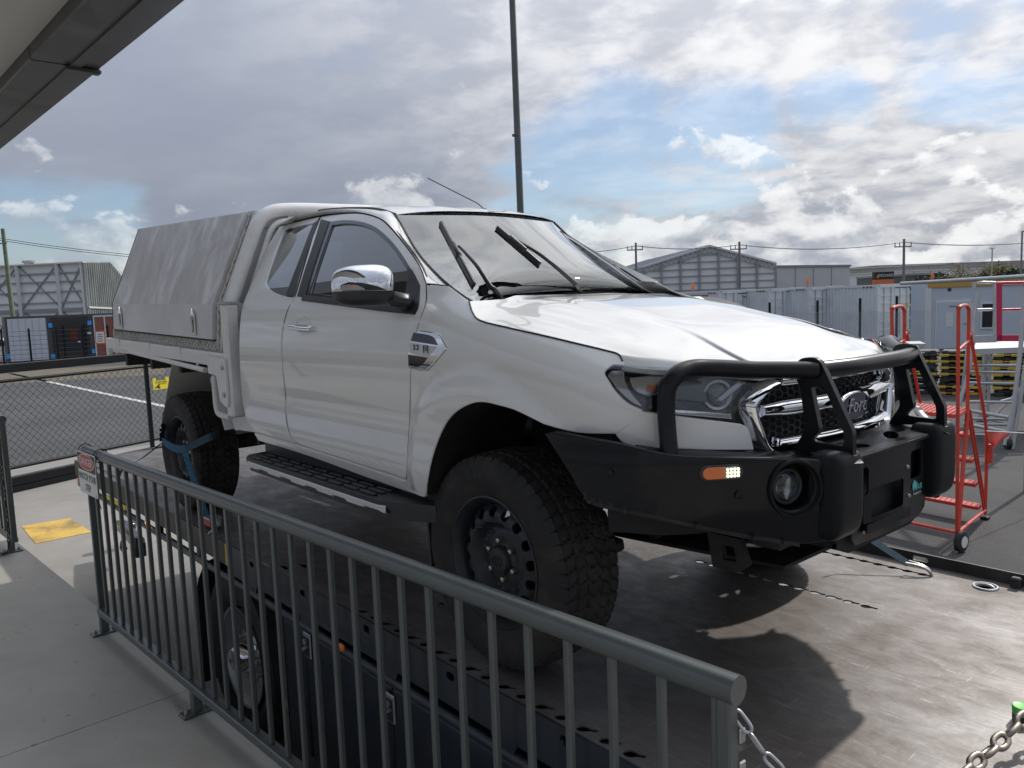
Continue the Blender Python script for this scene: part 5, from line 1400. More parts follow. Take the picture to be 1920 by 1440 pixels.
# awning over the walkway
aw = thing('awning', 'grey awning roof with dark edge beam over the walkway', 'awning', tuple(RP(0, 2.5, 0)))
M['soffit'] = material('soffit sheet', (.52, .51, .47), .7, var=.04, vscale=2)
M['beam'] = material('dark roof beam', (.050, .051, .050), .45, 0, .15, var=.25, vscale=3)
e0, e1 = onZ(0, 281, 2.5), onZ(351, 0, 2.5); ed = (e1-e0)/np.linalg.norm(e1-e0); en = np.array([ed[1], -ed[0], 0])      # en: away from the truck
i0 = onZ(0, 171, 2.5); wbm = abs((i0-e0).dot(en))
def EP(s, off, z): p = e0+ed*s+en*off; return np.array([p[0], p[1], z])
js = (onZ(184, 131, 2.5)-e0).dot(ed)
for s0, s1, o0 in ((-12, js, -.004), (js+.006, 9, .0)):
    mb = MB(); mb.beam(EP(s0, wbm*.5+o0*.5, 2.5+.11), EP(s1, wbm*.5+o0*.5, 2.5+.11), wbm-o0, .22, bev=.008); mb.build('edge_beam', 'beam', aw, 30)
    mb = MB(); mb.beam(EP(s0, wbm*.38, 2.497), EP(s1, wbm*.38, 2.497), .05, .012); mb.build('beam_rib', 'beam', aw, 30)
mb = MB(); mb.beam(EP(js-.03, wbm*.25, 2.487), EP(js+.02, wbm*.25, 2.487), wbm*.52, .02, bev=.004); mb.build('joint_cover', 'beam', aw)
sj = (onZ(20, 143, 2.53)-e0).dot(ed)
for s0, s1 in ((-12, sj-.002), (sj+.002, 9)):
    mb = MB(); q = [EP(s0, wbm+.002, 2.56), EP(s1, wbm+.002, 2.56), EP(s1, 2.3, 2.56), EP(s0, 2.3, 2.56)]; mb.add(q+[p+np.array([0, 0, .04]) for p in q], [(0, 1, 2, 3), (7, 6, 5, 4), (0, 4, 5, 1), (1, 5, 6, 2), (2, 6, 7, 3), (3, 7, 4, 0)]); mb.build('soffit_panel', 'soffit', aw, 0, recalc=True)

# ================================================================== flatbed truck
fb = thing('flatbed_truck', 'tilt tray recovery truck with worn steel deck carrying the white ute', 'truck', (-1.8, .1, GZ))
def deck_mat():
    mt = bpy.data.materials.new('worn deck steel'); mt.use_nodes = True; t = NT(mt.node_tree); b = t.n['Principled BSDF']
    co = t.add('ShaderNodeTexCoord').outputs['Object']
    def mp(sx, sy, rz=0):
        m_ = t.add('ShaderNodeMapping'); m_.inputs['Scale'].default_value = (sx, sy, 1); m_.inputs['Rotation'].default_value = (0, 0, rz); t.link(co, m_.inputs[0]); return m_.outputs[0]
    big = t.noise(co, 1.1, 8, .62, .8).outputs[0]
    mid = t.noise(mp(1.3, 1.8, .12), 4.2, 9, .70, .5).outputs[0]
    scr = t.noise(mp(1.0, 6, .12), 9, 6, .72, .8).outputs[0]
    scr2 = t.noise(mp(1.0, 20, -.30), 6, 5, .7, .8).outputs[0]
    scr3 = t.noise(mp(18, 1.0, .55), 5, 5, .7, .8).outputs[0]
    fine = t.noise(co, 60, 5, .65).outputs[0]
    wear = t.math('ADD', t.math('ADD', t.math('MULTIPLY', big, .42), t.math('MULTIPLY', mid, .42)), t.math('MULTIPLY', scr, .16))
    col = t.ramp(wear, [(.34, (.100, .080, .070)), (.45, (.152, .135, .126)), (.56, (.212, .202, .197)), (.70, (.33, .326, .322))])
    scratch = t.math('MULTIPLY', t.math('MAXIMUM', t.smooth(scr2, .60, .66), t.smooth(scr3, .63, .69)), t.smooth(mid, .42, .58))
    col = t.mix(t.math('MULTIPLY', scratch, .42), col, (.55, .54, .53))
    t.link(col, b.inputs['Base Color']); b.inputs['Metallic'].default_value = .7
    r = t.math('ADD', t.math('MULTIPLY', wear, -.75), .92)
    r = t.math('ADD', r, t.math('MULTIPLY', t.math('SUBTRACT', fine, .5), .2))
    t.link(t.math('SUBTRACT', r, t.math('MULTIPLY', scratch, .08), None, True), b.inputs['Roughness'])
    bp = t.add('ShaderNodeBump', i_Strength=.22, i_Distance=.006)
    h = t.math('ADD', t.math('MULTIPLY', scr, .5), t.math('ADD', t.math('MULTIPLY', fine, .25), t.math('MULTIPLY', big, 1.2)))
    t.link(h, bp.inputs['Height']); t.link(bp.outputs[0], b.inputs['Normal'])
    M['deck'] = mt
deck_mat()
DX0, DX1, DY0, DY1 = -5.86, 2.6, -.985, 1.185
def keyhole(cx, cy, ang):
    q = [(.027*math.cos(t), .020*math.sin(t)) for t in np.linspace(.55, 2*math.pi-.55, 9)]
    q = [(x-.022, y) for x, y in q]+[(x+.024, y) for x, y in [(.012*math.cos(t), .0095*math.sin(t)) for t in np.linspace(-2.2, 2.2, 6)]]
    q = [(x*.82, y*.9) for x, y in q]; c, s = math.cos(ang), math.sin(ang)
    return [(cx+x*c-y*s, cy+x*s+y*c) for x, y in q]
holes = []
for i in range(17): holes.append(keyhole(-.79+i*.0935, -.945, .45))
for i in range(8): holes.append(keyhole(.02+i*.0875, -.385, .55))
for i in range(12): holes.append(keyhole(-.15+i*.0745, .535, .15))
for i in range(10): holes.append(keyhole(.07+i*.067, 1.06, .1))
for i in range(9): holes.append(keyhole(-5.3+i*.09, -.93, .45))
for px, py in ((828, 1131),): c = onZ(px, py, 0); holes.append([(c[0]+.02*math.cos(t), c[1]+.012*math.sin(t)) for t in np.linspace(0, 6.28, 11)[:-1]])
for px, py in ((570, 1060), (535, 1063)): c = onZ(px, py, 0); holes.append([(c[0]+x, c[1]+y) for x, y in ((-.05, -.012), (.03, -.018), (.05, .0), (-.02, .014))])
rc = onZ(1848, 1101, 0); ringhole = [(rc[0]+.042*math.cos(t), rc[1]+.042*math.sin(t)) for t in np.linspace(0, 2*math.pi, 21)[:-1]]; holes.append(ringhole)
mb = MB(); mb.prism([(DX0, DY0), (DX1, DY0), (DX1, DY1), (DX0, DY1)], lambda a, b_, h: np.array([a, b_, h-.006]), .006, holes); dk = mb.build('deck_plate', 'deck', fb, 30, recalc=True)
mb = MB(); mb.tube([(rc[0]+.045*math.cos(t), rc[1]+.045*math.sin(t), .002) for t in np.linspace(0, 2*math.pi, 21)[:-1]], .006, 6, closed=True); mb.tube(cat([(rc[0]-.045, rc[1], -.015), (rc[0]-.02, rc[1]+.01, .004), (rc[0]+.02, rc[1]+.01, .004), (rc[0]+.045, rc[1], -.015)], 5), .008, 8); mb.build('lashing_ring', 'galv', fb, 50)
# far kerb rail with slots
fr0 = onZ(1600, 1024, 0)
slotx = onY(1726, 1050, 1.19)[0]
fsl = [rrect(slotx-.035+k*.93, slotx+.035+k*.93, .014, .036, .010) for k in (-2, -1, 0, 1)]
mb = MB(); mb.prism([(DX0, -.20), (DX1, -.20), (DX1, .052), (DX0, .052)], lambda a, b_, h: np.array([a, 1.186+h, b_]), .012, fsl); mb.build('side_rail', 'truckgrey', fb, 30, recalc=True)
mb = MB(); mb.box(onZ(1905, 1093, .02)+np.array([0, .0, 0]), (.04, .03, .05), bev=.006); mb.build('rail_block', 'truckgrey', fb)
# near side rail: new dark piece and old grey piece, with slots
sl = [rrect(x-.024, x+.024, -.052, -.022, .012) for x in (-1.885, -1.295, -.708, -.12, .47, 1.06, 1.65)]
mb = MB(); mb.prism([(-2.22, -.165), (-2.05, -.165), (-2.0, -.19), (-1.86, -.19), (-1.84, -.15), (-1.34, -.15), (-1.32, -.19), (-1.2, -.19), (-1.18, -.15), (-.62, -.15), (-.60, -.19), (-.5, -.19), (-.48, -.15), (.1, -.15), (.12, -.19), (.22, -.19), (.24, -.15), (2.6, -.15), (2.6, .002), (-2.22, .002)], lambda a, b_, h: np.array([a, -.997+h, b_]), .011, sl); mb.build('side_rail', 'truck', fb, 30, recalc=True)
sl2 = [rrect(x-.02, x+.02, -.06, -.03, .01) for x in (-5.55, -4.9, -4.2, -3.3, -2.6)]
mb = MB(); mb.prism([(DX0, -.13), (-2.225, -.13), (-2.225, .002), (DX0, .002)], lambda a, b_, h: np.array([a, -.996+h, b_]), .010, sl2); mb.build('side_rail', 'truckgrey', fb, 30, recalc=True, label='weathered grey side rail')
mb = MB(); mb.box((-2.22, -1.0, -.06), (.045, .006, .118)); mb.build('reflector_tape', 'yellow', fb)
mb = MB(); mb.box((-4.55, -1.0, -.155), (.60, .006, .035)); mb.build('reflector_tape', 'safety_yellow', fb)
mb = MB(); mb.tube([(DX0+.1, -.985, -.205), (2.6, -.985, -.205)], .022, 10); mb.build('guard_pipe', 'truck', fb, 60)
for x in (-5.2, -4.4, -3.5, -2.75, -1.93, -1.26, -.55, .17):
    mb = MB(); mb.box((x, -.975, -.165), (.05, .02, .09)); mb.build('pipe_bracket', 'truck', fb)
for x, y_, z in ((-3.72, -1.0, -.165), (-.93, -1.0, -.185), (.10, -1.0, -.66), (-.02, -1.0, -.60)):
    V, F = superquad(np.array([x, y_, z]), np.array([.028, .012, .018]), 2.4, 14, 10); mb = MB(); mb.add(V, F); mb.build('marker_lamp', 'amber_lit' if x > -3 and z < -.5 or x < -3 else 'amber', fb, 180)
mb = MB(); mb.box((-1.6, 1.06, -.11), (8.2, .18, .06)); mb.build('outer_rail', 'truck', fb)
# underframe, cross beams, rear beam
for y in (-.42, .42):
    mb = MB(); mb.box((-1.6, y, -.30), (8.4, .09, .26)); mb.build('chassis_rail', 'truck', fb)
for x in np.arange(-5.6, 2.5, .62):
    mb = MB(); mb.box((x, .1, -.085), (.05, 2.14, .14)); mb.build('cross_beam', 'truck', fb)
mb = MB(); mb.box((DX0+.02, .1, -.085), (.06, 2.17, .16), bev=.01); mb.build('tail_beam', 'truckgrey', fb, 30)
mb = MB(); mb.box((-6.02, -.93, -.22), (.10, .05, .07), bev=.02); mb.build('marker_lamp', 'amber', fb, 40)
# stinger under the tail
mb = MB(); p = onY(215, 990, -.30); mb.beam(onY(228, 985, -.4), onY(262, 1020, -.55), .10, .12, bev=.02); mb.beam(onY(214, 985, -.4), onY(255, 988, -.2), .12, .10, bev=.02); mb.box(onY(262, 1030, -.55), (.08, .10, .14), bev=.01)
mb.tube(cat([onY(228, 1015, -.5), onY(227, 1028, -.5), onY(233, 1034, -.5), onY(237, 1028, -.5)], 5), .012, 8); mb.build('tow_hitch', 'truck', fb, 40)
# truck wheel on the near side
TW = np.array([-2.36, -.62, GZ+.52])
def truck_wheel(x, y, sy):
    root = link('wheel', None, fb); c = np.array([x, y, GZ+.52])
    mb = MB(); n = 90; full = [(-.08, .29), (-.10, .32), (-.128, .38), (-.135, .43), (-.125, .48), (-.112, .502), (-.10, .512), (-.06, .518), (-.058, .508), (-.045, .508), (-.043, .519), (0, .52)]
    full = full+[(-h, r) for h, r in full[-2::-1]]
    mb.lathe(full, c, 'Y', 64, sign=sy); mb.build('tyre', 'tyre', root, 30, recalc=True)
    mb = MB(); mb.lathe([(.1, .27), (-.08, .275), (-.105, .295), (-.115, .298), (-.110, .285), (-.06, .262), (.02, .255), (.02, .17), (-.02, .155), (-.045, .14), (-.045, .0)], c, 'Y', 56, sign=-sy if False else 1); mb.build('rim', 'galv', root, 35, recalc=True)
    mb = MB(); mb.lathe([(-.04, .095), (-.13, .085), (-.165, .06), (-.175, .0)], c, 'Y', 28); mb.build('hub_cap', 'chrome', root, 35, recalc=True)
    for k in range(10):
        a = 2*math.pi*k/10; mb = MB(); q = c+np.array([.143*math.cos(a), -.043, .143*math.sin(a)]); mb.tube([q, q+np.array([0, -.03, 0])], .016, 6); mb.build('wheel_nut', 'nut', root)
M['truckrim'] = material('steel truck rim', (.20, .20, .20), .4, .6, var=.3, vscale=8)
truck_wheel(-2.36, -.80, 1)
mb = MB(); mb.lathe([(-.1, .27), (.12, .27), (.12, .51), (-.12, .51), (-.1, .27)], (-2.36, .95, GZ+.52), 'Y', 32); mb.build('wheel', 'tyre', fb, 30, recalc=True)
mb = MB()   # mudguard
vs = []; A = np.linspace(math.radians(200), math.radians(-12), 19)
for t in A: vs += [(-2.36+.60*math.cos(t), -.97, GZ+.52+.60*math.sin(t)), (-2.36+.60*math.cos(t), -.55, GZ+.52+.60*math.sin(t))]
mb.add(vs, [(2*i, 2*i+2, 2*i+3, 2*i+1) for i in range(18)]); mb.build('mudguard', 'plastic', fb, 60)
mb = MB(); mb.box((-2.955, -.76, GZ+.40), (.015, .42, .46)); mb.build('mud_flap', 'plastic', fb)
# tool boxes along the near side
xb = [-1.66, -1.40, -.62, .30, 1.25, 2.3]
for i in range(5):
    mb = MB(); mb.box(((xb[i]+xb[i+1])/2, -.72, -.60), (xb[i+1]-xb[i]-.012, .46, .66), bev=.012); tb_ = mb.build('tool_box', 'truck', fb, 30)
for px, py in ((577, 1210), (732, 1327)):
    c = onY(px, py, -.955); mb = MB(); mb.box(c+np.array([0, -.001, 0]), (.075, .010, .125), bev=.006); la = mb.build('latch', 'galv', fb, 30)
    mb = MB(); mb.box(c+np.array([0, -.006, -.005]), (.054, .006, .095)); mb.build('latch_pocket', 'signblack', la)
    mb = MB(); mb.beam(c+np.array([-.02, -.016, -.022]), c+np.array([.022, -.016, .004]), .012, .014); mb.cyl(c+np.array([.004, -.01, .024]), c+np.array([.004, -.02, .024]), .016, n=10); mb.build('latch_handle', 'galv', la, 40)
mb = MB(); mb.box((-1.7, .1, -.75), (3.2, .8, .5)); mb.build('fuel_tank', 'truck', fb)

# ================================================================== tie-down straps and chains
def ribbon(mb, pts, w, up, th=.003, wn=None):
    P = cat(pts, 5); U = np.asarray(up, float)
    for i in range(len(P)-1):
        d = P[i+1]-P[i]
        mb.beam(P[i], P[i+1]+d*.03, w, th, up=U if not callable(up) else up(i/(len(P)-1)))
ts = thing('tie_down_strap', 'blue webbing strap wrapped round the rear wheel and ratcheted to the deck', 'strap', (-3.0, -1.0, .2))
knot = onY(348, 842, -.945)
mb = MB(); ribbon(mb, [onY(304, 826, -.935), onY(318, 836, -.955), onY(334, 842, -.955), knot], .048, (.25, -1, .0)); mb.build('webbing', 'strap', ts, 0)
mb = MB(); ribbon(mb, [knot, onY(380, 826, -.94), onY(402, 816, -.90), onY(414, 810, -.72)], .045, (.3, -1, .2)); mb.build('webbing', 'strapdark', ts, 0)
mb = MB(); ribbon(mb, [knot+np.array([0, -.004, 0]), onY(356, 880, -.95), onY(366, 905, -.95), onY(380, 945, -.93), onZ(391, 970, .03)], .050, (.3, -1, .15)); mb.build('webbing', 'strap', ts, 0)
mb = MB(); ribbon(mb, [onY(304, 826, -.93), onY(305, 800, -.92), onY(312, 790, -.75)], .045, (-1, -.5, 0)); mb.build('webbing', 'strapdark', ts, 0)
mb = MB(); ribbon(mb, [onY(304, 830, -.93), onY(285, 845, -.93), onY(262, 862, -.93), onY(232, 878, -.93), onZ(222, 895, .02)], .045, (0, -.4, 1)); mb.build('webbing', 'strapdark', ts, 0)
rt = onZ(398, 978, .015); rt2 = onZ(405, 986, .015)
mb = MB(); c = onZ(397, 978, .04); mb.box(c, (.16, .06, .05), bev=.008); mb.box(c+np.array([.02, 0, .03]), (.10, .075, .012)); ra = mb.build('ratchet', 'galv', ts, 30)
mb = MB(); mb.tube(cat([c+np.array([.06, 0, .03]), c+np.array([.15, -.02, .03]), c+np.array([.17, -.05, .0]), c+np.array([.14, -.07, -.03])], 5), .007, 8); mb.build('ratchet_hook', 'galv', ra, 50)
mb = MB(); mb.box(c+np.array([.01, -.032, .0]), (.12, .004, .03)); mb.build('ratchet_label', 'signred', ra)
fs_ = thing('tie_down_strap', 'dark teal strap from under the bull bar hooked into a deck slot', 'strap', (.55, .95, .1))
hook = np.array([.689, 1.06, 0.0]); s_top = onY(1606, 994, 1.0); s_mid = onY(1703, 1057, 1.03)
mb = MB(); ribbon(mb, [s_top+np.array([-.03, -.03, .04]), s_top, lerp(s_top, s_mid, .5), s_mid], .038, (.5, -.4, .8)); mb.build('webbing', 'strapdark', fs_, 0)
mb = MB()
for sg in (-1, 1):
    mb.tube(cat([s_mid+np.array([-.005, sg*.018, .006]), lerp(s_mid, hook, .45)+np.array([0, sg*.010, .020]), lerp(s_mid, hook, .85)+np.array([.0, sg*.006, .024]), hook+np.array([.004, 0, .006]), hook+np.array([.0, 0, -.03])], 5), .0062, 8)
mb.build('hook', 'nut', fs_, 60)
def chain_thing(label, pts, nl, L, W_, r, mat, group=None, name='chain'):
    P = cat(pts, 12); cum = np.concatenate([[0], np.cumsum([np.linalg.norm(P[i+1]-P[i]) for i in range(len(P)-1)])]); P = np.array(P)
    root = thing(name, label, 'chain', tuple(P[0]), group)
    pitch = L-2*r*1.05
    k = 0; s = pitch*.5
    mb = MB(); q = []
    a = L/2-W_/2
    for t in np.linspace(-math.pi/2, math.pi/2, 7): q.append((a-r+ (W_/2-r*.2)*math.cos(t)*1.0, 0, (W_/2-r)*math.sin(t)))
    for t in np.linspace(math.pi/2, 3*math.pi/2, 7): q.append((-a+r+(W_/2-r*.2)*math.cos(t), 0, (W_/2-r)*math.sin(t)))
    mb.tube(q, r, 8, closed=True); me = mb.mesh('link', 60); me.materials.append(M[mat])
    while s < cum[-1]:
        p = np.array([np.interp(s, cum, P[:, i]) for i in range(3)]); p2 = np.array([np.interp(min(s+.01, cum[-1]), cum, P[:, i]) for i in range(3)]); p1 = np.array([np.interp(max(s-.01, 0), cum, P[:, i]) for i in range(3)])
        x = p2-p1; x /= np.linalg.norm(x); ref = np.array([0, 0, 1.0]) if abs(x[2]) < .9 else np.array([0, 1.0, 0]); y = np.cross(ref, x); y /= np.linalg.norm(y); z = np.cross(x, y)
        an = (math.pi/4 if k % 2 else -math.pi/4)+.2*math.sin(k*1.7); y2 = y*math.cos(an)+z*math.sin(an); z2 = np.cross(x, y2)
        o = link('link', me, root); o.matrix_parent_inverse = root.matrix_basis.inverted()
        o.matrix_basis = Matrix(((x[0], y2[0], z2[0], p[0]), (x[1], y2[1], z2[1], p[1]), (x[2], y2[2], z2[2], p[2]), (0, 0, 0, 1)))
        s += pitch; k += 1
    return root
pe = RP(RL-.035, .40, .02)
c0 = onY(1376, 1332, pe[1]+.005); c1 = onY(1400, 1364, pe[1]+.01); c2 = onY(1425, 1402, pe[1]+.02); c3 = onY(1462, 1442, pe[1]+.04); c4 = onY(1520, 1482, pe[1]+.06)
gc = chain_thing('light galvanised chain hanging from the near end post of the handrail', [c0, c1, c2, c3, c4], 9, .058, .026, .0038, 'galv')
big = [onZ(1990, 1300, .10), onZ(1925, 1345, .085), onZ(1880, 1387, .06), onZ(1845, 1418, .045), onZ(1805, 1448, .035), onZ(1740, 1500, .03)]
chain_thing('thick rusty lashing chain lying across the deck corner', big, 20, .076, .046, .0082, 'chain')
gp_ = onZ(1917, 1352, 0)
gcap = thing('bottle', 'dark bottle with a green cap standing on the deck at the frame edge', 'bottle', tuple(gp_))
mb = MB(); mb.lathe([(0, 0), (0, .026), (.02, .027), (.03, .022)], gp_, 'Z', 20); mb.build('body', 'plastic', gcap, 40, recalc=True)
mb = MB(); mb.lathe([(.02, .024), (.024, .027), (.044, .028), (.048, .026), (.046, .020), (.046, 0)], gp_, 'Z', 24); mb.build('cap', 'green', gcap, 30, recalc=True)

# ================================================================== railings
def railing(name, label, s0, s1, post_s, first, sign=False, group=None, end_cap=True):
    root = thing(name, label, 'railing', tuple(RP(s0, SZ)), group)
    mb = MB(); mb.tube([RP(s0, .505), RP(s1, .505)], .0305, 28); hr = mb.build('handrail', 'rail', root, 40)
    mb = MB(); mb.beam(RP(s0, -.468), RP(s1, -.468), .052, .042, bev=.005); mb.build('bottom_rail', 'rail', root, 30)
    bm_ = MB(); bm_.box((0, 0, 0), (.020, .020, .93), bev=.004); bme = bm_.mesh('baluster', 30); bme.materials.append(M['rail'])
    s = first
    R = Matrix.Rotation(math.atan2(RD[1], RD[0]), 4, 'Z')
    while s < s1-.05:
        o = link('baluster', bme, root); o.matrix_parent_inverse = root.matrix_basis.inverted(); o.matrix_basis = Matrix.Translation(RP(s, .018)) @ R; s += .1373
    for ps in post_s:
        mb = MB(); mb.box((0, 0, 0), (.045, .045, .13), bev=.003)
        st = mb.build('leg', 'rail', root, 30); st.matrix_basis = Matrix.Translation(RP(ps, -.545)) @ R
        mb = MB(); mb.box((0, 0, 0), (.075, .15, .014), bev=.003); bp_ = mb.build('base_plate', 'rail', st, 30); bp_.matrix_parent_inverse = Matrix.Identity(4); bp_.matrix_basis = Matrix.Translation((0, 0, -.048))
        for sg in (-1, 1):
            mb = MB(); mb.tube([(0, sg*.052, -.044), (0, sg*.052, -.028)], .011, 6); mb.tube([(0, sg*.052, -.028), (0, sg*.052, -.018)], .006, 8); nb = mb.build('anchor_bolt', 'galv', st); nb.matrix_parent_inverse = Matrix.Identity(4)
    return root
rl = railing('railing', 'long grey handrail with balusters in front of the flatbed, sign on its far end', 0, RL, [.03, 1.405, 2.80, 4.2], .125)
for s in (.012, RL-.012-.015):
    mb = MB(); mb.box((0, 0, 0), (.024 if s < 1 else .032, .034, .96), bev=.004); o = mb.build('end_post', 'rail', rl, 30); o.matrix_basis = Matrix.Translation(RP(s, .01)) @ Matrix.Rotation(math.atan2(RD[1], RD[0]), 4, 'Z')
e = RP(RL-.0, .44, .022)
for dz_ in (-.045, -.115):
    mb = MB(); mb.box(e+np.array([-.01, .005, dz_]), (.006, .02, .03), bev=.002); mb.build('chain_lug', 'galv', rl)
lr = railing('railing', 'short stub of grey handrail at the left edge of the walkway', -5.2, -2.19, [-2.35, -3.8], -5.1, group=None)
mb = MB(); mb.box((0, 0, 0), (.032, .042, .96), bev=.004); o = mb.build('end_post', 'rail', lr, 30); o.matrix_basis = Matrix.Translation(RP(-2.205, .01)) @ Matrix.Rotation(math.atan2(RD[1], RD[0]), 4, 'Z')
q = [RP(-2.20, .45, -.03), RP(-2.205, .0, -.035), RP(-2.21, -.40, -.035), RP(-2.25, -.56, -.05), RP(-2.32, -.588, -.12), RP(-2.5, -.588, -.35), RP(-2.9, -.588, -.5)]
chain_thing('thin dark chain hanging down the left railing post to the floor', q, 30, .05, .024, .0035, 'gateblack')
# danger sign tied to the far end
sg_ = thing('warning_sign', 'red and white DANGER WATCH YOUR STEP sign tied to the far end of the railing', 'sign', tuple(RP(.13, .39, -.02)))
def SP(a, z, h=0): return RP(-.035+a, z, -.040-h)
W0, ZT, ZB = .335, .512, .268
mb = MB(); mb.prism(rrect(0, W0, ZB, ZT, .012), lambda a, b_, h: SP(a, b_, h), .003); mb.build('board', 'signwhite', sg_, 0, recalc=True)
mb = MB(); mb.prism(rrect(.006, W0-.006, .405, ZT-.006, .01), lambda a, b_, h: SP(a, b_, .0032+h), .0006); mb.build('black_band', 'signblack', sg_, 0, recalc=True)
oval = [(W0/2+.140*math.cos(t), .459+.043*math.sin(t)) for t in np.linspace(0, 2*math.pi, 41)[:-1]]
mb = MB(); mb.prism([(W0/2+.147*math.cos(t), .459+.047*math.sin(t)) for t in np.linspace(0, 2*math.pi, 41)[:-1]], lambda a, b_, h: SP(a, b_, .0038+h), .0004); mb.build('oval_border', 'signwhite', sg_, 0, recalc=True)
mb = MB(); mb.prism(oval, lambda a, b_, h: SP(a, b_, .0043+h), .0004); mb.build('oval', 'signred', sg_, 0, recalc=True)
text('sign_lettering', 'DANGER', 'signwhite', .062, SP(W0/2, .459, .0052), RD, (0, 0, 1), sg_, .0003, sx=.95)
text('sign_lettering', 'WATCH YOUR', 'signblack', .058, SP(W0/2, .367, .0040), RD, (0, 0, 1), sg_, .0003, sx=.80)
text('sign_lettering', 'STEP', 'signblack', .058, SP(W0/2, .306, .0040), RD, (0, 0, 1), sg_, .0003, sx=.80)
for a in (.01, .30):
    T = np.linspace(0, 2*math.pi, 21)[:-1]; mb = MB(); mb.tube([RP(-.035+a, .505+.036*math.sin(t)*1.05, .038*math.cos(t)) for t in T], .003, 6, closed=True); mb.build('cable_tie', 'signblack', sg_, 60)
mb = MB(); mb.tube([RP(.272, .285, -.045), RP(.268, .24, -.03), RP(.262, .20, -.02)], .0022, 6); mb.build('cable_tie', 'signblack', sg_)

# ================================================================== sliding gate
gt = thing('sliding_gate', 'long black sliding gate with chain wire mesh behind the flatbed', 'gate', tuple(G0))
def GP(s, z, off=0): p = G0+GD*s+np.array([-GD[1], GD[0], 0])*off; return np.array([p[0], p[1], z])
gz1, gz2 = GZ+.02, GZ+.23
gl0, gl1 = -9.0, 5.0
mb = MB(); mb.beam(GP(gl0, GZ+.16), GP(gl1, GZ+.16), .10, .14, bev=.01); mb.beam(GP(gl0, GZ+.05), GP(gl1, GZ+.05), .14, .08); mb.build('bottom_beam', 'gateblack', gt, 30)
zt1 = onX(0, 691, GP(0, 0)[0])[2]; zt2 = onX(0, 709, GP(0, 0)[0])[2]
sR = 2.05
mb = MB(); mb.beam(GP(gl0, zt1), GP(gl1, zt1-.01), .09, .13, bev=.01); mb.build('top_beam', 'gateblack', gt, 30)
mb = MB(); mb.tube([GP(gl0, zt2-.05), GP(gl1, zt2-.05)], .025, 8); mb.build('mesh_rail', 'gateblack', gt, 50)
mb = MB(); mb.tube([GP(gl0, GZ+.36), GP(gl1, GZ+.36)], .025, 8); mb.build('mesh_rail', 'gateblack', gt, 50)
sp = 0
_n = np.array([-GD[1], GD[0], 0]); _r0 = ray(281, 780); gxy = CAM+_r0*((G0-CAM).dot(_n)/_r0.dot(_n)); sp = (gxy-G0).dot(GD)
for s in (sp, sp-3.4, sp+3.0, sp-6.8):
    mb = MB(); mb.beam(GP(s, GZ+.2), GP(s, zt1-.05), .06, .07); mb.build('upright', 'gateblack', gt)
mb = MB(); cw = .058; zlo, zhi = GZ+.36, zt2-.05; nz = int((zhi-zlo)/cw); rr = .0036
for i in range(int((gl1-gl0-1.0)/cw)):
    s0 = gl0+.5+i*cw
    pts = [GP(s0+(cw*.5 if (i+j) % 2 else -cw*.5), zlo+j*(zhi-zlo)/nz, (.008 if j % 2 else -.008)) for j in range(nz+1)]
    for j in range(nz): mb.tube([pts[j], pts[j+1]], rr, 3, caps=False)
wm = mb.build('wire_mesh', 'wire', gt, 60); wm['kind'] = 'stuff'
ys = thing('security_sign', 'small yellow security fence sign fixed to the wire mesh of the gate', 'sign', tuple(GP(sp+.22, -.2, -.06)))
_r1 = ray(295, 719); _p1 = CAM+_r1*((G0-CAM).dot(_n)/_r1.dot(_n)); c = GP((_p1-G0).dot(GD), _p1[2], -.09); yx = GD; 
mb = MB(); mb.prism([(-.165, -.095), (.165, -.095), (.165, .105), (.10, .105), (.10, .055), (-.10, .055), (-.10, .105), (-.165, .105)], lambda a, b_, h: c+GD*a+np.array([GD[1], -GD[0], 0])*h+np.array([0, 0, b_]), .006); mb.build('board', 'safety_yellow', ys, 0, recalc=True)
nrm = -np.array([-GD[1], GD[0], 0])*.012
text('sign_lettering', 'SECURITY FENCE', 'signblack', .043, c+nrm+np.array([0, 0, .030]), GD, (0, 0, 1), ys, .0004, sx=.72)
text('sign_lettering', 'DO NOT REMOVE', 'signblack', .022, c+nrm+np.array([0, 0, .0])+GD*.03, GD, (0, 0, 1), ys, .0004)
mb = MB(); mb.prism([(-.14, -.08), (-.09, -.05), (-.05, -.08), (-.02, -.07), (-.05, -.035), (-.03, -.01), (-.06, -.005), (-.08, -.03), (-.12, -.045)], lambda a, b_, h: c+nrm+GD*a+np.array([h*.1, 0, b_]), .003); mb.build('sign_symbol', 'signblack', ys, 0, recalc=True)

# ================================================================== background, left
FW = np.array([_f[0], _f[1], 0]); FW /= np.linalg.norm(FW); RT = _r.copy()
def gpt(px, D, z=GZ):
    """ground point under picture column px at depth D"""
    t = (px-960)/FPX
    # use the point on the horizon row of that column
    d = FW*D; p = CAM+d
    y = 561-(px-960)*.0373
    r = ray(px, y); r = r/(r@FW)
    q = CAM+r*D; return np.array([q[0], q[1], z])
def hz(px, py, D):
    """height of picture point at depth D"""
    r = ray(px, py); r = r/(r@FW); return (CAM+r*D)[2]
def frame_of(p0, p1):
    d = p1-p0; d[2] = 0; L = np.linalg.norm(d); d = d/L; n = np.array([-d[1], d[0], 0]); return d, n, L
M['cont_dark'] = material('dark grey container', (.055, .060, .060), .5, var=.15, vscale=3)
M['panel_white'] = material('white door panel', (.48, .51, .57), .4, var=.04, vscale=2)
M['panel_red'] = material('red brown door panel', (.22, .075, .05), .5, var=.1, vscale=2)
M['sticker_blue'] = material('blue corner sticker', (.05, .32, .72), .4)
M['glassdark'] = material('dark showroom glass', (.012, .016, .022), .06, coat=.6)
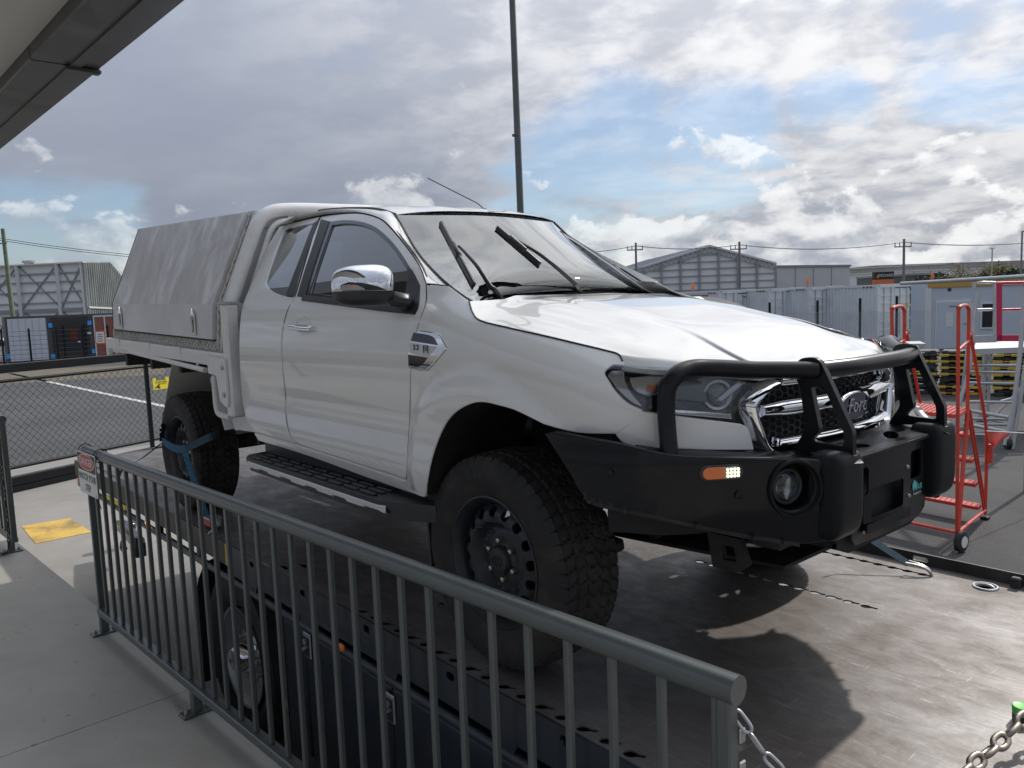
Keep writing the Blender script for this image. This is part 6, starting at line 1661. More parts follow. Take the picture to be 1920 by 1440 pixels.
dc = thing('display_container', 'dark container showing white, glass and brown door panels beyond the gate', 'container', tuple(gpt(110, 44)))
b0, b1 = gpt(8, 43.0), gpt(240, 46.5); bd, bn, bL = frame_of(b0, b1)      # bn: away from camera?
if bn.dot(FW) < 0: bn = -bn
HT = 2.62
def DP(s, z, o=0.0): p = b0+bd*s+bn*o; return np.array([p[0], p[1], GZ+z])
mb = MB(); q = [DP(0, .12), DP(bL, .12), DP(bL, HT), DP(0, HT)]; mb.add(q+[p+bn*2.4 for p in q], [(0, 1, 2, 3), (7, 6, 5, 4), (0, 4, 5, 1), (1, 5, 6, 2), (2, 6, 7, 3), (3, 7, 4, 0)]); mb.build('shell', 'cont_dark', dc, 0, recalc=True)
def dpanel(name, s0, s1, z0, z1, mat, o=.03, th=.03):
    mb = MB(); mb.prism([(s0, z0), (s1, z0), (s1, z1), (s0, z1)], lambda a, b_, h: DP(a, b_, -o-h), th); return mb.build(name, mat, dc, 0, recalc=True)
pw = dpanel('door_panel', .10, bL*.31, .22, HT-.12, 'panel_white')
for i in range(6): mb = MB(); mb.beam(DP(.10+i*.32+.2, .25, -.065), DP(.10+i*.32+.2, HT-.15, -.065), .02, .012); mb.build('panel_seam', 'galv', pw)
dpanel('glass_panel', bL*.355, bL*.655, .25, HT-.12, 'glassdark', .02, .02)
pr = dpanel('door_panel', bL*.70, bL*.925, .25, HT-.12, 'panel_red')
for s in (.70, .79, .87, .925): mb = MB(); mb.beam(DP(bL*s, .25, -.07), DP(bL*s, HT-.12, -.07), .07, .03); mb.build('door_frame', 'panel_white', pr)
mb = MB(); mb.beam(DP(bL*.70, HT-.14, -.075), DP(bL*.925, HT-.14, -.075), .03, .10); mb.build('door_frame', 'panel_white', pr)
for s, z in ((.345, 1.95), (.345, .25), (.665, 2.0), (.68, .4), (.965, 1.95), (.965, .45), (.0, .4)): dpanel('corner_sticker', bL*s-.10, bL*s+.10, z, z+.24, 'sticker_blue', .05, .01)
for s, z, w_, h_ in ((.655, 1.5, .18, .10), (.565, 1.05, .12, .08), (.97, 1.6, .08, .08)): dpanel('paper_label', bL*s-w_/2, bL*s+w_/2, z, z+h_, 'signwhite', .055, .01)
st = thing('notice_sign', 'white notice with orange border hung on the wire fence before the brown door panel', 'sign', tuple(gpt(185, 41)))
n0 = gpt(172, 41); 
mb = MB(); mb.prism([(-.26, 0), (.26, 0), (.26, .66), (-.26, .66)], lambda a, b_, h: gpt(184, 41)+RT*a+FW*h+np.array([0, 0, hz(184, 645, 41)-GZ+b_]), .01); mb.build('border', 'amber', st, 0, recalc=True)
mb = MB(); mb.prism([(-.21, .05), (.21, .05), (.21, .61), (-.21, .61)], lambda a, b_, h: gpt(184, 41)+RT*a-FW*(.012-h)+np.array([0, 0, hz(184, 645, 41)-GZ+b_]), .004); mb.build('board', 'signwhite', st, 0, recalc=True)
for k in range(4):
    mb = MB(); mb.box(gpt(184, 41)-FW*.016+np.array([0, 0, hz(184, 645, 41)-GZ+.15+k*.11]), (.28-.05*(k % 2), .01, .03), np.stack([RT, FW, [0, 0, 1]], 1)); mb.build('print_line', 'signblack', st)
# low wire fence in front of it
wf = thing('wire_fence', 'dark post and wire fence in front of the display container', 'fence', tuple(gpt(100, 40)))
f0, f1 = gpt(-60, 39.5), gpt(240, 42.5); fd, fn2, fL = frame_of(f0.copy(), f1)
for i in range(7):
    mb = MB(); p = lerp(f0, f1, i/6+.02); mb.box(p+np.array([0, 0, 1.0]), (.09, .09, 2.0)); mb.build('post', 'gateblack', wf)
for k in range(8):
    mb = MB(); z = .25+k*.23; mb.tube([f0+np.array([0, 0, z]), f1+np.array([0, 0, z])], .009, 4); mb.build('wire', 'wire', wf)
# far car at the frame edge
def far_car(px, D, col, label, L=4.3, side=True, base=None, group=None):
    p = gpt(px, D); nm = 'paint_'+str(col)
    if nm not in M: M[nm] = material('car paint '+nm, col, .25, 0, .8)
    c = thing('parked_car', label, 'car', tuple(p), group)
    x, y = (RT, FW)
    def cp(a, o, z): q = p+x*a+y*o; return np.array([q[0], q[1], GZ+z])
    prof2 = [(-L/2, .35), (L/2, .35), (L/2, .75), (L*.46, .88), (L*.25, .95), (L*.12, 1.42), (-L*.22, 1.47), (-L*.40, 1.0), (-L/2, .9)]
    mb = MB(); mb.prism(prof2, lambda a, b_, h: cp(a, h-.85, b_), 1.7); mb.build('body', nm, c, 20, recalc=True)
    mb = MB(); mb.prism([(L*.22, .97), (L*.11, 1.36), (-L*.21, 1.40), (-L*.36, 1.02)], lambda a, b_, h: cp(a, -.87+h, b_), 1.74); mb.build('window', 'glassdark', c, 0, recalc=True)
    for a in (-L*.30, L*.30):
        mb = MB(); mb.cyl(cp(a, -.86, .33), cp(a, .86, .33), .33, n=16); mb.build('wheel', 'tyre', c, 40)
    return c
far_car(-2, 47, (.75, .75, .75), 'white vehicle parked at the left edge beside the display container', 4.4)
# timber pole with wires
def pole(px, D, top_py, r, mat, label, arm=None, lean=0.0, name='utility_pole', r2=None, cat_='pole'):
    p = gpt(px, D); zt = hz(px, top_py, D)
    root = thing(name, label, cat_, tuple(p))
    mb = MB(); mb.tube([p, np.array([p[0], p[1], zt])-RT*lean], r, 10, rs=[r, r2 or r*.8]); mb.build('mast', mat, root, 60)
    return root, p, zt
M['timber'] = material('green grey timber', (.16, .20, .13), .85, var=.2, vscale=3)
M['greypole'] = material('weathered grey pole', (.19, .19, .19), .8, var=.15, vscale=3)
lp, lpp, lpz = pole(25, 62, 428, .17, 'timber', 'green timber power pole beside the left hangar', lean=.12)
mb = MB(); mb.beam(lpp+np.array([0, 0, 1])*0-RT*1.2+np.array([0, 0, hz(20, 457, 62)-GZ]), lpp+RT*.1+np.array([0, 0, hz(20, 455, 62)-GZ]), .08, .08); mb.build('cross_arm', 'greypole', lp)
wr = thing('power_line', 'two thin power wires running right from the left timber pole', 'power line', tuple(lpp))
for py, off in ((446, 0), (450, 1.0)):
    a = gpt(14, 62, hz(14, py, 62)); e = gpt(700, 88, hz(700, py+28, 88)); 
    mb = MB(); mb.tube([lerp(a, e, t)+np.array([0, 0, -1.2*4*t*(1-t)]) for t in np.linspace(0, 1, 13)], .022, 4); mb.build('wire', 'gateblack', wr)
# left hangar
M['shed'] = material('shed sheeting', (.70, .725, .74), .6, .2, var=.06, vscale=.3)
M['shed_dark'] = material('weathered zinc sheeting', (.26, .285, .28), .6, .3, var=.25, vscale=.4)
M['shed_steel'] = material('shed steel', (.27, .285, .30), .6, .3)
M['shed_white'] = material('shed white post', (.55, .57, .60), .5)
hg = thing('shed', 'grey open framed steel shed with crossed braces beyond the display container', 'shed', tuple(gpt(80, 85)))
h0, h1 = gpt(-230, 88), gpt(166, 84); hd_, hn_, hL = frame_of(h0.copy(), h1)
if hn_.dot(FW) < 0: hn_ = -hn_
HH = hz(166, 491, 84)-GZ
def HP(s, z, o=0.0): p = h0+hd_*s+hn_*o; return np.array([p[0], p[1], GZ+z])
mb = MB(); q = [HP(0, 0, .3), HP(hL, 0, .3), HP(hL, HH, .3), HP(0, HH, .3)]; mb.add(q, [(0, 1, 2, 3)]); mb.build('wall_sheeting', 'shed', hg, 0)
mb = MB(); mb.beam(HP(0, HH, .1), HP(hL, HH, .1), .5, .14); mb.build('eave_beam', 'shed_white', hg)
for z in (.46, .60, .73, .84):
    mb = MB(); mb.beam(HP(0, HH*z+.3, .15), HP(hL, HH*z+.3, .15), .12, .12); mb.build('girt', 'shed_steel', hg)
mb = MB(); mb.beam(HP(0, HH*.40, .1), HP(hL, HH*.40, .1), .2, .35); mb.build('girt', 'shed_steel', hg)
sp_ = [(gpt(x, 84.5)-h0).dot(hd_) for x in (-170, -60, 30, 114, 166)]
for s in sp_: mb = MB(); mb.beam(HP(s, 0, .0), HP(s, HH, .0), .32, .2, up=(1, 0, 0)); mb.build('column', 'shed_white', hg)
for i in range(4):
    for za, zb in ((.42, 1), (.0, .40)):
        for f in (0, 1):
            mb = MB(); mb.beam(HP(sp_[i], HH*(za if f else zb), .2), HP(sp_[i+1], HH*(zb if f else za), .2), .10, .10); mb.build('brace', 'shed_steel', hg)
# end wall running away to the right, with the roof slope
e1_ = gpt(255, 104); ed_, en_, eL = frame_of(h1.copy(), e1_)
def QP(s, z, o=0.0): p = h1+ed_*s+en_*o; return np.array([p[0], p[1], GZ+z])
prof_e = [(0, 0), (eL, 0), (eL, hz(255, 545, 104)-GZ), (eL*.50, hz(208, 491, 94)-GZ), (0, HH)]
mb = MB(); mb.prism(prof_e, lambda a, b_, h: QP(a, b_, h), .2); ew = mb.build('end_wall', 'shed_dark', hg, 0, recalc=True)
for i in range(26):
    s = eL*(i+.5)/26; top = float(np.interp(s, [0, eL*.5, eL], [HH, prof_e[3][1], prof_e[2][1]])); mb = MB(); mb.beam(QP(s, 0, -.05), QP(s, top-.1, -.05), .12, .08, up=(1, 0, 0)); mb.build('sheet_rib', 'shed_dark', ew)
mb = MB(); mb.beam(QP(0, HH*.42, -.12), QP(eL, HH*.38, -.12), .08, .18); mb.build('painted_light_gap', 'shed_white', ew)  # solid white bar, painted in as daylight showing through the sheeting
mb = MB(); p = HP((gpt(33, 86)-h0).dot(hd_), HH+.3, 3); mb.cyl(p-np.array([0, 0, .6]), p+np.array([0, 0, .1]), .45, n=12); mb.cyl(p+np.array([0, 0, .1]), p+np.array([0, 0, .35]), .62, n=12); mb.build('roof_vent', 'galv', hg, 40)
# verge of grass and gravel in front of the display container
vg = MB(); vg.add([gpt(-200, 30)+np.array([0, 0, .004]), gpt(300, 33)+np.array([0, 0, .004]), gpt(300, 40)+np.array([0, 0, .004]), gpt(-200, 38)+np.array([0, 0, .004])], [(0, 1, 2, 3)]); 
ground_mat('verge', (.10, .085, .06), (.16, .14, .10), 1.2, .95, .5, .3)
o = vg.build('verge', 'verge', None, 0); o['kind'] = 'structure'

# ================================================================== light pole behind the ute
lt, p, zt = pole(983, 22, -260, .105, 'rail', 'tall grey light pole rising behind the ute cab', name='light_pole', r2=.075, lean=.05)
mb = MB(); mb.box(p+np.array([0, 0, .02]), (.4, .4, .04)); mb.build('base_plate', 'rail', lt)
pj = gpt(978, 22, hz(978, 255, 22)); mb = MB(); mb.tube([pj, pj+np.array([0, 0, .05])], .102, 12); mb.build('joint_ring', 'rail', lt)

# ================================================================== background, right
M['cont'] = material('pale grey container', (.64, .675, .69), .5, var=.05, vscale=1, dirt=(.30, .26, .22), dirt_amt=.25, dirt_scale=1.4)
M['contlight'] = material('container top rail', (.66, .69, .70), .5)
M['rust'] = material('rust', (.22, .10, .05), .8, var=.3, vscale=10)
cax = FW*math.cos(math.radians(27))-RT*math.sin(math.radians(27)); cdr = np.array([cax[1], -cax[0], 0])        # away axis, door-width axis (to the right)
if cdr.dot(RT) < 0: cdr = -cdr
def container(px, D, label, number, wide=2.44, L=6.06, blank=False):
    c0 = gpt(px, D); root = thing('shipping_container', label, 'container', tuple(c0), None); H = 2.59
    def K(a, o, z): q = c0+cdr*a+cax*o; return np.array([q[0], q[1], GZ+z])
    mb = MB()          # corrugated left side
    n = 30; vs = []
    for i in range(n*4+1):
        o = .10+(L-.2)*i/(n*4); d = (0, 0, .036, .036)[i % 4]
        vs += [K(d, o, .16), K(d, o, H-.11)]
    mb.add(vs, [(2*i, 2*i+2, 2*i+3, 2*i+1) for i in range(n*4)]); mb.build('side_wall', 'cont', root, 0)
    mb = MB(); q = [K(.05, .12, .14), K(wide-.02, .12, .14), K(wide-.02, L, .14), K(.05, L, .14)]; mb.add(q+[p_+np.array([0, 0, H-.17]) for p_ in q], [(3, 2, 1, 0), (4, 5, 6, 7), (1, 2, 6, 5), (2, 3, 7, 6), (0, 1, 5, 4), (3, 0, 4, 7)]); mb.build('body', 'cont', root, 0)
    for o in (.06, L-.06):
        for a in (.06, wide-.06):
            mb = MB(); mb.beam(K(a, o, 0), K(a, o, H), .13, .13, up=cax); mb.build('corner_post', 'cont', root)
    for z, w_ in ((H-.05, .11), (.12, .15)):
        mb = MB(); mb.beam(K(.03, .06, z), K(.03, L-.06, z), .08, w_); mb.build('rail', 'contlight' if z > 1 else 'cont', root)
        mb = MB(); mb.beam(K(.06, .03, z), K(wide-.06, .03, z), .07, w_+.03); mb.build('rail', 'cont', root)
    for o in (.35, .55, .75, L-.4, L-.6):
        mb = MB(); mb.box(K(-.012, o, H-.10), (.012, .12, .07), np.stack([cdr, cax, [0, 0, 1]], 1)); mb.build('rust_mark', 'rust', root)
    # door end
    for k in range(2):
        a0 = .13+k*(wide-.26)/2; a1 = a0+(wide-.26)/2-.015
        mb = MB(); mb.prism([(a0, .22), (a1, .22), (a1, H-.16), (a0, H-.16)], lambda a, b_, h: K(a, .10-h, b_), .05, ); dr = mb.build('door', 'cont', root, 0, recalc=True)
        for z in (.55, .95, 1.35, 1.75, 2.1):
            mb = MB(); mb.beam(K(a0+.08, .045, z), K(a1-.08, .045, z), .02, .10); mb.build('door_rib', 'contlight', dr)
        mb = MB(); mb.tube([K(a0+.02, .044, H-.17), K(a1-.02, .044, H-.17), K(a1-.01, .044, .24)] if k else [K(a1-.01, .044, .24), K(a0+.02, .044, .24)], .018, 4); mb.build('door_seal', 'blackgap', dr)
        for t in (.3, .75):
            mb = MB(); a = a0+(a1-a0)*t; mb.tube([K(a, .02, .15), K(a, .02, H-.1)], .018, 6); mb.build('lock_bar', 'galv', dr)
        for z in (.4, 1.0, 1.6, 2.2):
            mb = MB(); mb.box(K(a1 if k else a0, .03, z), (.08, .05, .12), np.stack([cdr, cax, [0, 0, 1]], 1)); mb.build('hinge', 'cont', dr)
    if number:
        text('number', number[0], 'signblack', .17, K(wide*.73, .036, 2.22), cdr, (0, 0, 1), root, .002)
        text('number', number[1], 'signblack', .16, K(wide*.78, .036, 2.04), cdr, (0, 0, 1), root, .002)
        mb = MB(); mb.box(K(wide*.84, .036, 1.6), (.2, .01, .26), np.stack([cdr, cax, [0, 0, 1]], 1)); mb.build('sticker', 'yellow', root)
    return root
for px, D, lab, num in ((1349, 39.5, 'pale grey container farthest left of the row behind the bonnet', ('20770 1', '42')), (1442, 39, 'pale grey container second along the row, its door mostly hidden', ('169 8', '')), (1517, 38.5, 'pale grey container whose double doors face the yard, yellow sticker on door', ('MMFU 189868 5', '4562')),
                        (1646, 36.5, 'pale grey container just left of the slotted gap before the site office', ('', '')), (1704, 38.5, 'pale grey container behind the left handle of the red steps', None), (1742, 40, 'pale grey container half hidden behind the site office', None)):
    container(px, D, lab, num)
# site office
M['office'] = material('office wall panel', (.50, .55, .60), .55, var=.03, vscale=1)
M['officewhite'] = material('office white trim', (.66, .67, .66), .5)
M['ochre'] = material('ochre fascia', (.52, .30, .06), .55)
of = thing('site_office', 'pale portable site office with ochre fascia and closed door', 'office', tuple(gpt(1800, 32)))
o0, o1 = gpt(1741, 31.0), gpt(2110, 29.5); od, on_, oL = frame_of(o0.copy(), o1)
if on_.dot(FW) < 0: on_ = -on_
def OP(s, z, o=0.0): q = o0+od*s+on_*o; return np.array([q[0], q[1], GZ+z])
OH = hz(1741, 528, 31)-GZ
mb = MB(); q = [OP(0, 0), OP(oL, 0), OP(oL, OH), OP(0, OH)]; mb.add(q+[p_+on_*2.6 for p_ in q], [(0, 1, 2, 3), (7, 6, 5, 4), (0, 4, 5, 1), (1, 5, 6, 2), (2, 6, 7, 3), (3, 7, 4, 0)]); mb.build('wall', 'office', of, 0, recalc=True)
mb = MB(); mb.beam(OP(-.03, OH-.12, -.02), OP(oL, OH-.12, -.02), .06, .24); mb.build('fascia', 'ochre', of)
mb = MB(); mb.beam(OP(0, 0, -.01), OP(0, OH-.25, -.01), .20, .06, up=on_); mb.build('corner_trim', 'officewhite', of)
def opan(name, s0, s1, z0, z1, mat, o=.03, th=.03, parent=of):
    mb = MB(); mb.prism([(s0, z0), (s1, z0), (s1, z1), (s0, z1)], lambda a, b_, h: OP(a, b_, -o-h), th); return mb.build(name, mat, parent, 0, recalc=True)
s_d0 = (gpt(1757, 31)-o0).dot(od); s_d1 = (gpt(1812, 31)-o0).dot(od); dz1 = hz(1780, 566, 31)-GZ
opan('door_frame', s_d0-.06, s_d1+.06, .02, dz1+.07, 'officewhite', .0, .03); dr = opan('door', s_d0, s_d1, .05, dz1, 'office', .03, .02)
mb = MB(); mb.box(OP(s_d1-.12, 1.0, -.07), (.10, .05, .03), np.stack([od, on_, [0, 0, 1]], 1)); mb.build('handle', 'galv', dr)
text('door_lettering', 'OFFICE', 'signblack', .10, OP((s_d0+s_d1)/2, dz1-.18, -.058), od, (0, 0, 1), dr, .001)
opan('notice', s_d0+.30, s_d0+.55, dz1-.95, dz1-.40, 'officewhite', .052, .006)
sw0 = (gpt(1832, 31)-o0).dot(od); sw1 = (gpt(1856, 31)-o0).dot(od); wn_ = opan('window_frame', sw0, sw1, .75, dz1-.05, 'officewhite', .0, .04); opan('window_pane', sw0+.06, sw1-.06, .82, dz1-.12, 'glassdark', .042, .008, wn_)
opan('vent', (gpt(1778, 31)-o0).dot(od)-.06, (gpt(1778, 31)-o0).dot(od)+.06, OH-.40, OH-.28, 'signblack', .0, .01)
# handrail pipe line running across above the containers
pr_ = thing('safety_rail', 'long galvanised pipe rail crossing in front of the site office roof', 'rail', tuple(gpt(1850, 12)))
mb = MB(); a = gpt(1930, 9.6, hz(1930, 518, 9.6)); e = gpt(1690, 14.2, hz(1690, 531.5, 14.2)); mb.tube([a, e], .030, 10); mb.build('top_rail', 'galv', pr_, 60)
mb = MB(); a2 = gpt(1935, 9.5); mb.tube([np.array([a2[0], a2[1], hz(1935, 518, 9.5)]), a2], .026, 8); mb.build('upright', 'galv', pr_, 60)
# hangar on the right
hr = thing('shed', 'big grey gable fronted steel shed behind the container row', 'shed', tuple(gpt(1330, 112)))
g0, g1 = gpt(1206, 112), gpt(1456, 110); gd, gn, gL = frame_of(g0.copy(), g1)
if gn.dot(FW) < 0: gn = -gn
def GGP(s, z, o=0.0): q = g0+gd*s+gn*o; return np.array([q[0], q[1], GZ+z])
he0, he1 = hz(1206, 501, 112)-GZ, hz(1456, 494, 110)-GZ; hap = hz(1332, 461, 111)-GZ; sap = (gpt(1332, 111)-g0).dot(gd)
gab = [(0, 0), (gL, 0), (gL, he1), (sap, hap), (0, he0)]
mb = MB(); mb.prism(gab, lambda a, b_, h: GGP(a, b_, .25+h), .2); mb.build('front_wall', 'shed', hr, 0, recalc=True)
topz_ = lambda s: float(np.interp(s, [0, sap, gL], [he0, hap, he1]))
for i in range(8):
    s = gL*i/7 if i < 8 else 0; s = min(max(s, .1), gL-.1); mb = MB(); mb.beam(GGP(s, 0, -.05), GGP(s, topz_(s)-.35, -.05), .24, .24, up=gn); mb.build('column', 'shed_steel', hr)
for z in np.arange(1.0, 9.2, .95):
    ss = [s for s in np.linspace(0, gL, 200) if topz_(s)-.9 > z]
    if ss: mb = MB(); mb.beam(GGP(ss[0], z, .1), GGP(ss[-1], z, .1), .10, .12); mb.build('girt', 'shed_steel', hr)
for a, b_ in (((0, he0), (sap, hap)), ((sap, hap), (gL, he1))):
    mb = MB(); mb.beam(GGP(a[0], a[1], 0), GGP(b_[0], b_[1], 0), .3, .22); mb.build('barge_board', 'shed_white', hr)
    mb = MB(); mb.beam(GGP(a[0], a[1]-.85, .05), GGP(b_[0], b_[1]-.85, .05), .08, .10); mb.build('truss_chord', 'shed_steel', hr)
    n = 14; mb = MB()
    for i in range(n):
        p_, q_ = lerp((a[0], a[1]), (b_[0], b_[1]), i/n), lerp((a[0], a[1]), (b_[0], b_[1]), (i+.5)/n); r_ = lerp((a[0], a[1]), (b_[0], b_[1]), (i+1)/n)
        mb.beam(GGP(p_[0], p_[1]-.1, .05), GGP(q_[0], q_[1]-.85, .05), .05, .06); mb.beam(GGP(q_[0], q_[1]-.85, .05), GGP(r_[0], r_[1]-.1, .05), .05, .06)
    o = mb.build('truss_web', 'shed_steel', hr); o['kind'] = 'stuff'
bk = gpt(1120, 155)-g0; bk[2] = 0
M['roofsheet'] = material('zinc roof sheet', (.40, .42, .44), .45, .5, var=.1, vscale=.3)
for a, b_ in (((0, he0), (sap, hap)), ((sap, hap), (gL, he1))):
    mb = MB(); q = [GGP(a[0], a[1]), GGP(b_[0], b_[1]), GGP(b_[0], b_[1])+bk, GGP(a[0], a[1])+bk]; mb.add(q+[p_+np.array([0, 0, .15]) for p_ in q], [(3, 2, 1, 0), (4, 5, 6, 7), (0, 1, 5, 4), (1, 2, 6, 5), (2, 3, 7, 6), (3, 0, 4, 7)]); rf = mb.build('roof', 'roofsheet', hr, 0, recalc=True)
    for i in range(16):
        mb = MB(); f = (i+.5)/16; mb.beam(GGP(a[0], a[1])+bk*f+np.array([0, 0, .16]), GGP(b_[0], b_[1])+bk*f+np.array([0, 0, .16]), .35 if i % 3 == 0 else .12, .10); mb.build('sheet_rib', 'shed_white' if i % 3 == 0 else 'roofsheet', rf)
mb = MB(); q = [GGP(0, 0, .2), GGP(0, 0, .2)+bk, GGP(0, he0, .2)+bk, GGP(0, he0, .2)]; mb.add(q, [(0, 1, 2, 3)]); mb.build('side_wall', 'shed_dark', hr, 0)
# long low warehouse and far roofs
def block(name, label, px0, px1, D0, D1, py0, py1, depth, mat, roofmat=None, cat_='building', seams=0):
    a, e = gpt(px0, D0), gpt(px1, D1); d, n, L = frame_of(a.copy(), e)
    if n.dot(FW) < 0: n = -n
    H0, H1 = hz(px0, py0, D0)-GZ, hz(px1, py1, D1)-GZ
    root = thing(name, label, cat_, tuple((a+e)/2))
    def BP(s, z, o=0.0): q = a+d*s+n*o; return np.array([q[0], q[1], GZ+z])
    mb = MB(); q = [BP(0, 0), BP(L, 0), BP(L, H1), BP(0, H0)]; mb.add(q+[p_+n*depth for p_ in q], [(0, 1, 2, 3), (7, 6, 5, 4), (0, 4, 5, 1), (1, 5, 6, 2), (2, 6, 7, 3), (3, 7, 4, 0)]); mb.build('wall', mat, root, 0, recalc=True)
    mb = MB(); q = [BP(-.2, H0+.01, -.2), BP(L+.2, H1+.01, -.2), BP(L+.2, H1+.01, depth), BP(-.2, H0+.01, depth)]; mb.add(q+[p_+np.array([0, 0, .3]) for p_ in q], [(3, 2, 1, 0), (4, 5, 6, 7), (0, 1, 5, 4), (1, 2, 6, 5), (2, 3, 7, 6), (3, 0, 4, 7)]); mb.build('roof', roofmat or mat, root, 0, recalc=True)
    for i in range(1, seams): mb = MB(); mb.beam(BP(L*i/seams, 0, -.03), BP(L*i/seams, lerp(H0, H1, i/seams)-.05, -.03), .10, .06, up=n); mb.build('wall_seam', 'shed_steel', root)
    return root, BP, L, H0
M['tilt'] = material('grey tilt panel', (.52, .54, .56), .7, var=.04, vscale=.3)
M['farroof'] = material('far roof grey', (.58, .57, .55), .7, var=.08, vscale=.2)
M['farwall'] = material('far wall tan', (.36, .34, .32), .8, var=.1, vscale=.2)
block('warehouse', 'plain grey warehouse right of the gable fronted shed', 1458, 1593, 130, 128, 501, 500, 30, 'tilt', 'shed_steel', seams=4)
block('warehouse', 'far brown roofed warehouse behind the orange sign box', 1593, 1770, 230, 230, 505, 496, 60, 'farwall', 'farroof', seams=6)
block('warehouse', 'far long low building on the skyline behind the bare trees', 1640, 2010, 330, 330, 499, 486, 60, 'farwall', 'farroof', seams=9)
block('warehouse', 'white low shed between the orange sign box and the trees', 1680, 1840, 170, 170, 510, 505, 25, 'shed', 'shed_white', seams=5)
block('warehouse', 'dark low shed beside the bare trees', 1715, 1770, 120, 120, 516, 515, 20, 'cont_dark', 'shed_steel', seams=3)
block('warehouse', 'far white building left of the tall light pole', 840, 1150, 260, 260, 545, 535, 40, 'tilt', 'farroof', seams=6)
# orange and black sign box
bs = thing('sign_box', 'black sign box with orange base and white lettering above the containers', 'sign', tuple(gpt(1658, 70)))
b0_, b1_ = gpt(1640, 70), gpt(1676, 69); bd_, bn_, bL_ = frame_of(b0_.copy(), b1_)
z0, z1, z2 = hz(1658, 529, 70), hz(1658, 524, 70), hz(1658, 509.5, 70)
def SB(s, z, o=0.0): q = b0_+bd_*s-FW*o; return np.array([q[0], q[1], z])
M['orange'] = material('orange panel', (.68, .17, .05), .5)
for z_a, z_b, mt, nm in ((z0-.6, z1, 'orange', 'base_panel'), (z1, z2, 'signblack', 'board')):
    mb = MB(); mb.prism([(0, z_a), (bL_, z_a), (bL_, z_b), (0, z_b)], lambda a, b_, h: SB(a, b_, -h), .5); mb.build(nm, mt, bs, 0, recalc=True)
text('sign_lettering', 'MICHAEL', 'signwhite', .34, SB(bL_*.60, (z1+z2)/2, .01), bd_, (0, 0, 1), bs, .001, sx=.9)
mb = MB(); mb.prism([(.12, z1+.15), (.38, z1+.15), (.25, z1+.48)], lambda a, b_, h: SB(a, b_, .01-h), .01); mb.build('sign_symbol', 'orange', bs, 0, recalc=True)
for s in (.15, bL_-.15): mb = MB(); mb.beam(SB(s, GZ, -.3), SB(s, z0, -.3), .12, .12, up=bd_); mb.build('post', 'shed_steel', bs)
# power poles and wires
pls = []
for px, D, top, lab in ((1194, 92, 455, 'power pole in front of the gable fronted shed roof'), (1387, 88, 453, 'power pole before the middle of the gable fronted shed'), (1694, 85, 448, 'tall power pole between the orange sign box and the bare trees')):
    r_, p_, zt_ = pole(px, D, top, .15, 'greypole', lab)
    z = zt_-.8; mb = MB(); mb.beam(p_-RT*1.0+np.array([0, 0, z-GZ]), p_+RT*.8+np.array([0, 0, z-GZ]), .12, .12); mb.build('cross_arm', 'greypole', r_)
    for t in (-.95, -.45, .75): mb = MB(); mb.tube([p_+RT*t+np.array([0, 0, z-GZ]), p_+RT*t+np.array([0, 0, z-GZ+.45])], .05, 6); mb.build('insulator', 'greypole', r_)
    pls.append(p_+np.array([0, 0, z-GZ+.45]))
pl_ = thing('power_line', 'wires sagging between the power poles on the right', 'power line', tuple(pls[1]))
ext = [gpt(1010, 97, pls[0][2])]+pls+[gpt(2050, 82, hz(2050, 440, 82))]
for i in range(len(ext)-1):
    sag = np.linalg.norm(ext[i+1]-ext[i])*.035
    for off in (-.9, .7):
        mb = MB(); mb.tube([lerp(ext[i], ext[i+1], t)+RT*0+FW*off*.4+np.array([0, 0, -sag*4*t*(1-t)]) for t in np.linspace(0, 1, 13)], .022, 4); mb.build('wire', 'greypole', pl_)
sl_, p_, zt_ = pole(1859, 75, 466, .07, 'galv', 'small street lamp with a bright head among the bare trees', name='street_lamp', cat_='lamp'); mb = MB(); mb.box(np.array([p_[0], p_[1], zt_]), (.35, .35, .12)); mb.build('lamp_head', 'signwhite', sl_)
sl_, p_, zt_ = pole(1914, 40, 434, .05, 'greypole', 'dark street lamp pole at the right frame edge', name='street_lamp', cat_='lamp'); mb = MB(); mb.beam(np.array([p_[0], p_[1], zt_]), np.array([p_[0], p_[1], zt_])+RT*.8+np.array([0, 0, .02]), .08, .06); mb.build('lamp_arm', 'greypole', sl_)
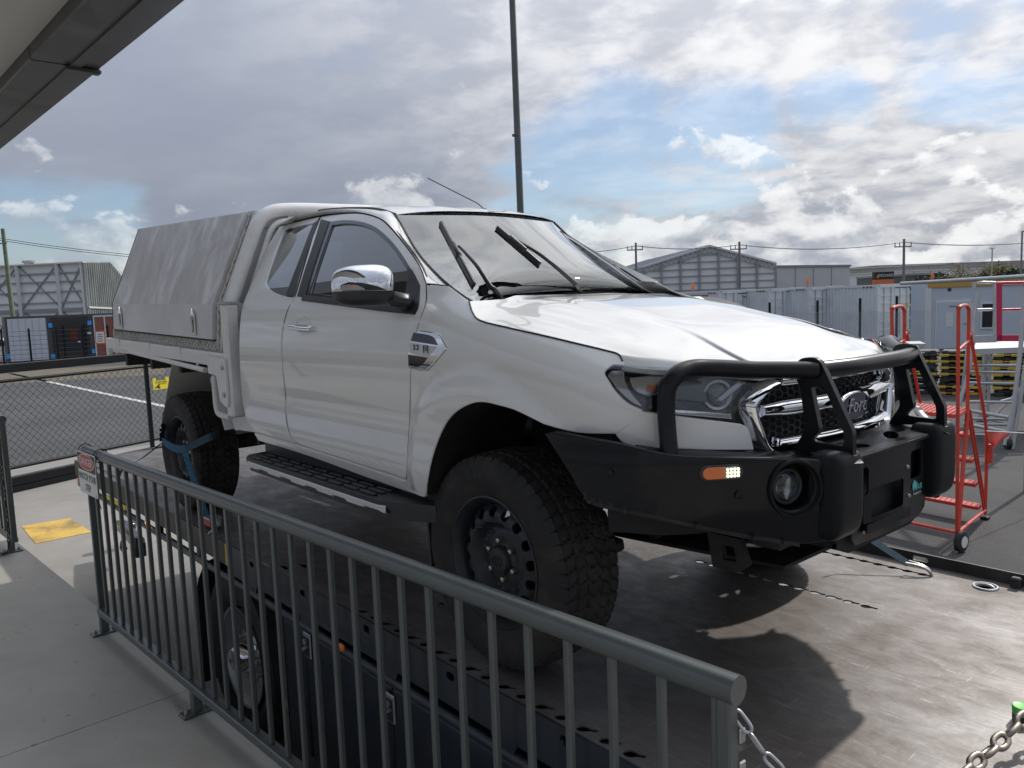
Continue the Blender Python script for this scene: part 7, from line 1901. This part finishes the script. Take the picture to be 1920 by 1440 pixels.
# bare spring trees
M['twig'] = material('twigs', (.20, .16, .10), .9)
M['bud'] = material('yellow green buds', (.26, .23, .08), .8, var=.3, vscale=.5)
M['leaf_dark'] = material('dark leaves', (.045, .06, .03), .8, var=.4, vscale=.6)
def tree(px, D, top, spread, label, mat, seed, n=900, leaf=.16, dense=1.0, name='tree'):
    rnd = random.Random(seed); p = gpt(px, D); H = hz(px, top, D)-GZ
    root = thing(name, label, 'tree', tuple(p)); mb = MB(); tips = []
    def grow(a, d, L, r, k):
        e = a+d*L; mb.tube([a, lerp(a, e, .5)+np.array([rnd.uniform(-.1, .1)*L for _ in range(3)])*.4, e], r, 5, rs=[r, r*.8, r*.6], caps=False)
        tips.append((e, L))
        if k == 0: return
        for i in range(3 if k > 1 else 4):
            q = d+np.array([rnd.gauss(0, .5), rnd.gauss(0, .5), rnd.gauss(.10, .25)]); q /= np.linalg.norm(q); grow(lerp(a, e, rnd.uniform(.55, 1)), q, L*rnd.uniform(.55, .8), r*.55, k-1)
    for s in range(4):
        d = np.array([rnd.uniform(-.5, .5)*spread, rnd.uniform(-.5, .5)*spread, 1.0]); d /= np.linalg.norm(d); grow(p+np.array([rnd.uniform(-.3, .3)*spread, rnd.uniform(-.3, .3), 0]), d, H*.40, .09, 4)
    mb.build('trunk', 'twig', root, 0)
    lm = MB()
    for i in range(n):
        c, L = rnd.choice(tips); c = c+np.array([rnd.gauss(0, .25), rnd.gauss(0, .25), rnd.gauss(0, .22)])*dense
        if c[2] > GZ+H*1.0: c[2] = GZ+H*(1-abs(rnd.gauss(0, .08)))
        u = np.array([rnd.gauss(0, 1) for _ in range(3)]); u /= np.linalg.norm(u); v_ = np.cross(u, [rnd.gauss(0, 1) for _ in range(3)]); v_ /= np.linalg.norm(v_); s_ = leaf*rnd.uniform(.5, 1.3)
        lm.add([c-u*s_, c+v_*s_*.6, c+u*s_, c-v_*s_*.6], [(0, 1, 2, 3)])
    cr = lm.build('crown', mat, root, 0); cr['kind'] = 'stuff'
for k, (px, D, top, sp2, lab, mat, n, lf) in enumerate(((1798, 95, 488, 1.0, 'yellowish bare tree left of the small street lamp', 'bud', 520, .10), (1848, 95, 489, 1.0, 'bare tree standing right behind the small street lamp', 'bud', 420, .10), (1876, 98, 487, 1.0, 'yellowish bare tree right of the small street lamp', 'bud', 1500, .13),
                              (1750, 98, 508, 1.6, 'low dark bush left of the bare trees', 'leaf_dark', 2600, .22), (1832, 93, 508, 1.7, 'low dark bush under the bare trees', 'leaf_dark', 2200, .22), (1905, 92, 500, 1.6, 'dark shrub at the right frame edge below the lamp pole', 'leaf_dark', 2600, .22))):
    tree(px, D, top, sp2, lab, mat, 11+k, n, lf, name='tree' if k < 3 else 'shrub')
# clutter showing above the containers
wb = thing('windsock_flag', 'small orange marker fan above the containers left', 'flag', tuple(gpt(1300, 45)))
for px, py, lab, first in ((1299, 537, 'small orange marker above the leftmost container', True), (1514, 527, 'small orange marker above the container doors', False), (1748, 518, 'small orange marker below the bare trees', False)):
    c = gpt(px, 44, hz(px, py, 44)); rt_ = wb if first else thing('windsock_flag', lab, 'flag', tuple(gpt(px, 44)))
    if first: wb['label'] = lab
    mb = MB(); mb.prism([(-.11, -.16), (.06, -.18), (.13, .0), (.05, .18), (-.10, .14), (-.05, 0)], lambda a, b_, h: c+RT*a+FW*h+np.array([0, 0, b_]), .03); mb.build('fan', 'orange', rt_, 0, recalc=True)
    mb = MB(); mb.tube([c, np.array([c[0], c[1], GZ])], .02, 5); mb.build('pole', 'greypole', rt_)

# ---- temporary mesh fence with black posts in front of the containers
mf = thing('mesh_fence', 'low wire mesh fence with black posts in front of the container row', 'fence', tuple(gpt(1560, 30)))
fp = [(1533, 31), (1613, 29.5), (1682, 28.5), (1443, 32)]
for px, D in fp:
    p_ = gpt(px, D); zt_ = {1533: 563, 1613: 559, 1682: 555, 1443: 567}[px]; mb = MB(); mb.box(np.array([p_[0], p_[1], (GZ+hz(px, zt_, D))/2]), (.07, .07, hz(px, zt_, D)-GZ)); mb.build('post', 'gateblack', mf)
fa, fb_ = gpt(1380, 33), gpt(1745, 27.6); mb = MB(); zt_ = hz(1560, 585, 30)-GZ; n = 220; m_ = 22
for i in range(n):
    a = lerp(fa, fb_, i/n); e = lerp(fa, fb_, (i+1)/n)
    for j in range(m_):
        if (i+j) % 2: mb.tube([a+np.array([0, 0, zt_*j/m_]), e+np.array([0, 0, zt_*(j+1)/m_])], .004, 3, caps=False)
        else: mb.tube([e+np.array([0, 0, zt_*j/m_]), a+np.array([0, 0, zt_*(j+1)/m_])], .004, 3, caps=False)
o = mb.build('wire_mesh', 'galv', mf, 0); o['kind'] = 'stuff'

# ---- stacks of black and yellow frames
M['crate_black'] = material('black crate', (.028, .030, .027), .6, var=.3, vscale=6)
M['crate_yellow'] = material('crate yellow', (.62, .42, .05), .55, var=.2, vscale=5, dirt=(.2, .13, .04), dirt_amt=.4, dirt_scale=4)
M['crate_orange'] = material('crate orange', (.60, .27, .04), .55, var=.2, vscale=5)
ca, ce = gpt(1668, 19.2), gpt(1990, 17.4); cd_, cn_, cL = frame_of(ca.copy(), ce)
if cn_.dot(FW) < 0: cn_ = -cn_
topz = hz(1700, 656, 18.8)-GZ; rows = 7; ch_ = topz/rows
Rm = np.stack([cd_, cn_, [0, 0, 1]], 1)
bm1 = MB(); bm1.box((0, 0, ch_*.60), (.98, .7, ch_*.52), bev=.03); 
for x in (-.40, 0, .40): bm1.box((x, -.36, ch_*.62), (.10, .04, ch_*.66))
me1 = bm1.mesh('tub', 0); me1.materials.append(M['crate_black'])
def fr_mesh(mat):
    m_ = MB()
    for x in (-.42, -.10, .22, .42): m_.box((x, -.31, ch_*.22), (.19, .20, ch_*.42), bev=.01)
    m_.box((0, -.34, ch_*.26), (1.0, .06, ch_*.12)); m_.box((0, .3, ch_*.2), (1.0, .06, ch_*.3)); me = m_.mesh('skid', 0); me.materials.append(M[mat]); return me
sky_ = [fr_mesh('crate_yellow'), fr_mesh('crate_orange'), fr_mesh('crate_black')]
lb = MB(); lb.box((.15, -.385, ch_*.62), (.16, .012, ch_*.16)); lbm = lb.mesh('tag', 0); lbm.materials.append(M['signwhite'])
k = 0
for col in range(4):
    for rw in range(rows):
        rnd = random.Random(col*31+rw); p_ = ca+cd_*(.55+col*1.06+rnd.uniform(-.03, .03))+cn_*rnd.uniform(0, .08); z = GZ+rw*ch_
        lv_ = ['bottom', 'second from the ground', 'third from the ground', 'middle', 'third from the top', 'second from the top', 'topmost'][rw]; st_ = ['leftmost', 'second', 'third', 'rightmost'][col]
        c = thing('crate', 'black crate, %s in the %s stack before the site office' % (lv_, st_), 'crate', (p_[0], p_[1], z), 'black and yellow crates stacked before the site office')
        an = rnd.uniform(-.06, .06); c1_ = cd_*math.cos(an)+cn_*math.sin(an); c2_ = cn_*math.cos(an)-cd_*math.sin(an)
        mw = Matrix(((c1_[0], c2_[0], 0, p_[0]), (c1_[1], c2_[1], 0, p_[1]), (0, 0, 1, z), (0, 0, 0, 1)))
        rk = rnd.random()
        for nm, me in (('tub', me1), ('skid', sky_[2 if rk < .30 else (1 if (col == 1 and rk < .8) else 0)]), ('tag', lbm)):
            o = link(nm, me, c); o.matrix_parent_inverse = c.matrix_basis.inverted(); o.matrix_basis = mw

# ---- red mobile steps
ls = thing('mobile_steps', 'red wheeled platform steps standing on the asphalt beside the flatbed', 'steps', tuple(onZ(1793, 1040, GZ)))
A0 = onZ(1793, 1035, GZ); A1 = onZ(1635, 998, GZ); lw = A1-A0; LW = np.linalg.norm(lw); lw /= LW         # across, right to left
B0 = onZ(1847, 973, GZ); lb_ = B0-A0; lb_[2] = 0; lb_ -= lw*lb_.dot(lw)*0; LB = np.linalg.norm(lb_); lb_ /= LB
def LP(a, b_, z): q = A0+lw*a+lb_*b_; return np.array([q[0], q[1], GZ+z])
yA = A0[1]
zp = onY(1790, 775, yA)[2]-GZ; zl = onY(1789, 574, yA)[2]-GZ; zk = onY(1808, 632, yA+.15)[2]-GZ
r_ = .017
def fr(a0, b_, z):      # the frames lean in towards the platform on the left side
    k = min(1.0, max(0.0, z/zp)); a = a0 if a0 == 0 else LW*(1-.26*k)
    return LP(a, b_, z)
for a in (0.0, LW):
    sd = link('side_frame', None, ls)
    mb = MB(); mb.tube(cat([fr(a, .02, .10), fr(a, -.06, zp), fr(a, -.12, zl-.10), fr(a, -.10, zl-.02), fr(a, -.02, zl), fr(a, .20, zl), fr(a, .28, zl-.03), fr(a, .32, zl-.10), fr(a, .34, zp+.3), fr(a, .36, zp-.05)], 5), r_, 8); mb.build('handle_loop', 'ladder_red', sd, 60)
    mb = MB(); mb.tube([fr(a, -.09, zp+.60), fr(a, .33, zp+.66)], r_*.8, 8); mb.build('loop_bar', 'ladder_red', sd, 60)
    mb = MB(); mb.tube(cat([fr(a, .33, zk), fr(a, .40, zk+.01), fr(a, .47, zk-.06), fr(a, LB-.12, zk-.95), fr(a, LB-.03, zk-1.2), fr(a, LB, .55), fr(a, LB, .05)], 5), r_, 8); mb.build('stair_rail', 'ladder_red', sd, 60)
    mb = MB(); mb.tube([fr(a, .03, .18), fr(a, LB, .10)], r_, 8); mb.build('base_tube', 'ladder_red', sd, 60)
    mb = MB(); mb.tube([fr(a, .36, zp-.02), fr(a, LB-.08, .12)], r_*.7, 8); mb.build('stringer', 'ladder_red', sd, 60)
    mb = MB(); mb.tube([fr(a, .46, zp-.02), fr(a, LB, .15)], r_*.7, 8); mb.build('stringer', 'ladder_red', sd, 60)
    mb = MB(); mb.tube([fr(a, .36, zp), fr(a, .05, .16)], r_*1.2, 8); mb.build('brace', 'ladder_red', sd, 60)
    wc = LP(a-.035 if a == 0 else a+.035, .04, .10); wx = -lw if a == 0 else lw
    mb = MB(); mb.tube([wc-lw*.028, wc-lw*.022, wc+lw*.022, wc+lw*.028], .1, 24, rs=[.085, .10, .10, .085]); mb.build('wheel', 'tyre', sd, 40)
    mb = MB(); mb.tube([wc+wx*.0285, wc+wx*.034], .055, 20); mb.build('wheel_hub', 'signwhite', sd, 40)
    mb = MB(); mb.box(LP(a, LB, .015), (.08, .08, .03), bev=.006); mb.build('foot', 'signblack', sd)
mb = MB(); mb.tube([LP(0, .03, .18), LP(LW, .03, .18)], r_, 8); mb.build('front_tube', 'ladder_red', ls, 60)
mb = MB(); mb.tube([LP(.0, .10, zp-.25), LP(LW, .10, zp-.25)], r_*.7, 8); mb.build('cross_tube', 'ladder_red', ls, 60)
def tread(b0, b1, z, nm, w0=0.0):
    mb = MB(); wl = LW*(1-.26*min(1, z/zp)); q = [LP(w0, b0, z), LP(wl-w0, b0, z), LP(wl-w0, b1, z), LP(w0, b1, z)]; mb.add(q+[p_-np.array([0, 0, .035]) for p_ in q], [(0, 1, 2, 3), (7, 6, 5, 4), (0, 4, 5, 1), (1, 5, 6, 2), (2, 6, 7, 3), (3, 7, 4, 0)]); t = mb.build(nm, 'ladder_red', ls, 0, recalc=True)
    mb = MB(); na = 14; nb = max(2, int((b1-b0)/.055))
    for i in range(na):
        for j in range(nb):
            p_ = LP(w0+(wl-2*w0)*(i+.5)/na, b0+(b1-b0)*(j+.5)/nb, z); mb.tube([p_-np.array([0, 0, .002]), p_+np.array([0, 0, .006])], .014, 6, rs=[.016, .009])
    o = mb.build('grip_stud', 'ladder_red', t, 30); o['kind'] = 'stuff'
tread(-.08, .46, zp, 'platform')
ns = 4
for i in range(ns): t = (i+1)/(ns+.6); b_ = .46+(LB-.46)*t; tread(b_-.10, b_+.06, zp*(1-t)+.0*t, 'step', .03)
mb = MB(); mb.tube([LP(-.03, LB+.01, .62), LP(-.03, LB+.01, .82)], .035, 10, rs=[.03, .03]); mb.build('side_reel', 'ladder_red', ls, 40)

# ---- aluminium work platform
ap = thing('work_platform', 'aluminium rolling work platform with crimson gate behind the red steps', 'platform', tuple(gpt(1860, 13.6)))
D0 = 13.2
def AP(px, py, D): 
    r = ray(px, py); r = r/(r@FW); return CAM+r*D
def bar(name, pts, r=.025, mat='alubar', parent=ap, n=8):
    mb = MB(); mb.tube(pts, r, n); return mb.build(name, mat, parent, 60)
M['alubar'] = material('bare aluminium tube', (.55, .56, .56), .4, .6, var=.1, vscale=5)
dk0, dk1 = 12.9, 14.6
zpl = AP(1870, 650, 13.2)[2]
mb = MB(); q = [AP(1826, 651, dk0), AP(1990, 648, dk0), AP(1980, 641, dk1), AP(1830, 646, dk1)]; 
for p_ in q: p_[2] = zpl
mb.add(q+[p_-np.array([0, 0, .09]) for p_ in q], [(0, 1, 2, 3), (7, 6, 5, 4), (0, 4, 5, 1), (1, 5, 6, 2), (2, 6, 7, 3), (3, 7, 4, 0)]); mb.build('deck', 'alubar', ap, 0, recalc=True)
gz = lambda px, D: gpt(px, D)
bar('leg', [AP(1832, 548, dk0), AP(1818, 690, dk0), gz(1790, dk0)+np.array([0, 0, .1])], .03)
bar('leg', [AP(1824, 560, dk0+.1), AP(1808, 700, dk0+.1), gz(1800, dk0+.3)+np.array([0, 0, .1])], .022)
bar('leg', [AP(1848, 655, dk1), gz(1846, dk1)], .05); bar('leg', [AP(1858, 655, dk1), gz(1858, dk1)], .03)
bar('leg', [AP(1921, 545, dk0-.9), AP(1914, 650, dk0-.9), AP(1900, 770, dk0-.9), gz(1893, dk0-.9)+np.array([0, 0, .06])], .035)
bar('leg', [AP(1931, 640, dk0-.9), gz(1906, dk0-.9)+np.array([0, 0, .0])], .035)
bar('leg', [AP(1826, 540, dk0), AP(1826, 530, dk0)], .03)
for py in (684, 697, 718, 753, 785, 795, 815): bar('rung', [AP(1818-(py-680)*.1, py, dk0+.2), AP(1912-(py-680)*.12, py+1, dk0-.2)], .026)
bar('cross_brace', [AP(1855, 790, dk1), AP(1918, 725, dk1)], .025); bar('cross_brace', [AP(1846, 760, dk1), AP(1905, 745, dk1)], .02)
bar('cross_brace', [AP(1826, 700, dk1-.5), AP(1850, 690, dk1-.5)], .02)
bar('guard_rail', [AP(1828, 581, dk0), AP(1866, 580, dk0)], .022); bar('guard_rail', [AP(1832, 529, dk0), AP(1866, 530, dk0)], .022)
bar('guard_post', [AP(1865, 530, dk0), AP(1866, 641, dk0)], .028)
mb = MB(); mb.beam(AP(1826, 636, dk0), AP(1866, 635, dk0), .03, .12); mb.build('toe_board', 'alubar', ap)
gt2 = link('crimson_gate', None, ap)
for pts, w_ in (((AP(1872, 530, dk0), AP(1872, 640, dk0)), .09), ((AP(1868, 634, dk0), AP(1990, 634, dk0)), .10)):
    mb = MB(); mb.beam(pts[0], pts[1], .05, w_, up=RT if w_ == .09 else (0, 0, 1)); mb.build('gate_bar', 'pinkred', gt2)
bar('gate_rail', [AP(1868, 531, dk0), AP(1990, 528, dk0)], .025, 'pinkred', gt2); bar('gate_rail', [AP(1872, 581, dk0), AP(1990, 578, dk0)], .022, 'pinkred', gt2)
for px, D in ((1790, dk0), (1898, dk0-.9), (1850, dk1)):
    p_ = gz(px, D); mb = MB(); mb.cyl(p_+np.array([0, 0, .08])-RT*.03, p_+np.array([0, 0, .08])+RT*.03, .08, n=14); mb.build('castor', 'tyre', ap, 40)
bar('bottom_rail', [gz(1815, dk0)+np.array([0, 0, .25]), gz(1905, dk0-.9)+np.array([0, 0, .25])], .03); bar('bottom_rail', [gz(1815, dk0+.2)+np.array([0, 0, .45]), gz(1900, dk0-.7)+np.array([0, 0, .45])], .03)
# red pennant on a cord
pn = thing('pennant', 'red triangular pennant on a white cord beside the red steps', 'flag', tuple(AP(1868, 812, 8.3)))
a = AP(1850, 808, 8.2); e = AP(1990, 813, 9.2); mb = MB(); mb.tube([a, lerp(a, e, .5)-np.array([0, 0, .01]), e], .006, 5); mb.build('cord', 'signwhite', pn)
mb = MB(); q = [AP(1850, 809, 8.2), AP(1893, 812, 8.4), AP(1863, 838, 8.25)]; mb.grid(lambda u, v_: lerp(lerp(q[0], q[1], u), q[2], v_)+FW*.03*math.sin(u*5+v_*2), np.linspace(0, 1, 9), np.linspace(0, .98, 7)); mb.build('pennant_cloth', 'ladder_red', pn, 180)

# ------------------------------------------------------------------ lettering curves become meshes
dg_ = bpy.context.evaluated_depsgraph_get()
for o in [o for o in SC.objects if o.type == 'FONT']:
    me = bpy.data.meshes.new_from_object(o.evaluated_get(dg_)); n_ = link(o.name, me, None)
    n_.parent = o.parent; n_.matrix_parent_inverse = o.matrix_parent_inverse.copy(); n_.matrix_basis = o.matrix_basis.copy()
    nm = o.name; bpy.data.objects.remove(o); n_.name = nm
